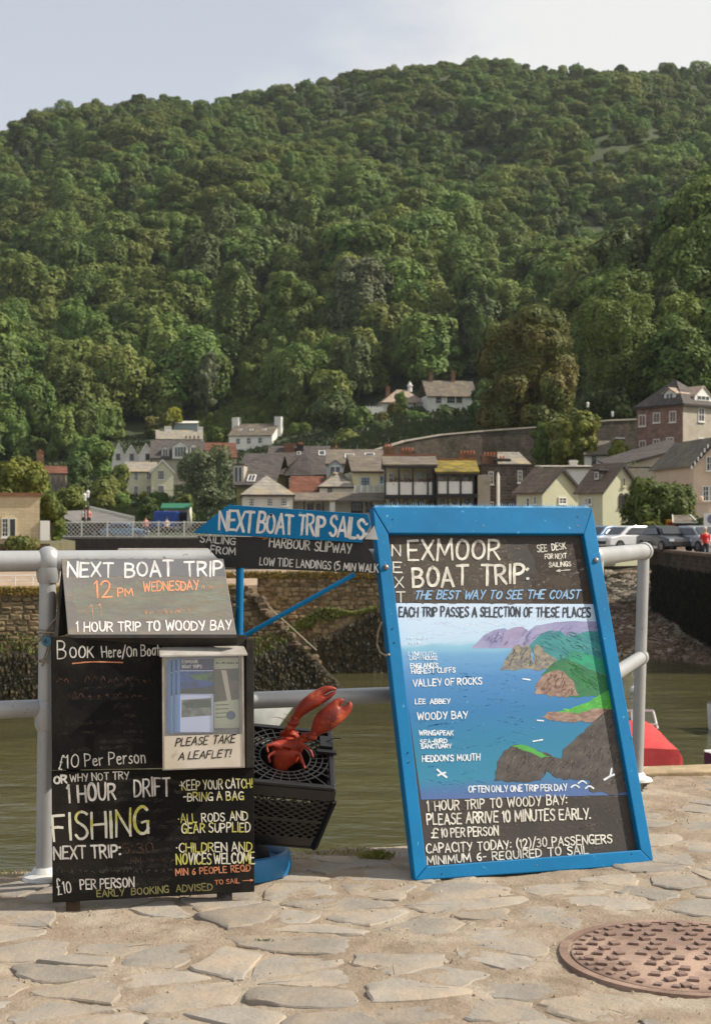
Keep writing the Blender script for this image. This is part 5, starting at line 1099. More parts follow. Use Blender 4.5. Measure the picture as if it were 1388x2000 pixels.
class House:
    """box house; near-left-front corner at pixel xc, depth Y; theta>0 turns the front towards +x"""
    def __init__(s, name, label, xc, xr, Y, ybase, yeave, th=0, D=6, xl=None, cat='house', zb=None):
        s.zb = PZ(ybase, Y) if zb is None else zb
        s.P0 = Vector((PX(xc, Y), Y, s.zb)); s.th = R(th); s.o = empty(name, s.P0, s.th, label, cat); s.M = mw(s.o)
        a = hit(s.M, xr, ybase, 0); s.w = a.x
        s.h = hitp(s.M, xc, yeave, (0,0,0), (0,1,0)).z if th == 0 else PZ(yeave, Y)-s.zb
        if xl is not None: s.D = abs(hitp(s.M, xl, ybase, (0,0,0), (1,0,0)).y)
        else: s.D = D
        s.Y = Y
    def walls(s, m, gable=None, ha=0, below=3):
        """gable None|'front' (ridge runs back) |'side' (ridge runs across)"""
        w, D, h = s.w, s.D, s.h; q = MB()
        if gable == 'front': prof = [(0,-below),(w,-below),(w,h),(w/2,h+ha),(0,h)]; q.prism(prof, 0, D)
        elif gable == 'side':
            vs = [(0,0,-below),(0,D,-below),(0,D,h),(0,D/2,h+ha),(0,0,h)]; vs += [(w,b,c) for a,b,c in vs]
            q.add(vs, [(0,1,2,3,4)[::1], (9,8,7,6,5), (0,4,9,5),(4,3,8,9),(3,2,7,8),(2,1,6,7),(1,0,5,6)])
        else: q.box(0, w, 0, D, -below, h)
        q.build('wall', m, s.o); return s
    def roof(s, m, kind, ha, ov=.25, t=.14, fascia=M_trim, hip=0):
        w, D, h = s.w, s.D, s.h; q = MB()
        if kind == 'front':      # gable faces the front
            k = ha/(w/2); e = ov
            for sg in (0, 1):
                X = (lambda x: x) if sg == 0 else (lambda x: w-x)
                pts = [(X(-e), h-k*e), (X(w/2), h+ha), (X(w/2), h+ha+t*1.3), (X(-e), h-k*e+t)]
                if sg: pts = pts[::-1]
                q.prism(pts, -ov, D+ov)
        elif kind == 'side':
            k = ha/(D/2)
            for sg in (0, 1):
                Yf = (lambda y: y) if sg == 0 else (lambda y: D-y)
                p = [(Yf(-ov), h-k*ov), (Yf(D/2), h+ha), (Yf(D/2), h+ha+t*1.3), (Yf(-ov), h-k*ov+t)]
                xa, xb = -ov*.6, w+ov*.6
                vs = [(xa+(hip if i in (1,2) else 0), a, b) for i,(a, b) in enumerate(p)] + [(xb-(hip if i in (1,2) else 0), a, b) for i,(a, b) in enumerate(p)]
                f = [(0,1,2,3),(7,6,5,4),(0,4,5,1),(1,5,6,2),(2,6,7,3),(3,7,4,0)]
                q.add(vs, f if sg else [x[::-1] for x in f])
            if hip:
                for xa, xr_ in ((-ov*.6, -ov*.6+hip), (w+ov*.6, w+ov*.6-hip)):
                    q.add([(xa,-ov,h-k*ov+t),(xa,D+ov,h-k*ov+t),(xr_,D/2,h+ha+t*1.3),(xa,-ov,h-k*ov),(xa,D+ov,h-k*ov)], [(0,1,2),(3,4,1,0)])
        elif kind == 'mono': q.add([(-ov,-ov,h),(w+ov,-ov,h),(w+ov,D,h+ha),(-ov,D,h+ha),(-ov,-ov,h+t),(w+ov,-ov,h+t),(w+ov,D,h+ha+t),(-ov,D,h+ha+t)], [(0,3,2,1),(4,5,6,7),(0,1,5,4),(1,2,6,5),(2,3,7,6),(3,0,4,7)])
        s.r = q.build('roof', m, s.o); s.rk = kind; s.rha = ha; s.rt = t
        if fascia and kind == 'front':
            q = MB(); k = ha/(w/2)
            for sg in (0,1):
                X = (lambda x: x) if sg == 0 else (lambda x: w-x)
                pts = [(X(-ov), h-k*ov-.1), (X(w/2), h+ha-.1), (X(w/2), h+ha+t*1.35), (X(-ov), h-k*ov+t*1.05)]
                q.prism(pts if sg == 0 else pts[::-1], -ov-.05, -ov-.003)
            q.build('bargeboard', fascia, s.o)
        elif fascia and kind in ('side','mono'):
            k = ha/(D/2) if kind == 'side' else 0; q = MB(); q.box(-ov*.6, w+ov*.6, -ov-.09, -ov-.005, h-k*ov-.04, h-k*ov+.08); q.build('gutter', fascia, s.o)
        return s
    def ridge(s, py, kind):   # rise so the ridge shows at picture row py
        if kind == 'front': yy = s.P0.y+s.w/2*math.sin(s.th)
        else: yy = s.P0.y+s.D/2*math.cos(s.th)
        return max(.3, PZ(py, yy)-s.zb-s.h)
    def win(s, x0, y0, x1, y1, face='F', nx=2, ny=2, fr=M_frame, arch=False, parent=None, name='window'):
        if face == 'F': pt = lambda a, b: hit(s.M, a, b, 0)
        elif face == 'L': pt = lambda a, b: hitp(s.M, a, b, (0,0,0), (1,0,0))
        elif face == 'R': pt = lambda a, b: hitp(s.M, a, b, (s.w,0,0), (1,0,0))
        elif face == 'roof':
            n = (0, -s.rha, s.D/2) if s.rk == 'side' else ((-s.rha, 0, s.w/2)); pt = lambda a, b: hitp(s.M, a, b, (0,0,s.h+s.rt+.02), n)
        A = pt(x0, (y0+y1)/2); Bq = pt(x1, (y0+y1)/2); T = pt((x0+x1)/2, y0); Bo = pt((x0+x1)/2, y1); cen = (A+Bq)/2
        if face == 'L': U = Vector((0,-1,0)); Nn = Vector((-1,0,0))
        elif face == 'R': U = Vector((0,1,0)); Nn = Vector((1,0,0))
        else: U = Vector((1,0,0)); Nn = Vector((0,-1,0))
        V = Vector((0,0,1))
        if face == 'roof':
            nv = Vector(n).normalized(); Nn = nv; U = Vector((1,0,0)) if s.rk == 'side' else Vector((0,-1,0)); V = nv.cross(U); V = V if V.z > 0 else -V
        hw = (Bq-A).length/2; hh = (T-Bo).dot(V)/2 if face == 'roof' else abs(T.z-Bo.z)/2
        cen = (T+Bo)/2
        Mx = Matrix((( U.x, -Nn.x, V.x, cen.x),(U.y,-Nn.y,V.y,cen.y),(U.z,-Nn.z,V.z,cen.z),(0,0,0,1)))
        f_ = min(.09, hw*.25); q = MB()
        q.box(-hw,-hw+f_,-.09,.02,-hh,hh,Mx); q.box(hw-f_,hw,-.09,.02,-hh,hh,Mx); q.box(-hw+f_,hw-f_,-.09,.02,hh-f_,hh,Mx)
        if not arch: q.box(-hw+f_,hw-f_,-.09,.02,-hh,-hh+f_,Mx)
        if face != 'roof' and not arch: q.box(-hw-.06,hw+.06,-.16,.02,-hh-.08,-hh-.002,Mx)
        for i in range(1, nx): x = -hw+2*hw*i/nx; q.box(x-f_*.28,x+f_*.28,-.065,-.02,-hh+f_,hh-f_,Mx)
        for i in range(1, ny): z = -hh+2*hh*i/ny; q.box(-hw+f_,hw-f_,-.06,-.021,z-f_*.28,z+f_*.28,Mx)
        w_ = q.build(name, fr, s.o)
        q = MB(); q.box(-hw+f_,hw-f_,-.035,-.004,-hh+f_,hh-f_,Mx); q.build('pane', M_glass, w_)
        return w_
    def chim(s, px, ptop, y, w=.7, d=.5, m=None, pots=2, hh=1.8):
        if pots > 2:
            aa = hit(s.M, px, ptop, y); q = MB(); q.tube([(aa.x-.2,y,aa.z),(aa.x-.2,y,aa.z+1.5)], .02, 5)
            for k in range(4): q.tube([(aa.x-.6+.0*k,y+.0,aa.z+1.45-k*.09),(aa.x+.2,y,aa.z+1.45-k*.09)], .012, 4)
            q.build('aerial', M_trim, s.o)
        a = hit(s.M, px, ptop, y); q = MB(); q.box(a.x-w/2,a.x+w/2,y-d/2,y+d/2,a.z-hh,a.z); q.box(a.x-w/2-.06,a.x+w/2+.06,y-d/2-.06,y+d/2+.06,a.z-.18,a.z-.06)
        c = q.build('chimney', m or M_chb, s.o)
        for i in range(pots):
            q = MB(); q.tube([(a.x+(i-(pots-1)/2)*.26,y,a.z),(a.x+(i-(pots-1)/2)*.26,y,a.z+.26)], [.09,.07], 7); q.build('chimney_pot', M_pot, c)
        return s
    def dormer(s, x0, y0, x1, y1, roofm, wallm_, dep=1.6, kind='gable', nx=2, y=None):
        """dormer whose front face spans the pixel rectangle; y = local depth of its front"""
        a = hit(s.M, x0, y1, y); b = hit(s.M, x1, y0, y); w = b.x-a.x; z0, z1 = a.z, b.z; rise = w*.38; q = MB()
        q.prism([(a.x,z0-.4),(b.x,z0-.4),(b.x,z1-rise),(a.x+w/2,z1),(a.x,z1-rise)] if kind == 'gable' else [(a.x,z0-.4),(b.x,z0-.4),(b.x,z1),(a.x,z1)], y, y+dep); d_ = q.build('dormer', wallm_, s.o)
        q = MB(); e = .12; k = rise/(w/2)
        if kind == 'gable':
            for pts in ([(a.x-e,z1-rise-k*e+.02),(a.x+w/2,z1+.02),(a.x+w/2,z1+.14),(a.x-e,z1-rise-k*e+.12)],[(a.x+w/2,z1+.14),(a.x+w/2,z1+.02),(b.x+e,z1-rise-k*e+.02),(b.x+e,z1-rise-k*e+.12)][::-1]): q.prism(pts, y-.12, y+dep)
        else: q.box(a.x-e,b.x+e,y-.15,y+dep,z1+.005,z1+.12)
        q.build('dormer_roof', roofm, d_)
        q = MB(); hw = w*.36; cxx = a.x+w/2; zt_ = z1-(rise*.9 if kind == 'gable' else .15); q.box(cxx-hw,cxx+hw,y-.05,y+.01,z0,zt_); ww = q.build('dormer_window', M_frame, d_)
        q = MB(); n = nx; gw = 2*hw/n
        for i in range(n): q.box(cxx-hw+gw*i+.05,cxx-hw+gw*(i+1)-.05,y-.06,y-.045,z0+.08,zt_-.08)
        q.build('pane', M_glass, d_)
# --- A cream low house with stone-slate hipped roof
H = House('cottage','cream cottage with low pale stone-slate hipped roof behind the tip of the blue arrow sign',474,572,116,1030,966,5,8,zb=-.2); H.walls(M_pale); H.roof(R_pale,'side',H.ridge(933,'side'),.3,hip=2.2)
for a in ((486,973,497,989),(521,973,533,989),(547,972,561,989)): H.win(*a,nx=3,ny=3)
q = MB(); q.tube([(H.w+.05,-.2,-.5),(H.w+.05,-.2,H.h-.1)],.05,6); q.build('drainpipe', M_trim, H.o)
# pantiled annexe
H = House('annexe','small annexe with rusty red pantile roof beside the cream cottage',566,628,122,1030,969,0,7,zb=-.2,cat='building'); H.walls(M_pale); H.roof(R_tile,'side',H.ridge(934,'side'),.2)
# --- B veranda building
H = House('veranda_building','long cream building with glass balcony and covered veranda right of the pantiled annexe',573,752,119,1030,975,0,6,zb=-.2,cat='building'); H.walls(M_pale)
q = MB(); q.add([(-.2,-2.0,H.h-.25),(H.w,-2.0,H.h-.25),(H.w,1.0,H.h+.45),(-.2,1.0,H.h+.45),(-.2,-2,H.h-.12),(H.w,-2,H.h-.12),(H.w,1,H.h+.58),(-.2,1,H.h+.58)], [(0,3,2,1),(4,5,6,7),(0,1,5,4),(1,2,6,5),(2,3,7,6),(3,0,4,7)]); q.build('veranda_roof', R_mid, H.o)
for px in (594,611,631): q = MB(); a = hit(H.M,px,990,-1.8); q.box(a.x-.07,a.x+.07,-1.87,-1.73,-.5,H.h-.25); q.build('veranda_post', M_trim, H.o)
q = MB(); a = hit(H.M,649,990,-1.8); q.box(a.x-.22,a.x+.22,-1.9,-1.5,-.5,H.h-.25); q.build('veranda_pier', M_wht, H.o)
for a in ((686,979,708,1000),(714,977,726,998),(600,985,608,1000),(618,985,626,1000)): H.win(*a,nx=3,ny=2,fr=M_fdark)
H2 = House('upper_house','white upper house with weathered pale hipped roof and twin blue windows above the veranda',624,690,121,975,950,0,5,cat='house',zb=PZ(972,121)); H2.walls(M_wht); H2.roof(R_pale,'side',H2.ridge(926,'side'),.3,hip=2.0)
for a in ((640,953,643,967),(645,953,648,967)): H2.win(*a,nx=1,ny=1,fr=M_fdark)
H2 = House('balcony_house','cream house with two blue-framed windows behind a glass balcony',688,752,122,975,921,7,6,zb=PZ(972,122)); H2.walls(M_cream); H2.roof(R_mid,'side',1.4,.2)
M_fblue = mat('frame_blue', srgb(150,170,184), .6)
for a in ((704,932,722,949),(740,929,762,946)): H2.win(*a,nx=3,ny=3,fr=M_fblue)
q = MB(); a = hit(H2.M,692,967,-1.6); b = hit(H2.M,754,948,-1.6); q.box(a.x,b.x,-1.62,-1.58,a.z,b.z); q.build('balcony_glass', mat('balcony_glass', srgb(176,180,176), .2), H2.o)
for k in range(6): q = MB(); x = a.x+(b.x-a.x)*k/5; q.box(x-.03,x+.03,-1.68,-1.63,a.z,b.z+.06); q.build('balcony_post', M_frame, H2.o)
q = MB(); q.box(a.x,b.x,-1.7,0,a.z-.2,a.z-.02); q.build('balcony_floor', M_wht, H2.o)
# --- blue-grey gables M
H = House('gabled_house','house with two pale blue gables and a weathered slate roof with skylights',638,762,136,960,907,0,8,zb=PZ(965,136)); H.walls(M_wht); H.roof(R_mid,'side',H.ridge(881,'side'),.2)
H.chim(757,872,H.D/2+.2,1.0,.8,pots=3); H.win(673,888,692,895,'roof',1,1); H.win(712,886,731,893,'roof',1,1)
M_pblue = wallm('pblue', srgb(176,186,188))
H.dormer(640,900,669,944,R_pale,M_pblue,3.0,y=-.8,nx=2); H.dormer(684,900,710,930,R_pale,M_pblue,3.0,y=-.6,nx=2)
# --- L big dark roofs
H = House('hall','large house with long dark slate roof and one skylight above the cream cottage',462,536,140,985,946,-6,11,zb=PZ(990,140)); H.walls(M_grn); H.roof(R_dark,'side',H.ridge(889,'side'),.3); H.win(484,928,499,941,'roof',2,1)
H.dormer(455,908,476,944,R_mid,M_greyr,2.0,y=.4,kind='flat')
H = House('hall','tall house with broad dark slate roof, skylights and a slate-hung turret',522,640,146,980,926,0,10,zb=PZ(985,146)); H.walls(M_grn); H.roof(R_dark,'side',H.ridge(874,'side'),.3); H.win(622,881,635,890,'roof',1,1); H.win(580,883,587,889,'roof',1,1)
H.chim(565,866,H.D/2-.8,1.1,.8,pots=0); H.chim(586,868,H.D/2-.8,.7,.6,M_trim,pots=2); H.chim(656,874,H.D/2,.8,.6,pots=1)
a = hit(H.M,553,929,-.6); b = hit(H.M,613,878,-.6); q = MB(); q.box(a.x+.3,b.x-.4,-.5,3,a.z-1.3,a.z); tr_ = q.build('turret', M_trim, H.o)
q = MB(); w_ = b.x-a.x; q.add([(a.x,-.8,a.z),(b.x,-.8,a.z),(b.x,4,a.z),(a.x,4,a.z),(b.x-w_*.3,1.2,b.z),(b.x-w_*.3,3.5,b.z)], [(0,1,4),(1,2,5,4),(2,3,5),(3,0,4,5),(0,3,2,1)]); q.build('turret_roof', R_dark, H.o)
for k in range(4): q = MB(); x = a.x+.6+k*(w_-1.6)/4; q.box(x,x+.42,-.56,-.5,a.z-1.15,a.z-.2); q.build('turret_window', M_frame, tr_)
# --- C black timber balcony house
def balcony_house(label, x0, x1, Y, yr, ye, yr1, yr2, roofm, posts, th=0, zb=-.2, gx=None, low=True):
    H = House('balcony_house', label, x0, x1, Y, 1030, ye, th, 5, zb=zb); H.walls(M_cream)
    ov = 1.9; ha = PZ(yr, Y+1.2)-H.zb-H.h; q = MB(); w = H.w
    q.add([(-.25,-ov,H.h),(w+.25,-ov,H.h),(w+.25,1.4,H.h+ha),(-.25,1.4,H.h+ha),(-.25,-ov,H.h+.13),(w+.25,-ov,H.h+.13),(w+.25,1.4,H.h+ha+.13),(-.25,1.4,H.h+ha+.13)], [(0,3,2,1),(4,5,6,7),(0,1,5,4),(1,2,6,5),(2,3,7,6),(3,0,4,7)])
    q.add([(-.25,1.4,H.h+ha+.14),(w+.25,1.4,H.h+ha+.14),(w+.25,4.8,H.h),(-.25,4.8,H.h)], [(0,1,2,3)]); q.build('roof', roofm, H.o)
    q = MB(); q.box(-.25,w+.25,1.3,1.5,H.h+ha+.145,H.h+ha+.22); q.build('ridge_tiles', M_pot, H.o)
    q = MB(); q.box(-.2,w+.2,-ov-.04,-ov+.1,H.h-.16,H.h-.01); q.build('eaves_beam', M_bltrim, H.o)
    z0 = hit(H.M,x0,yr2,-ov).z; z1 = hit(H.M,x0,yr1,-ov).z
    q = MB(); q.add([(w,-ov,H.h-.02),(w,1.4,H.h+ha),(w,1.4,z0),(w,-ov,z0)] if False else [(w+.02,.0,H.h),(w+.02,1.4,H.h+ha-.02),(w+.02,4.6,H.h)], [tuple(range(4 if False else 3))]); q.build('gable_panel', M_wht, H.o)
    q = MB(); q.box(-.1,w+.1,-ov,0,z0-.28,z0-.03); q.build('balcony_beam', M_bltrim, H.o)
    for a, b in zip(posts, posts[1:]):
        p0 = hit(H.M,a,960,-ov).x; p1 = hit(H.M,b,960,-ov).x; q = MB(); q.box(p0+.07,p1-.07,-ov+.02,-ov+.06,z0,z1); q.build('balcony_panel', M_wht, H.o)
        q = MB(); q.box(p0+.07,p1-.07,-ov,-ov+.09,z1,z1+.06); q.build('handrail', M_frame, H.o)
        if low: q = MB(); q.box(p0+.1,p1-.1,-ov+.3,-ov+.34,z0-2.0,z0-.9); q.build('lower_panel', M_wht, H.o)
    for a in posts: p0 = hit(H.M,a,960,-ov).x; q = MB(); q.box(p0-.075,p0+.075,-ov-.03,-ov+.11,-1,H.h-.1); q.build('balcony_post', M_bltrim, H.o)
    for a, b in zip(posts, posts[1:]):
        m_ = (a+b)/2; ww = (b-a)*.36; H.win(m_-ww/2-2,yr1-19,m_+ww/2-2,yr1+6,nx=2,ny=3); 
        H.win(m_-ww/2,yr1+33,m_+ww/2,yr1+52,nx=2,ny=2,fr=M_fdark)
    return H
H = balcony_house('black-timbered balcony house with grey slate roof, directly above the left corner of the map board',752,846,115,893,912,943,966,R_mid,(752,779,806,835,845)); H.chim(795,880,4.2,1.2,.7,M_chb,4,3); H.chim(760,873,6,1.0,.8,M_chb,2,3)
for k, px in enumerate((772,797,830)):
    c_ = hit(H.M,px,941,-1.75); c_ = H.M @ c_; q = MB()
    for j in range(70): v = Vector((random.gauss(0,.3),random.gauss(0,.1),random.gauss(0,.14))); q.add([c_+v,c_+v+Vector((.1,0,.05)),c_+v+Vector((.02,-.05,.12))],[(0,1,2)])
    tag(q.build('balcony_plant', mat('pot_plant', srgb(60,70,36), .7, col2=srgb(130,60,50), ns=4, island=.4)), ['leafy plant on the balcony, left of three','leafy plant on the balcony, middle of three','leafy plant on the balcony, right of three'][k], 'plant')
H = balcony_house('balcony house with mossy yellow-green roof beside the black-timbered one',853,926,114,901,926,942,964,R_moss,(853,874,899,924)); H.chim(912,886,4.4,1.4,.8,M_chb,5,3); 
q = MB(); q.add([(H.w+.1,-1.9,-1),(H.w+.1,3.2,-1),(H.w+.1,3.2,H.h),(H.w+.1,1.4,H.h+.95),(H.w+.1,-1.9,H.h-.05)], [(0,1,2,3,4)]); q.box(H.w+.1,H.w+1.1,-1.7,3,-1,H.h-.1); q.build('side_wall', M_greyr, H.o)
# --- E dark stone house
H = House('stone_house','dark grey stone house with white windows right of the mossy roof',941,1040,115.5,1030,910,4,6,zb=-.2); H.walls(M_stn); q = MB(); q.box(-.1,H.w+.1,-.12,H.D,H.h+.003,H.h+.16); q.build('parapet', M_trim, H.o); 
for a in ((953,921,963,946),(1010,919,1019,943)): H.win(*a,nx=2,ny=3)
H.win(953,980,963,1000,nx=2,ny=3); H.chim(980,896,2,1.2,.8,M_stn,2,2); H.chim(958,889,3,1.6,.8,M_chb,5,1.2)
q = MB(); a = hit(H.M,972,930,-.15); q.tube([(a.x,-.15,-1),(a.x,-.15,a.z)],.13,8); q.tube([(a.x,-.15,a.z),(a.x,-.15,a.z+.35)],[.13,.02],8); q.build('drainpipe', M_wht, H.o)
q = MB(); q.add([(H.w*.35,1,H.h+.1),(H.w+.2,1,H.h+.1),(H.w-.6,3,H.h+1.3),(H.w*.42,3,H.h+1.3),(H.w+.2,5,H.h+.1)], [(0,1,2,3),(1,4,2)]); q.build('rear_roof', R_pale, H.o)
# --- F,G lemon cottages, turned to the right
H = House('cottage','lemon yellow cottage with brown shingle roof, left of the two gabled cottages',1058,1131,104,1030,959,32,xl=1008,zb=-.2,D=7); H.walls(M_lemon,'front',H.ridge(917,'front')); H.roof(R_brn,'front',H.ridge(917,'front'),.25)
H.win(1089,971,1105,985,nx=2,ny=2); H.win(1028,972,1035,990,'L',nx=1,ny=2); H.win(1043,970,1048,985,'L',nx=1,ny=2)
H = House('cottage','lemon yellow cottage with arched twin window and a slit window in its gable',1176,1247,99,1022,957,32,xl=1128,D=7); H.walls(M_lemon,'front',H.ridge(908,'front')); H.roof(R_brn,'front',H.ridge(908,'front'),.25)
H.win(1208,968,1216,990,nx=2,ny=3,fr=M_fdark); H.win(1217,968,1225,990,nx=2,ny=3,fr=M_fdark); H.win(1214,934,1219,950,nx=1,ny=1,fr=M_cream)
for px in (1212,1221):
    a = hit(H.M,px,968,0); q = MB(); q.prism([(a.x+.17*math.cos(t_),a.z-.03+.22*math.sin(t_)) for t_ in np.linspace(0,3.14,8)], -.08, .0); q.build('window_arch', M_fdark, H.o)
H.win(1143,973,1150,987,'L',nx=2,ny=2); H.win(1112+34,972,1156,986,'L',nx=1,ny=1)
# small dormer on left slope
a = hitp(H.M,1160,938,(-.2,0,H.h+.4),(1,0,0)); q = MB(); 
d0 = hitp(H.M,1159,937,(.5,0,0),(1,0,0)); d1 = hitp(H.M,1171,919,(.5,0,0),(1,0,0)); q.box(.5,2.2,d1.y,d0.y,d0.z-.3,d1.z); dd = q.build('dormer', R_dark, H.o)
q = MB(); q.box(.3,2.4,d1.y-.15,d0.y+.15,d1.z+.01,d1.z+.12); q.build('dormer_roof', R_dark, dd); q = MB(); q.box(.44,.49,d1.y+.12,d0.y-.12,d0.z,d1.z-.08); q.build('dormer_window', M_frame, dd); q = MB(); q.box(.42,.439,d1.y+.2,d0.y-.2,d0.z+.1,d1.z-.15); q.build('pane', M_glass, dd)
# K white low building behind the cottages
H = House('outbuilding','white outbuilding with a stubby white chimney between the two lemon cottages',1062,1160,124,990,914,0,5,zb=0,cat='building'); H.walls(M_wht); H.roof(M_greyr,'mono',.3,.2); H.chim(1119,899,1.5,.65,.6,M_wht,0,3)
# J small white house
H = House('cottage','small white cottage with slate roof and one dark window beside the brick house',1141,1200,150,940,887,0,5,zb=PZ(945,150)); H.walls(M_wht); H.roof(R_mid,'side',H.ridge(864,'side'),.3); H.win(1155,892,1163,907,nx=1,ny=1,fr=M_fdark); H.dormer(1203,857,1217,868,M_frame,M_trim,1.5,y=1.0,kind='flat')
# H brick house: left face brick, right face rendered
H = House('brick_house','tall red brick house with dormers and pale rendered right-hand side',1333,1402,146,950,789,38,xl=1243,D=12,zb=PZ(960,146)); BH = H
H.walls(M_greyr); h = H.h
q = MB(); q.box(-.06,-.004,-.002,H.D,-1,h-.02); q.build('brick_face', M_brk, H.o)
q = MB(); hp = 2.7; w, D = H.w, H.D; rz_ = h+3.0; q.add([(-.35,-.35,h),(w+.35,-.35,h),(w+.35,D+.35,h),(-.35,D+.35,h),(w*.42,3.2,rz_),(w*.42,D-3.2,rz_)], [(0,1,4),(1,2,5,4),(2,3,5),(3,0,4,5),(0,3,2,1)]); q.build('roof', R_dark, H.o)
q = MB(); q.box(-.42,w+.42,-.46,-.36,h-.16,h+.05); q.box(-.46,-.36,-.3,D+.4,h-.16,h+.05); q.build('gutter', M_trim, H.o)
for a in ((1247,810,1261,833),(1275,806,1289,826),(1307,803,1320,825),(1248,860,1261,883),(1275,857,1288,880),(1301,854,1315,878)): H.win(*a,'L',nx=2,ny=2)
for a in ((1362,796,1374,824),(1362,855,1373,878)): H.win(*a,'F',nx=2,ny=2)
q = MB(); q.box(-.1,-.062,-.002,H.D,h*.52,h*.52+.12); q.build('string_course', M_trim, H.o)
def ldormer(x0_, y0_, x1_, y1_, lx):
    d0 = hitp(H.M,x0_,y1_,(lx,0,0),(1,0,0)); d1 = hitp(H.M,x1_,y0_,(lx,0,0),(1,0,0)); ya, yb_ = d1.y, d0.y; zt_ = d1.z; z0_ = d0.z; ym = (ya+yb_)/2; rs = (yb_-ya)*.33
    vs = [(lx,ya,z0_-.6),(lx,yb_,z0_-.6),(lx,yb_,zt_-rs),(lx,ym,zt_),(lx,ya,zt_-rs)]; vs += [(lx+2.6,b,c) for a,b,c in vs]
    q = MB(); q.add(vs, [(0,4,3,2,1),(5,6,7,8,9),(0,5,9,4),(4,9,8,3),(3,8,7,2),(2,7,6,1),(1,6,5,0)]); d_ = q.build('dormer', M_wht, H.o)
    q = MB(); e = .2
    for y_a, y_b in ((ya-e, ym),(yb_+e, ym)): q.add([(lx-.25,y_a,zt_-rs-.1),(lx+2.7,y_a,zt_-rs-.1),(lx+2.7,ym,zt_+.03),(lx-.25,ym,zt_+.03),(lx-.25,y_a,zt_-rs+.02),(lx+2.7,y_a,zt_-rs+.02),(lx+2.7,ym,zt_+.15),(lx-.25,ym,zt_+.15)], [(0,1,2,3),(4,7,6,5),(0,4,5,1),(1,5,6,2),(2,6,7,3),(3,7,4,0)])
    q.build('dormer_roof', R_pink, d_)
    q = MB()
    for k in range(2): yy0 = ya+(yb_-ya)*(.2+.32*k); q.box(lx-.05,lx-.003,yy0,yy0+(yb_-ya)*.28,z0_-.1,zt_-rs*.8)
    q.build('dormer_window', M_frame, d_); q = MB()
    for k in range(2): yy0 = ya+(yb_-ya)*(.24+.32*k); q.box(lx-.07,lx-.052,yy0,yy0+(yb_-ya)*.2,z0_,zt_-rs*1.1)
    q.build('pane', M_glass, d_)
ldormer(1296,758,1318,783,.4)
H.dormer(1356,757,1388,781,R_pink,M_wht,2.5,y=.3,nx=3)
H = House('lean_to','grey rendered extension with slate lean-to roof below the brick house',1212,1336,130,975,912,0,8,zb=PZ(1000,130),cat='building'); H.walls(M_greyr,'side' if False else None)
w = H.w; q = MB(); hz_ = hit(H.M,1336,877,0).z; z_l = hit(H.M,1195,914,0).z
q.prism([(0,H.h-.1),(w,H.h-.1),(w,hz_-.15),(0,H.h)], 0, .3); q.build('gable_wall', M_greyr, H.o)
q = MB(); q.add([(-1.0,-.5,z_l),(w+.1,-.5,hz_),(w+.1,7,hz_+1.2),(-1.0,7,z_l+.9),(-1.0,-.5,z_l+.14),(w+.1,-.5,hz_+.14),(w+.1,7,hz_+1.34),(-1.0,7,z_l+1.04)], [(0,3,2,1),(4,5,6,7),(0,1,5,4),(1,2,6,5),(2,3,7,6),(3,0,4,7)]); q.build('roof', R_dark, H.o)
H.win(1275,919,1296,935,nx=2,ny=1,fr=M_fdark); H.win(1345-8,917,1345,936,nx=1,ny=1,fr=M_fdark)
H = House('pink_house','salmon pink gabled house at the right edge of the picture',1353,1450,110,1060,905,8,9,zb=-.2); H.walls(M_pink,'front',PZ(856,110)-H.zb-H.h); H.roof(R_mid,'front',PZ(856,110)-H.zb-H.h,.3)
H.win(1377,891,1393,920,nx=2,ny=2); H.win(1370,949,1383,979,nx=2,ny=3); H.win(1384,949,1396,979,nx=2,ny=3)
for k in range(6):
    t_ = k/6; a = hit(H.M,1350+38*t_,909-50*t_,-.4); q = MB(); q.box(a.x-.05,a.x+.05,-.4,-.35,a.z-.3,a.z); q.build('eaves_bracket', M_wht, H.o)
# --- far: N white house
H = House('white_house','tall white house with slate roof, three skylights and two white end chimneys',447,531,330,902,851,-14,11,zb=PZ(905,330)); ha = PZ(829,334)-H.zb-H.h; H.walls(M_wht,'side',ha); H.roof(R_mid,'side',ha,.3)
for a in ((461,856,469,868),(482,855,490,867),(504,854,512,866),(461,877,469,888),(482,876,490,887),(504,876,512,887)): H.win(*a,nx=2,ny=2)
for px in (469,491,516): H.win(px-3,838,px+3,841,'roof',1,1)
for xx_ in (0,H.w): q = MB(); q.box(xx_-.8,xx_+.8,H.D/2-1.0,H.D/2+1.0,H.h,H.h+ha+1.7); q.build('chimney', M_wht, H.o)
H = House('barn','pale low barn with whitish roof behind the tall white house',548,655,338,880,866,0,8,zb=PZ(882,338),cat='building'); H.walls(M_pale); H.roof(wallm('whroof', srgb(176,170,158)),'side',H.ridge(851,'side'),.3)
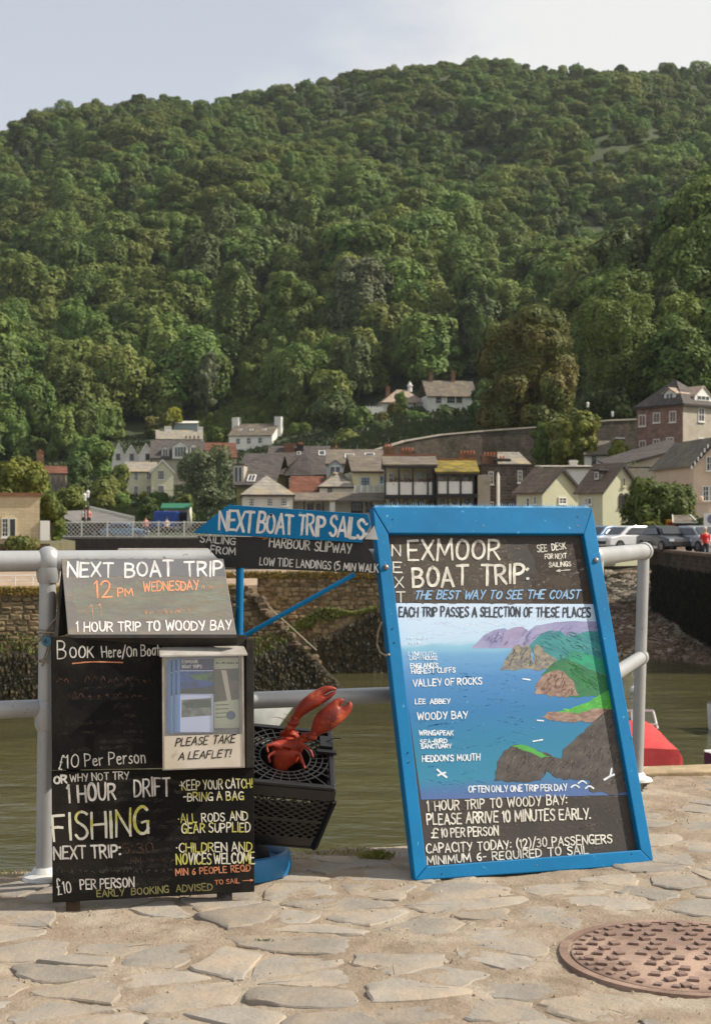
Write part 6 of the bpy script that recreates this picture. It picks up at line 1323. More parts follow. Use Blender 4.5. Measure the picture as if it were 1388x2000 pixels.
# P three white gables
for i, (x0, x1, ye, yr) in enumerate(((219,245,893,866),(243,270,893,870),(270,301,893,867))):
    H = House('white_cottage',('leftmost of three white gabled cottages on the hillside','middle of three white gabled cottages on the hillside','rightmost of three white gabled cottages on the hillside')[i],x0,x1,300,925,ye-(2 if i else 0),10,12,zb=PZ(928,300),cat='house'); H.walls(M_wht,'front',H.ridge(yr,'front')); H.roof(R_pale,'front',H.ridge(yr,'front'),.3,fascia=M_frame)
    m_ = (x0+x1)/2-1+i*2; H.win(m_-4,886,m_+4,898,nx=2,ny=2,fr=M_fdark)
    if i == 0: H.win(m_-3,909,m_+3,915,nx=2,ny=1,fr=M_fdark)
H = House('white_cottage','white cottage with pinkish roof and two chimneys above the gabled row',306,394,320,885,857,9,8,zb=PZ(890,320)); ha = PZ(841,324)-H.zb-H.h; H.walls(M_wht,'side',ha); H.roof(R_pale,'side',ha,.3,hip=0); H.chim(328,833,4,1.6,1.4,M_wht,0,3.5); H.chim(391,834,4,1.2,1.4,M_wht,0,3.5)
for k in range(4): H.win(362+8*k,851,365+8*k,857,nx=1,ny=1,fr=M_fdark)
H = House('dormer_house','dark slate-roofed house with a balcony gable and two dormers on the hillside',296,400,285,925,894,8,14,zb=PZ(928,285)); H.walls(M_greyr); H.roof(R_dark,'side',H.ridge(861,'side'),.4); 
H.dormer(316,872,330,892,R_pale,M_wht,3,y=.5); H.dormer(337,862,368,892,R_pale,M_wht,5,y=-.6,nx=4); H.dormer(371,868,386,886,R_pale,M_wht,3,y=1.2)
H = House('brown_roof_house','house with reddish-brown roof and two skylights left of the tall white house',398,462,290,925,893,8,12,zb=PZ(928,290)); H.walls(M_greyr); H.roof(R_tile,'side',H.ridge(866,'side'),.3); H.win(433,880,438,885,'roof',1,1); H.win(443,882,449,887,'roof',1,1)
# R yellow house
H = House('yellow_house','pale yellow two-storey house with a gabled bay behind the lattice bridge',246,306,262,968,921,9,9,zb=PZ(968,262)); H.walls(M_yel); H.roof(R_pale,'side',H.ridge(904,'side'),.3)
for a in ((262,922,270,938),(286,922,295,937),(262,949,270,966),(286,948,295,969)): H.win(*a,nx=2,ny=2)
H2 = House('gabled_wing','gabled right wing of the pale yellow house with tall windows',296,339,259,968,921,9,9,zb=PZ(968,260),cat='house wing'); H2.o.parent = None; H2.walls(M_yel,'front',H2.ridge(899,'front')); H2.roof(R_pale,'front',H2.ridge(899,'front'),.3,fascia=M_frame)
H2.win(308,919,321,937,nx=3,ny=3); H2.win(308,948,321,967,nx=4,ny=2)
q = MB(); 
for k in range(14): x = -.5+k*.7; q.box(x-.02,x+.02,-1.2,-1.16,0,.9)
q.box(-.5,8.7,-1.2,-1.15,.9,.95); q.build('front_railing', M_trim, H2.o)
# S upper houses
H = House('villa','white villa with pink hipped roof and a small white cupola',747,832,330,812,784,9,9,zb=PZ(815,330)); H.walls(M_wht); H.roof(R_pink,'side',H.ridge(762,'side'),.5,hip=4.5)
H.win(806,786,812,798,nx=2,ny=3); H.win(826,786,832,798,nx=1,ny=2); a = hit(H.M,800,762,4.5); q = MB(); q.lathe([(.55,-.4),(.5,.9),(.75,.95),(.75,1.1),(.5,1.2),(.4,1.6),(.1,1.9),(.02,2.3)], (a.x,4.5,a.z), 10); q.build('cupola', M_wht, H.o); H.chim(757,756,3,.9,.9,M_chb,1,4)
q = MB(); a0 = hit(H.M,714,812,-.5); a1 = hit(H.M,748,796,-.5); q.box(a0.x,a1.x,-.5,0,a0.z-1,a1.z)
for k in range(6): x = a0.x+.15+(a1.x-a0.x)*k/6; q.box(x,x+.35,-.5,0,a1.z,a1.z+.3)
q.build('battlement_wall', M_wht, H.o)
q = MB(); a = hit(H.M,734,812,-.52); q.prism([(a.x-.6,a.z-.6),(a.x+.6,a.z-.6),(a.x+.6,a.z+.2),(a.x,a.z+.9),(a.x-.6,a.z+.2)], -.56, -.52); q.build('doorway', M_glass, H.o)
H = House('white_house','white house with brown roof and two tall chimneys on the wooded slope',834,930,326,812,772,9,10,zb=PZ(815,326)); H.walls(M_wht); H.roof(R_mid,'side',H.ridge(744,'side'),.4)
q = MB(); q.box(H.w,H.w+2.5,1,8,-3,H.h-.1); q.build('side_wing', M_wht, H.o)
H.win(850,774,862,788,nx=3,ny=2); H.win(890,775,902,787,nx=3,ny=2,fr=M_greyr); H.win(872,774,888,788,nx=3,ny=2,fr=M_frame); H.chim(841,729,5,.8,1,M_chb,1,5); H.chim(884,727,5,.8,1,M_chb,1,5)
# T stone gable building at left with tall chimney
H = House('stone_building','old stone building with narrow gables and a tall brick chimney at the left',86,131,200,965,925,13,8,zb=PZ(975,200),cat='building'); H.walls(wallm('stonepink', srgb(176,160,140))); H.roof(R_tile,'side',H.ridge(912,'side'),.2); H.chim(79,881,3,1.0,1.0,M_chb,1,7)
for k in range(3): a = hit(H.M,104+k*11,948,-.3); q = MB(); q.prism([(a.x-.35,a.z-2),(a.x+.35,a.z-2),(a.x+.35,a.z),(a.x,a.z+1.4),(a.x-.35,a.z)], -.4, 0); q.build('narrow_gable', R_dark, H.o)
# U yellow brick building
H = House('brick_building','yellow brick flat-roofed building with an open window at the left edge',-90,78,71,1050,968,14,7,zb=PZ(1056,71),cat='building'); H.walls(M_ybrk); q = MB(); q.box(-.1,H.w+.12,-.14,H.D,H.h+.003,H.h+.16); q.build('roof_slab', mat('roof_edge', srgb(128,88,62), .8, col2=srgb(104,72,52), ns=3), H.o)
H.win(4,1012,17,1049,nx=2,ny=4); H.win(18,1012,32,1049,nx=1,ny=1)
H.win(-40,1012,-20,1049,nx=2,ny=4)
q = MB(); q.box(H.w+.02,H.w+.5,-.1,.3,.0,1.0); q.build('gate_post', M_frame, H.o)

# retaining wall on the slope
M_ret = brickmat('retaining', srgb(92,82,72), srgb(72,66,58), srgb(96,88,78), 1, .6, .3, .02, noise=.4, stain=srgb(60,56,40))
RW = empty('retaining_wall', (0,0,0), 0, 'long high stone retaining wall on the slope above the harbour houses', 'wall'); q = MB(); pts = [(720,884,156),(790,862,158),(860,850,160),(940,843,162),(1040,836,163),(1120,828,164),(1190,822,165),(1245,820,166)]; vs = []
for px, py, Y in pts: p = P(px,py,Y); vs += [(p.x,p.y,-2),(p.x,p.y,p.z),(p.x,p.y+1,p.z),(p.x,p.y+1,-2)]
fs = []
for i in range(len(pts)-1):
    for k in range(3): fs.append((4*i+k, 4*i+k+1, 4*i+5+k, 4*i+4+k)[::-1])
q.add(vs, fs+[(0,1,2,3),tuple(4*(len(pts)-1)+k for k in (3,2,1,0))]); q.build('masonry', M_ret, RW)
q = MB()
for (a_,b_,c_),(d_,e_,f2) in zip(pts, pts[1:]):
    p = P(a_,b_,c_); r_ = P(d_,e_,f2); q.bar(p+Vector((0,.5,.08)), r_+Vector((0,.5,.08)), 1.2, .16)
q.build('coping', M_greyr, RW)

# ================================================================ STREET THINGS
def car(label, px, Y, wpx, m, heading=0, name='parked_car', z=None):
    o = empty(name, (PX(px,Y), Y, SZ if z is None else z), R(heading), label, 'car', 'parked cars beyond the harbour wall'); s = 1.0
    q = MB(); L_, Wd = 4.1, 1.72
    def sec(pts, w0, w1):  # side profile extruded over the width, tapering with height
        n = len(pts); zs = [p[1] for p in pts]; zm = max(zs); vs = []
        for sg in (-1, 1):
            for y, zz in pts: w_ = w0+(w1-w0)*(zz/zm if zm else 0); vs.append((sg*w_/2, y, zz))
        return vs, [tuple(range(n))[::-1], tuple(range(n, 2*n))] + [(i, (i+1)%n, (i+1)%n+n, i+n) for i in range(n)]
    q.add(*sec([(-2.05,.3),(-2.05,.55),(-1.95,.78),(-1.1,.93),(1.5,.95),(2.0,.85),(2.05,.35)], Wd, Wd*.97)); b_ = q.build('body', m, o, bevel=.06)
    q = MB(); q.add(*sec([(-1.15,.93),(-.5,1.38),(.0,1.46),(1.0,1.44),(1.75,.95)], Wd*1.05, Wd*.74)); q.build('cabin', m, o, bevel=.05)
    q = MB(); q.quad((-.66,-1.10,.99),(.66,-1.10,.99),(.56,-.56,1.36),(-.56,-.56,1.36)); q.build('windscreen', M_glass, o, loc=(0,-.035,.02))
    for sg in (-1,1):
        q = MB(); q.quad((sg*.83,-.85,.99),(sg*.85,1.3,.99),(sg*.70,.9,1.34),(sg*.70,-.35,1.34)); q.build('side_window', M_glass, o, loc=(sg*.03,0,0))
        q = MB(); q.box(sg*.62-.14,sg*.62+.14,-2.08,-2.0,.60,.74); q.build('headlight', mat('lamp_glass', srgb(210,214,216), .2), o)
        for y in (-1.3,1.3): q = MB(); q.tube([(sg*.72,y,.32),(sg*.88,y,.32)], .32, 14); w_ = q.build('wheel', mat('tyre', srgb(28,28,28), .8), o); q = MB(); q.tube([(sg*.87,y,.32),(sg*.895,y,.32)], .2, 12); q.build('rim', mat('alloy', srgb(150,150,150), .3, metal=.7), w_)
    q = MB(); q.box(-.5,.5,-2.075,-2.04,.4,.58); q.build('grille', M_trim, o)
    return o
M_car1 = mat('car_dark', srgb(50,52,58), .3, coat=.6); M_car2 = mat('car_silver', srgb(176,180,184), .3, metal=.3, coat=.6); M_car3 = mat('car_white', srgb(214,214,212), .35, coat=.5); M_car4 = mat('car_blue', srgb(110,140,170), .3, coat=.5)
car('dark car with roof bars and a bright windscreen facing the harbour',1298,80,0,M_car1,14); car('silver car parked beside the person in red',1362,79,0,M_car2,20); car('white car behind the end of the top rail',1225,83,0,M_car3,-60); car('pale blue car just right of the map board',1178,84,0,M_car4,-50)
q = bpy.data.objects
# person in red
def person(label, px, Y, z, top, bottom, hair, pose=0, h=1.7, sc=1):
    x = PX(px, Y); k = h/1.75; V = []; E = []; Rr = []
    def ch(prev, pts):
        for p in pts:
            V.append((x+p[0]*k, Y+p[1]*k, z+p[2]*k)); Rr.append(p[3]*k)
            if prev is not None: E.append((prev, len(V)-1))
            prev = len(V)-1
        return prev
    pe = ch(None, [(0,0,.95,.13)]); ch2 = ch(pe, [(0,0,1.12,.12),(0,0,1.32,.155),(0,0,1.45,.10),(0,0,1.53,.05),(0,-.01,1.60,.085),(0,-.01,1.69,.09)])
    for sg in (-1,1): ch(pe, [(sg*.10,0,.88,.09),(sg*.11,-.03,.5,.065),(sg*.12,0,.10,.045),(sg*.12,-.12,.05,.035)])
    for sg in (-1,1): ch(pe+3, [(sg*.19,0,1.40,.055),(sg*.24,-.02,1.12,.042),(sg*.20,-.14,.90,.034),(sg*.19,-.2,.82,.03)])
    b_ = skin('person', V, E, Rr, mat('skin_tone', srgb(200,150,120), .6), 0, 1); tag(b_, label, 'person')
    def shell(nm, idx, ext, m):
        q = MB()
        for i, j_ in idx: q.tube([V[i], V[j_]], [Rr[i]*1.18, Rr[j_]*1.18], 10)
        o = q.build(nm, m, b_, smooth=True)
    tops = [(pe,1),(1,2),(2,3)]; shell('shirt', [(0,1),(1,2),(2,3),(2,3)]+[(3,15),(15,16)] if False else [(0,1),(1,2),(2,3)], 0, top)
    q = MB()
    for base in (15, 19): q.tube([V[base], V[base+1]], [Rr[base]*1.3, Rr[base+1]*1.3], 8)
    q.build('sleeve', top, b_, smooth=True); q = MB()
    for base in (7, 11): q.tube([V[0] if False else V[base], V[base+1], V[base+2]], [Rr[base]*1.2, Rr[base+1]*1.25, Rr[base+2]*1.4], 8)
    q.ball(V[0], Rr[0]*1.15, 10, 6); q.build('trousers', bottom, b_, smooth=True)
    q = MB(); hv = Vector(V[6]); q.ball((hv.x, hv.y+.02*k, hv.z+.03*k), .105*k, 10, 8); q.build('hair', hair, b_, smooth=True)
    q = MB(); 
    for sg in (-1,1): q.ball((hv.x+sg*.035*k, hv.y-.088*k, hv.z-.03*k), .011*k, 6, 4)
    q.build('eye', M_glass, b_)
    return b_
C_red = mat('cloth_red', srgb(206,40,30), .8); C_navy = mat('cloth_navy', srgb(40,44,60), .8); C_white2 = mat('cloth_white', srgb(220,214,206), .8); C_pink = mat('cloth_pink', srgb(214,140,130), .8); H_gr = mat('hair_grey', srgb(200,190,176), .8); H_br = mat('hair_brown', srgb(70,48,34), .8); C_blk = mat('cloth_black', srgb(34,32,34), .8)
person('grey-haired person in a red jacket beside the silver car', 1376, 74, PZ(1095,74), C_red, C_navy, H_gr)
person('person in white standing at the end of the bridge, left of a pair', 164, 128, PZ(1030,128), C_white2, C_navy, H_br); person('person in pink standing at the end of the bridge, right of a pair', 174, 129, PZ(1030,129), C_pink, C_blk, H_br)
person('person in a red top walking behind the lattice parapet', 285, 116, zb_+0, C_pink, C_navy, H_br, h=1.55); person('person in pale blue behind the lattice parapet, right of the one in red', 326, 116, zb_, C_white2, C_blk, H_br, h=1.5)
#person('person seen through the open window of the yellow brick building', 27, 70.7, PZ(1050,71)-.8, C_white2, C_blk, H_br, h=1.7)
# blue lorry and canopy beyond the bridge
o = empty('blue_lorry', (PX(300,140),140,.3), 0, 'blue lorry parked beyond the lattice bridge', 'lorry'); M_lor = mat('lorry_blue', srgb(30,70,150), .4)
q = MB(); q.box(0,2.3,0,2,.9,2.4); q.build('body', M_lor, o, bevel=.08); q = MB(); q.box(-1.0,-.03,0,1.9,.6,1.5); q.build('cab', mat('lorry_navy', srgb(30,50,110), .4), o, bevel=.08); q = MB(); q.box(.05,2.2,-.03,-.003,1.2,1.4); q.build('stripe', mat('lorry_light', srgb(90,130,190), .4), o)
q = MB(); q.box(-.8,-.2,-.03,-.003,1.1,1.4); q.build('side_window', M_glass, o)
for x in (-.5,.6,1.8): q = MB(); q.tube([(x,-.03,.35),(x,.25,.35)], .36, 12); q.build('wheel', mat('tyre', srgb(28,28,28), .8), o)
o = empty('kiosk', (PX(320,146),146,.2), 0, 'small cream kiosk with a green awning behind the blue lorry', 'kiosk'); q = MB(); q.box(0,2.6,0,2.5,0,3.0); q.build('wall', M_pale, o); q = MB(); q.add([(-.2,-.9,2.9),(2.8,-.9,2.9),(2.8,.2,3.4),(-.2,.2,3.4),(-.2,-.9,2.75),(2.8,-.9,2.75)], [(0,1,2,3),(4,5,1,0)]); q.build('awning', mat('awning_green', srgb(40,110,80), .7), o); q = MB(); q.box(.2,2.4,-.03,-.002,1,2.5); q.build('hatch', M_glass, o)
car('dark red car beyond the left part of the lattice bridge', 218, 132, 0, mat('car_red', srgb(120,50,46), .3, coat=.5), 80, z=.25); car('pale silver car beyond the lattice bridge beside the red one', 244, 128, 0, M_car4, 84, z=.1)
# white picket fence rising behind
o = empty('picket_fence', (0,0,0), 0, 'white picket fence running down the slope behind the bridge', 'fence'); a = P(176,988,150); b = P(262,1008,138)
for k in range(30): p = a.lerp(b,k/29); q = MB(); q.box(-.05,.05,-.03,.03,-1.3,0); q.build('picket', M_wr, o, loc=p)
q = MB(); q.bar(a+Vector((0,.05,-.15)), b+Vector((0,.05,-.15)), .08); q.bar(a+Vector((0,.05,-.8)), b+Vector((0,.05,-.8)), .08); q.build('fence_rail', M_wr, o)
q = MB(); a0 = P(124,1000,126); q.add([P(126,998,135),P(176,996,150),P(262,1018,132),P(150,1022,124),P(126,1012,124)], [(0,1,2,3,4)]); tag(q.build('ramp_road', M_street), kind='structure')
# street lamps with white lanterns
def lamp(px, py, Y, label, hgt=4):
    t_ = P(px,py,Y); o = empty('street_lamp', (t_.x,t_.y,t_.z-hgt), 0, label, 'street lamp'); q = MB(); q.tube([(0,0,0),(0,0,hgt-.3)], [.07,.04], 8); q.build('post', M_trim, o); q = MB(); q.lathe([(.10,-.3),(.17,.15),(.19,.2),(.05,.36)], (0,0,hgt-.05), 8); q.build('lantern', M_frame, o)
lamp(172,964,128,'white-lantern street lamp behind the two people at the bridge end',3.2); lamp(166,970,124,'shorter white lantern in front of the other lamp at the bridge end',2.6); lamp(1147,790,168,'white-lantern street lamp on the road above the retaining wall',4); lamp(1195,808,170,'dim street lamp near the brick house on the upper road',3); lamp(718,838,300,'small white lamp on the slope below the villa',3)
# shelter with slatted roof, round sign, umbrellas, tarpaulin
o = empty('noticeboard_shelter', (PX(1332,92),92,SZ), 0, 'small wooden shelter with a pale pitched roof in front of the pink house', 'shelter'); M_shw = mat('shelter_wood', srgb(60,46,36), .8)
zt_ = PZ(1006,92)-SZ; ze = PZ(1021,92)-SZ; q = MB(); q.add([(-.75,-.6,ze),(.85,-.6,ze),(.55,.4,zt_),(-.55,.4,zt_),(-.75,-.6,ze-.08),(.85,-.6,ze-.08),(.55,.4,zt_-.08),(-.55,.4,zt_-.08)], [(0,1,2,3),(7,6,5,4),(0,4,5,1),(1,5,6,2),(2,6,7,3),(3,7,4,0)]); q.build('roof', R_mid, o)
q = MB(); q.bar((-.76,-.62,ze+.02),(.86,-.62,ze+.02),.06); q.bar((-.76,-.62,ze+.02),(-.56,.4,zt_+.02),.06); q.bar((.86,-.62,ze+.02),(.56,.4,zt_+.02),.06); q.build('roof_trim', M_frame, o)
for x in (-.5,.5): q = MB(); q.box(x-.06,x+.06,-.3,-.18,0,ze); q.build('post', M_shw, o)
q = MB(); q.box(-.5,.5,-.2,.2,.5,ze-.05); q.build('notice_case', M_shw, o)
o = empty('round_sign', (PX(1386,90),90,SZ), 0, 'white square sign with a blue ring at the right edge above the person in red', 'sign'); q = MB(); zc = PZ(1017,90)-SZ; q.box(-.42,.6,-.02,.02,zc-.42,zc+.48); q.build('plate', M_frame, o); q = MB(); q.lathe([(.18,0),(.30,0),(.30,.01),(.18,.01)], (0,0,0), 24); r_ = q.build('ring', mat('ring_grey', srgb(110,116,140), .6), o); r_.location = (.1,-.03,zc+.1); r_.rotation_euler = (R(90),0,0)
q = MB(); q.tube([(.1,.03,0),(.1,.03,zc)], .04, 8); q.build('post', M_shw, o)
o = empty('yellow_cabinet', (PX(1308,94),94,SZ), 0, 'small yellow and red cabinet left of the wooden shelter', 'cabinet'); q = MB(); q.box(-.35,.35,-.3,.3,.6,1.9); q.build('case', mat('machine_yellow', srgb(206,150,30), .5), o, bevel=.08); q = MB(); q.box(-.25,.25,-.32,-.303,1.0,1.7); q.build('panel', mat('machine_red', srgb(150,40,30), .5), o)
def parasol(px, Y, label, ztop, r_=1.0, m=None):
    o = empty('parasol', (PX(px,Y),Y,SZ), 0, label, 'parasol'); q = MB(); q.lathe([(r_,0),(r_*.9,.08),(.04,.42),(.01,.5)], (0,0,ztop-SZ-.5), 8); q.build('canopy', m or M_wht, o); q = MB(); q.tube([(0,0,0),(0,0,ztop-SZ-.45)], .03, 6); q.build('pole', M_shw, o)
parasol(1172,96,'white parasol just right of the map board top corner',PZ(1027,96),.9); parasol(1195,98,'cream half-shut parasol beside the white one',PZ(1029,98),.5,M_pale); parasol(1373,96,'white parasol behind the hedge at the right edge',PZ(1030,96),.7)
o = empty('tarpaulin_stall', (PX(1236,96),96,SZ), 0, 'stall with a sloping turquoise and silver tarpaulin below the arched window', 'stall'); z1_ = PZ(1029,96)-SZ; z0_ = PZ(1054,96)-SZ
q = MB(); nT = 12; vs = []
for j in range(2):
    for i in range(nT+1): x = -.95+i*(1.9/nT); vs.append((x+(.25 if j == 0 and i < 8 else 0), -.4 if j == 0 else .4, (z0_ if j == 0 else z1_)+.05*math.sin(i*1.7)))
q.add(vs, [(i,i+1,i+nT+2,i+nT+1) for i in range(nT)]); q.build('tarpaulin', mat('tarp', srgb(70,160,156), .4, col2=srgb(190,200,196), ns=5, contrast=(.5,.55), scale=(2,.5,.5)), o)
for x in (-.9,.9): q = MB(); q.tube([(x,.38,0),(x,.38,z1_)], .03, 6); q.build('pole', M_shw, o)
q = MB(); q.box(-1,1,.0,.3,.3,1.0); q.build('counter', M_shw, o)
o = plainwall((PX(1160,101),101), (PX(1345,98),98), SZ, PZ(1030,100), .2, 'low dark garden wall below the lemon cottages', M_dkwall, 'garden_wall')
o = empty('gate_pier', (PX(1368,103),103,SZ), 0, 'salmon pink gate pier with a ball finial beside the pink house', 'pier'); q = MB(); zt_ = PZ(975,103)-SZ; q.box(-.42,.42,-.4,.4,0,zt_-.3); q.box(-.5,.5,-.48,.48,zt_-.3,zt_-.15); q.build('shaft', M_pink, o); q = MB(); q.ball((0,0,zt_+.05), .2, 10, 8); q.build('finial', M_pink, o)
# garden wall in front of the yellow house, small sheds
plainwall((PX(180,236),236), (PX(345,232),232), PZ(1000,236), PZ(984,236), .4, 'long brown garden wall below the pale yellow house', M_brk if False else brickmat('garden_rubble', srgb(116,96,72), srgb(90,76,58), srgb(116,102,80), 1, .5, .25), 'garden_wall', cop=False)
H = House('greenhouse','small white greenhouse on the terraces above the white cottage',340,386,345,838,827,0,3,zb=PZ(840,345),cat='greenhouse'); H.walls(mat('glasshouse', srgb(150,160,156), .3)); H.roof(M_frame,'side',.5,.1)
q = MB(); q.ball((0,0,0), 2.0, 14, 8, (1,1,.9)); o = q.build('white_dome', M_frame, smooth=True, loc=P(434,832,350)); tag(o, 'small white dome tent on the green terraces', 'dome')

# ================================================================ BOATS
M_gel = mat('boat_white', srgb(224,224,220), .3, col2=srgb(200,200,194), ns=3, coat=.3)
def boat(label, pos, heading, Ln=4.6, Bm=1.7, hullm=None, cover=None, cabin=True, mast=0, name='motor_boat', fb=.75):
    o = empty(name, pos, R(heading), label, 'boat'); n = 12; vs = []
    for i in range(n+1):           # stern y=0 .. bow y=Ln
        t = i/n; w_ = Bm/2*(1-max(0,(t-.45)/.55)**2.2)*(.92+.08*min(1,t*4)); sh = fb+.28*t*t
        for k, (fx, z) in enumerate(((1,sh),(1.02,sh-.12),(.9,.05),(.45,-.22),(0,-.32+.3*max(0,t-.7)))): vs.append((w_*fx, Ln*t-(sh-z)*.75*t**5, z))
        for k, (fx, z) in enumerate(((.45,-.22),(.9,.05),(1.02,sh-.12),(1,sh))): vs.append((-w_*fx, Ln*t-(sh-z)*.75*t**5, z))
    fs = [(9*i+k, 9*i+k+1, 9*i+10+k, 9*i+9+k) for i in range(n) for k in range(8)] + [tuple(range(9))[::-1]]
    q = MB(); q.add(vs, fs); q.build('hull', hullm or M_gel, o, smooth=True, sharp=35)
    q = MB(); dv = []
    for i in range(n+1):
        a = vs[9*i]; dv += [(a[0]*.98,a[1],a[2]-.03),(-a[0]*.98,a[1],a[2]-.03)]
    q.add(dv, [(2*i,2*i+1,2*i+3,2*i+2) for i in range(n)]); q.build('deck', M_gel, o)
    q = MB(); q.tube([vs[9*i] for i in range(n+1)], .035, 6); q.tube([vs[9*i+8] for i in range(n+1)], .035, 6); q.build('rubbing_strake', M_trim if hullm is None else M_gel, o)
    if cabin and not cover:
        w0, w1 = Bm*.40, Bm*.32; ya, yb2 = Ln*.42, Ln*.80; z0 = fb; z1 = fb+.62; q = MB()
        q.add([(-w0,ya,z0),(w0,ya,z0),(w0*.6,yb2,z0),(-w0*.6,yb2,z0),(-w1,ya+.1,z1),(w1,ya+.1,z1),(w1*.6,yb2-.7,z1),(-w1*.6,yb2-.7,z1)], [(0,3,2,1),(4,5,6,7),(0,1,5,4),(1,2,6,5),(2,3,7,6),(3,0,4,7)]); c_ = q.build('cabin', M_gel, o, bevel=.04)
        q = MB(); q.quad((-w1*.95,ya-.0,z0+.25),(-.04,ya-.0,z0+.25),(-.04,ya+.06,z1-.07),(-w1*.95,ya+.06,z1-.07)); q.quad((.04,ya,z0+.25),(w1*.95,ya,z0+.25),(w1*.95,ya+.06,z1-.07),(.04,ya+.06,z1-.07)); q.build('windscreen', mat('boat_glass', srgb(150,150,144), .15), c_, loc=(0,-.03,0))
        for sg in (-1,1): q = MB(); q.quad((sg*(w0-.03),ya+.2,z0+.2),(sg*(w0*.75),yb2-.9,z0+.2),(sg*(w1*.72),yb2-1.0,z1-.12),(sg*(w1+.02),ya+.25,z1-.12)); q.build('side_window', M_glass, c_, loc=(sg*.03,0,0))
    if cover:
        q = MB(); cv = []; yc = Ln*.42
        for j in range(7):
            t = j/6; y = -.12+(yc+.1)*t; zc_ = fb+.10+.34*t; wt = Bm*(.49-.11*t)
            for i, (fx, fz) in enumerate(((-1,0),(-.98,.45),(-.86,.88),(-.55,1),(0,1.03),(.55,1),(.86,.88),(.98,.45),(1,0))): cv.append((fx*(wt if fz > .3 else Bm*.5), y, fb-.16+(zc_-fb+.16)*fz+.014*math.sin(i*2.3+j*1.7)))
        q.add(cv, [(9*j+i, 9*j+i+1, 9*j+10+i, 9*j+9+i) for j in range(6) for i in range(8)])
        q.add([(x, y-.0, z) for x, y, z in cv[:9]]+[(x*.97, y-.14, fb-.52) for x, y, z in cv[:9]], [(i, i+9, i+10, i+1) for i in range(8)]); q.build('canvas_cover', cover, o, smooth=True, sharp=35)
        q = MB(); zb2 = fb+.36; hwf = Bm*.42
        for xx_ in (-hwf, 0, hwf): q.bar((xx_, yc, zb2-.1), (xx_*.86, yc+.12, zb2+.33), .04)
        q.bar((-hwf*.88, yc+.12, zb2+.33), (hwf*.88, yc+.12, zb2+.33), .05); q.bar((-hwf, yc, zb2), (hwf, yc, zb2), .04); q.build('windscreen_frame', M_gel, o)
        q = MB(); q.quad((-hwf, yc+.01, zb2),(hwf, yc+.01, zb2),(hwf*.86, yc+.13, zb2+.34),(-hwf*.86, yc+.13, zb2+.34)); q.build('windscreen', M_clear, o)
        for y in (.9, 1.7): q = MB(); q.ball((Bm*.5+.1, y, fb-.28), .09, 10, 8, (1,1,1.9)); q.build('fender', M_gel, o, smooth=True)
    if mast: q = MB(); q.tube([(.35,Ln*.5,fb+.5),(.28,Ln*.5,fb+.5+mast)], [.02,.008], 6); q.build('aerial', M_frame, o)
    return o
M_cov = mat('red_canvas', srgb(206,66,60), .7, col2=srgb(186,52,50), ns=2, bump=.4, bs=3, disp=.05)
boat('white motor boat with red canvas cover and a tall aerial, right of the map board', (PX(1268,33.5),33.5,WZ), 0, 5.0, 1.5, None, M_cov, True, 1.5, fb=.60)
boat('white motor boat bow seen between the chalkboard and the crate', (PX(268,40),40.5,WZ), -84, 4.6, 1.7, None, None, True, 0)
boat('dark hulled boat cut by the right edge of the picture', (PX(1404,32),32,WZ), -75, 4.2, 1.5, mat('hull_navy', srgb(34,44,70), .35, coat=.3), None, False, 0)
boat('small white dinghy with black trim at the right edge, beyond the dark boat', (PX(1398,41),41,WZ), -80, 3.4, 1.4, None, None, False, 0, 'dinghy')
q = MB(); q.ball((0,0,0), .17, 14, 10); q.tube([(0,0,.15),(0,0,.24)], .04, 6); o = q.build('buoy', M_gel, smooth=True, loc=P(1236,1352,49)); o.location = P(1238,1350,50.5); o.location.z = WZ+.1; tag(o, 'white mooring buoy floating beside the right railing post', 'buoy')
# fender on red boat side
# ================================================================ TREES
def leafcloud(lobes, n, size, seed, core=.72, flat=.35, droop=0):
    """leaf facets spread over the outer shell of many overlapping lobes (cx,cy,cz,rx,ry,rz)"""
    g = np.random.default_rng(seed); lb = np.array(lobes, float); vol = (lb[:,3]*lb[:,5]); k = g.choice(len(lb), n, p=vol/vol.sum())
    d = g.normal(size=(n,3)); d[:,2] = d[:,2]*.9+.25; d /= np.linalg.norm(d, axis=1)[:,None]
    rr_ = .80+.24*g.random(n)**.8
    # ragged shell
    rr_ *= 1+.12*np.sin(d[:,0]*7+k)+.10*np.sin(d[:,1]*9+k*2)
    c = lb[k,:3]+d*lb[k,3:6]*rr_[:,None]
    # drop leaves buried in other lobes
    keep = np.ones(n, bool)
    for j in range(len(lb)):
        q = (c-lb[j,:3])/(lb[j,3:6]*.74); keep &= ~(((q**2).sum(1) < 1) & (k != j))
    c = c[keep]; d = d[keep]; m_ = len(c)
    nr = d/lb[k[keep],3:6]; nr /= np.linalg.norm(nr, axis=1)[:,None]; nr = nr*1.0+g.normal(size=(m_,3))*.30; nr[:,2] += .25; nr /= np.linalg.norm(nr, axis=1)[:,None]
    t = np.cross(nr, g.normal(size=(m_,3))); t /= np.linalg.norm(t, axis=1)[:,None]; b = np.cross(nr, t)
    s = size*(.6+.8*g.random(m_))[:,None]; t = t*s; b = b*s*(.6+.4*g.random(m_))[:,None]
    v = np.stack([c-t*.5-b*.35, c+t*.15-b*.5, c+t*.6+b*.05, c+t*.05+b*.5, c-t*.45+b*.25], 1).reshape(-1,3)
    return v, m_
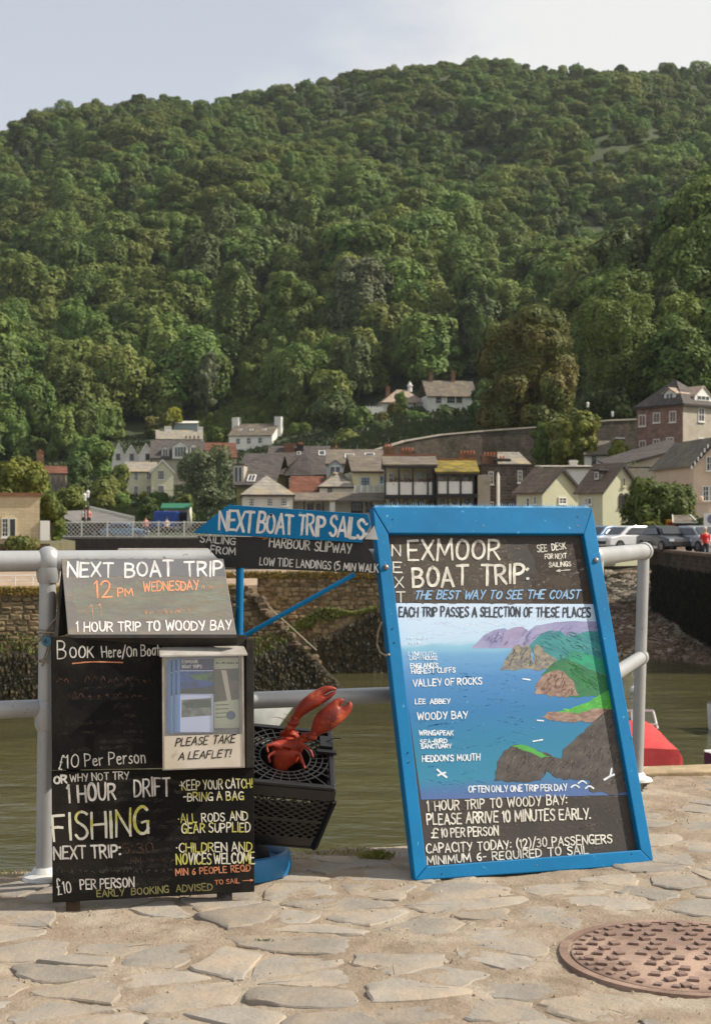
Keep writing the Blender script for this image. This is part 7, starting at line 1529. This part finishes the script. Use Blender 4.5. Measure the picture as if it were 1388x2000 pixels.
def crownmesh(name, lobes, n, size, seed, m):
    v, m_ = leafcloud(lobes, n, size, seed)
    me = bpy.data.meshes.new(name); nv = len(v); me.vertices.add(nv); me.vertices.foreach_set('co', v.ravel())
    me.loops.add(nv); me.loops.foreach_set('vertex_index', np.arange(nv)); me.polygons.add(m_); me.polygons.foreach_set('loop_start', np.arange(0, nv, 5)); me.polygons.foreach_set('loop_total', np.full(m_, 5))
    me.update(calc_edges=True); me.materials.append(m); return me
def lobeset(w, h, n, seed, z0=.25, spread=.62, rl=(.26,.42), top=1.0):
    r9 = random.Random(seed); L_ = [(0,0,h*.58,w*.34,w*.34,h*.36)]
    for i in range(n):
        a = r9.uniform(0,6.28); t = r9.random(); zz = z0+(1-z0)*t; rad_ = w*.5*spread*math.sqrt(max(.05,1-(abs(zz-.5)*1.7)**2))*r9.uniform(.7,1.1); r_ = w*.5*r9.uniform(*rl)
        L_.append((math.cos(a)*rad_, math.sin(a)*rad_, h*zz*top-r_*.4, r_, r_, r_*r9.uniform(.7,.95)))
    return L_
G = {'wood': leafmat('leaf_wood', (.130,.200,.046), (.190,.250,.060), .26, .012, .36, .2),
     'olive': leafmat('leaf_olive', (.160,.198,.046), (.215,.240,.058), .22, .01, .36, .2),
     'bright': leafmat('leaf_bright', (.150,.215,.042), (.20,.25,.06), .15, .01, .38, .4),
     'dark': leafmat('leaf_dark', (.080,.118,.032), (.105,.140,.04), .15, .01, .2, .3),
     'copper': leafmat('leaf_copper', (.19,.160,.045), (.125,.155,.042), .08, .005, .3, .22),
     'yellow': leafmat('leaf_yellow', (.42,.40,.03), (.30,.31,.04), .05, .004, .3, .6),
     'grey': leafmat('leaf_grey', (.130,.156,.075), (.16,.175,.08), .1, .01, .25, .5),
     'gold': leafmat('leaf_gold', (.20,.21,.035), (.14,.16,.035), .1, .01, .3, .6),
     'maple': leafmat('leaf_maple', (.080,.115,.022), (.12,.15,.03), .1, .01, .3, .5)}
M_bark = mat('bark', (.06,.048,.035), .95, col2=(.10,.085,.065), ns=4, bump=.8, bs=20)
CW = []      # shared woodland crowns (about 10 m wide, 12 m tall)
for k, (w_, h_, n_, sz, mm_) in enumerate(((10,11,16,.62,'wood'),(11,10,18,.62,'wood'),(9,12,14,.60,'wood'),(10.5,10.5,20,.6,'olive'),(8.5,12.5,12,.6,'wood'),(11,9.5,18,.65,'olive'),(9.5,9,16,.5,'bright'),(12,12,26,.6,'wood'),(8,14,14,.55,'dark'))):
    CW.append(crownmesh('crown', lobeset(w_, h_, n_, 40+k, rl=(.28,.46)), 9000, sz*.82, 60+k, G[mm_]))
def trunkmb(h, r_, crown_w, seed=0, base=0.0):
    q = MB(); r9 = random.Random(seed); q.tube([(0,0,-.8),(0,0,h*.12),(r9.uniform(-.03,.03)*h,0,h*.45),(r9.uniform(-.05,.05)*h,0,h*.8)], [r_*1.35,r_,r_*.7,r_*.2], 8)
    for k in range(6): a = k*1.05+r9.random(); z = h*r9.uniform(.25,.55); q.tube([(0,0,z),(math.cos(a)*crown_w*.16,math.sin(a)*crown_w*.16,z+h*.14),(math.cos(a)*crown_w*.32,math.sin(a)*crown_w*.32,z+h*.24)], [r_*.5,r_*.3,r_*.08], 6)
    return q
TRM = trunkmb(11, .3, 9, 3); me0 = bpy.data.meshes.new('trunk'); me0.from_pydata(TRM.v, [], TRM.f); me0.materials.append(M_bark)
def pyr(x, y, h): return HY-F*(terr(x,y)+h-CAMZ)/y
# woodland positions
pts = []; r10 = random.Random(77); y = 174.0
while y < 812:
    sp = 6.4 if y < 470 else 5.9
    xl_, xr_ = -.27*y-14, .27*y+18; x = xl_+r10.uniform(0, sp)
    while x < xr_:
        X_ = x+r10.uniform(-.42,.42)*sp; Y_ = y+r10.uniform(-.4,.4)*sp; px = CX+F*X_/Y_; py = pyr(X_, Y_, 0)
        ok = True
        if Y_ < 296: ok = (px > 1165 and py < 830 and Y_ > 222) or (px > 1285 and py < 800) or (px < 190 and Y_ > 268 and py < 905)
        elif Y_ < 345:
            ok = (px < 215 or px > 965 or (540 < px < 700 and py < 872 and Y_ > 338)) and py < 905
        if 430 < px < 535 and 775 < py < 850 and Y_ < 368: ok = False       # open grassy terraces
        if 690 < px < 960 and Y_ < 340: ok = False
        if Y_ < 352 and 215 <= px <= 400: ok = False
        if ok: pts.append((X_, Y_, px, py))
        x += sp
    y += sp*.92
print('woodland', len(pts))
pts.sort(key=lambda p: p[1])
zones = lambda px, py: ('left' if px < 460 else 'middle' if px < 930 else 'right')
wood_obj = []; far = []
for i, (X_, Y_, px, py) in enumerate(pts):
    inview = -20 < px < 1408
    if len(wood_obj) < 290 and inview and Y_ < 470:
        k = r10.choice((0,1,2,3,4,5,6,6,7,8)) if Y_ < 400 else r10.randrange(9); s_ = r10.choice((.5,.7,.85,1.0,1.25,1.55))*(.8 if Y_ < 345 else 1.05)
        o = bpy.data.objects.new('woodland_tree', CW[k]); COL.objects.link(o); o.location = (X_, Y_, terr(X_,Y_)-1.0); o.rotation_euler = (0,0,r10.uniform(0,6.28)); o.scale = (s_*r10.uniform(.9,1.1), s_*r10.uniform(.9,1.1), s_*r10.uniform(.9,1.25))
        lm = [(110,'over the yellow brick building'),(215,'left of the white gables'),(300,'above the white gabled cottages'),(400,'above the pale yellow house'),(480,'above the grey-green tree'),(560,'above the tall white house'),(650,'above the barn'),(740,'left of the villa'),(840,'behind the villa'),(940,'behind the brown-roofed white house'),(1040,'behind the copper beech'),(1130,'right of the copper beech'),(1240,'behind the bright green tree'),(1320,'above the brick house'),(9999,'at the right edge')]
        w1 = next(t_ for lim, t_ in lm if px < lim); w2 = 'near the ground' if py > 800 else 'low' if py > 740 else 'mid-slope' if py > 670 else 'higher' if py > 600 else 'high' if py > 540 else 'very high' if py > 490 else 'highest'
        tag(o, f"{'olive' if k in (3,5) else 'dark'} green {'small' if s_ < .72 else 'medium' if s_ < 1 else 'large' if s_ < 1.4 else 'very large'} woodland tree, {w2}, {w1}", 'tree', 'broadleaf trees of the lower woodland')
        wood_obj.append(o)
    else: far.append((X_, Y_, 0))
for k in range(520):
    px = r10.uniform(385,600); Y_ = r10.uniform(332,392); X_ = PX(px, Y_); py = pyr(X_, Y_, 0)
    if 765 < py < 862: far.append((X_, Y_, 1))
# the far wood: one object, instanced crowns
vs = [(x, y, terr(x,y)-1.2) for x, y, _ in far]
me = bpy.data.meshes.new('woodland'); me.from_pydata(vs, [], []); wo = bpy.data.objects.new('woodland', me); COL.objects.link(wo)
tag(wo, 'dense green broadleaf woodland covering the hill up to the skyline', 'woodland', kind='stuff')
at = me.attributes.new('kind_index', 'INT', 'POINT'); at.data.foreach_set('value', [(6 if q_[2] else r10.choice(((0,0,1,2,4,7,7,6,6,0),(3,5,3,5,7,1,6,3,5,2),(8,8,0,2,4,7,1,8,2,0))[int((math.sin(q_[0]*.045+q_[1]*.02)+math.sin(q_[0]*.02-q_[1]*.05)+2)*.74)])) for q_ in far])
at = me.attributes.new('size', 'FLOAT_VECTOR', 'POINT'); fl = []
for x, y, tr__ in far:
    s_ = r10.uniform(.22,.46) if tr__ else r10.choice((.5,.7,.85,1.0,1.25,1.5))*(1+.25*math.sin(x*.11+2*math.sin(y*.05)))*(1 if y < 480 else .86)*(1.0 if y < 560 else .84 if y < 700 else .68); fl += [s_*r10.uniform(.9,1.15), s_*r10.uniform(.9,1.15), s_*r10.uniform(.75,1.1)*(1 if y < 470 else .8)]
at.data.foreach_set('vector', fl)
at = me.attributes.new('turn', 'FLOAT_VECTOR', 'POINT'); at.data.foreach_set('vector', sum([[0,0,r10.uniform(0,6.28)] for _ in far], []))
ng = bpy.data.node_groups.new('woodland', 'GeometryNodeTree'); ng.interface.new_socket('Geometry', in_out='INPUT', socket_type='NodeSocketGeometry'); ng.interface.new_socket('Geometry', in_out='OUTPUT', socket_type='NodeSocketGeometry')
gi = ng.nodes.new('NodeGroupInput'); go = ng.nodes.new('NodeGroupOutput'); join = ng.nodes.new('GeometryNodeJoinGeometry')
nk = ng.nodes.new('GeometryNodeInputNamedAttribute'); nk.data_type = 'INT'; nk.inputs[0].default_value = 'kind_index'
nsz = ng.nodes.new('GeometryNodeInputNamedAttribute'); nsz.data_type = 'FLOAT_VECTOR'; nsz.inputs[0].default_value = 'size'
ntn = ng.nodes.new('GeometryNodeInputNamedAttribute'); ntn.data_type = 'FLOAT_VECTOR'; ntn.inputs[0].default_value = 'turn'
srcs = []
for k in range(9):
    src = next(o for o in wood_obj if o.data == CW[k])
    oi = ng.nodes.new('GeometryNodeObjectInfo'); oi.inputs[0].default_value = src; oi.transform_space = 'ORIGINAL'; oi.inputs[1].default_value = True
    cp = ng.nodes.new('FunctionNodeCompare'); cp.data_type = 'INT'; cp.operation = 'EQUAL'; ng.links.new(nk.outputs[0], cp.inputs[2]); cp.inputs[3].default_value = k
    ip = ng.nodes.new('GeometryNodeInstanceOnPoints'); ng.links.new(gi.outputs[0], ip.inputs['Points']); ng.links.new(cp.outputs[0], ip.inputs['Selection']); ng.links.new(oi.outputs['Geometry'], ip.inputs['Instance']); ng.links.new(ntn.outputs[0], ip.inputs['Rotation']); ng.links.new(nsz.outputs[0], ip.inputs['Scale']); ng.links.new(ip.outputs[0], join.inputs[0])
ng.links.new(join.outputs[0], go.inputs[0]); md = wo.modifiers.new('woodland', 'NODES'); md.node_group = ng
print('far trees', len(far))
# single trees
def tree(label, px, ptop, pbase, Y, wpx, kind, n=9000, lobes=18, size=.4, z0=.15, name='tree', cat='tree', trunk=True, seed=None, rl=(.26,.42), spread=.66, xs=1):
    base = P(px, pbase, Y); h = (pbase-ptop)/F*Y; w_ = wpx/F*Y; seed = seed if seed is not None else int(px*3+ptop)
    o = empty(name, base, 0, label, cat)
    link('crown' if trunk else 'foliage', crownmesh('crown', lobeset(w_, h, lobes, seed, z0=z0, rl=rl, spread=spread), n, size, seed+1, G[kind]), None, o)
    if trunk: trunkmb(h, max(.08, h*.03), w_, seed).build('trunk', M_bark, o, smooth=True)
    else: q = MB(); q.tube([(0,0,-.3),(0,0,h*.5)], [.06,.03], 6); q.build('stem', M_bark, o)
    return o
tree('large copper-tinged beech left of the brick house, above the retaining wall', 1024, 606, 850, 178, 196, 'copper', 52000, 36, .29, spread=.72)
tree('broad bright green tree right of the copper beech', 1218, 588, 850, 192, 235, 'bright', 44000, 34, .32)
tree('dark tree filling the gap behind the copper beech and the bright tree', 1120, 640, 850, 225, 180, 'dark', 16000, 24, .5)
tree('tall dark tree at the right edge, above the brick house', 1375, 405, 620, 262, 130, 'dark', 16000, 22, .6); tree('spreading dark olive tree on the right-hand spur', 1270, 500, 700, 255, 240, 'dark', 22000, 28, .6)
tree('olive tree on the spur, left of the spreading dark one', 1130, 565, 720, 258, 150, 'olive', 14000, 22, .55); tree('mid-green tree behind the roof of the brick house', 1370, 585, 800, 215, 150, 'wood', 16000, 22, .5)
tree('bushy mid-green tree beside the brick house dormer', 1300, 640, 830, 212, 130, 'wood', 14000, 22, .45); tree('dark shrubby tree between beech and retaining wall', 950, 755, 850, 200, 80, 'dark', 12000, 18, .4)
tree('dark tree above the right part of the retaining wall', 1190, 765, 850, 185, 150, 'dark', 14000, 22, .4)
tree('dark tree low at the foot of the copper beech', 1075, 745, 850, 182, 120, 'dark', 12000, 20, .4)
tree('rounded dense grey-green tree beside the pale yellow house', 405, 877, 1004, 225, 130, 'grey', 22000, 26, .33, seed=31)
tree('wide dark-leaved maple in front of the lemon cottages', 1284, 940, 1045, 95, 148, 'maple', 14000, 22, .2, z0=.3, seed=12)
tree('yellow-green bushy tree in front of the retaining wall', 1118, 806, 925, 152, 118, 'gold', 16000, 22, .3, seed=15); G2 = tree('small dark green creeper-clad tree beside the bushy yellow-green one', 1065, 828, 925, 155, 60, 'wood', 8000, 14, .3)
tree('large pale willow-like tree behind the yellow brick building', 28, 893, 1010, 130, 150, 'gold', 22000, 26, .3, z0=.1, seed=18); tree('flowering shrub hanging over the end of the yellow brick building', 100, 962, 1026, 78, 56, 'olive', 9000, 16, .14, z0=.05, trunk=False, name='shrub', cat='shrub')
tree('round dark tree among the woodland, just above the middle of the photo', 705, 497, 720, 372, 140, 'grey', 20000, 26, .7, seed=9)
tree('tall broad-topped green tree left of the round dark one', 563, 535, 740, 380, 118, 'wood', 18000, 24, .7, seed=19); tree('tall clumpy tree on the left of the lower woodland', 455, 515, 760, 392, 110, 'wood', 18000, 24, .7, seed=22)
tree('slim grey-green tree above the terraces', 405, 690, 800, 352, 52, 'grey', 7000, 12, .55); tree('bright yellow garden tree above the white cottage', 340, 794, 826, 345, 34, 'yellow', 3500, 8, .4); tree('second yellowish tree below the bright yellow one', 326, 806, 838, 340, 30, 'gold', 3000, 8, .4)
sh = [('rounded dark bush left of the villa',655,760,845,322,110,'dark'),('bush on the slope under the villa',815,806,856,312,70,'wood'),('dark bush under the white house',872,795,856,310,50,'dark'),('bright green conical tree in front of the villa',783,765,812,322,28,'bright'),
 ('reddish-dark bush left of the conical tree',768,785,815,321,24,'copper'),('bush beside the battlement wall',700,800,850,318,60,'wood'),('low bush above the blue-gabled house',690,848,885,290,80,'gold'),('dark bush above the left end of the retaining wall',745,828,885,280,60,'dark'),
 ('dark bush by the stone building',150,895,960,230,70,'dark'),('shrub on the garden bank left of the yellow house',205,935,985,225,70,'olive'),('low shrub beside the white gables',235,905,965,255,40,'olive'),('large shrub at the bottom of the left wood',180,850,920,270,90,'wood'),
 ('golden shrub below the yellow house, left',205,968,990,222,44,'gold'),('dark round shrub below the yellow house',238,964,988,224,34,'wood'),('bright gold shrub in front of the yellow house',281,963,981,228,18,'gold'),('green shrub below the gabled wing',313,962,986,226,40,'wood'),
 ('shrub behind the blue lorry',360,968,1012,160,46,'olive'),('small tree beside the garden wall',290,972,1015,170,40,'dark'),('green shrub at the noticeboard shelter',1275,1015,1050,93,56,'gold'),('hedge bush below the pink house',1362,1012,1050,92,60,'dark'),('hedge bush right of the tarpaulin stall',1290,1030,1056,90,56,'dark'),
 ('light bush left of the brick house',1210,862,905,148,48,'gold'),('bush above the tall white house',590,815,855,350,70,'wood'),('bush right of the barn',690,815,870,345,60,'olive'),('bush behind the brown-roofed house',420,838,872,335,44,'bright'),('bush on the terrace left of the greenhouse',300,815,850,345,44,'copper'),
 ('ivy clump at the left end of the bridge',115,1010,1060,85,30,'bright'),('red and green creeper below the yellow brick building',40,1050,1066,69.3,70,'copper'),('bush left of the pale stone building',60,930,975,170,90,'olive'),('bush low between the stone building and the ramp',135,950,1010,150,80,'olive'),('purple-tinged bush at the slope path',745,805,850,300,36,'copper')]
for (lb, px, t_, b_, Y, w_, k_) in sh: tree(lb, px, t_, b_, Y, w_, k_, 3800, 12, .0022*Y, z0=.05, trunk=False, name='shrub', cat='shrub', rl=(.32,.5), spread=.6)
# grassy bank plants
q = MB(); r11 = random.Random(5)
for k in range(26000):
    px = r11.uniform(395,580); Y = r11.uniform(335,372); X_ = PX(px,Y); z = terr(X_,Y)+.3; s_ = r11.uniform(.3,.8)
    q.add([(X_-s_*.5,Y,z),(X_+s_*.5,Y+r11.uniform(-.3,.3),z),(X_+r11.uniform(-.3,.3),Y-.2,z+s_*1.3)], [(0,1,2)])
tag(q.build('bracken', mat('bracken', srgb(140,156,72), .8, col2=srgb(108,126,56), ns=.3, island=.3)), 'light green bracken on the open terraces above the tall white house', 'bracken', kind='stuff')
q = MB()
for k in range(60000):
    Y = r11.uniform(112,345)**1.0; px = r11.uniform(-20,1410); X_ = PX(px,Y)
    z = terr(X_,Y)
    if z < .8: continue
    s_ = r11.uniform(.15,.5)*(Y/200)**.7; q.add([(X_-s_*.5,Y,z-.1),(X_+s_*.5,Y+r11.uniform(-.3,.3),z-.1),(X_+r11.uniform(-.3,.3),Y-.2,z+s_*1.1)], [(0,1,2)])
tag(q.build('undergrowth', mat('undergrowth', srgb(78,90,44), .85, col2=srgb(52,64,32), ns=.15, island=.4)), 'rough green undergrowth between the hillside houses', 'undergrowth', kind='stuff')

# ================================================================ HAZE
hm = bpy.data.materials.new('haze_air'); hm.use_nodes = True; t = hm.node_tree; t.nodes.remove(t.nodes['Principled BSDF']); pv = t.nodes.new('ShaderNodeVolumePrincipled'); pv.inputs['Color'].default_value = (.9,.95,1,1); pv.inputs['Density'].default_value = .00008; pv.inputs['Anisotropy'].default_value = .3
t.links.new(pv.outputs[0], t.nodes['Material Output'].inputs['Volume'])
if 1:
    q = MB(); q.box(-460,460,-60,1520,-8.6,300); hz_o = q.build('haze', hm); tag(hz_o, kind='stuff')
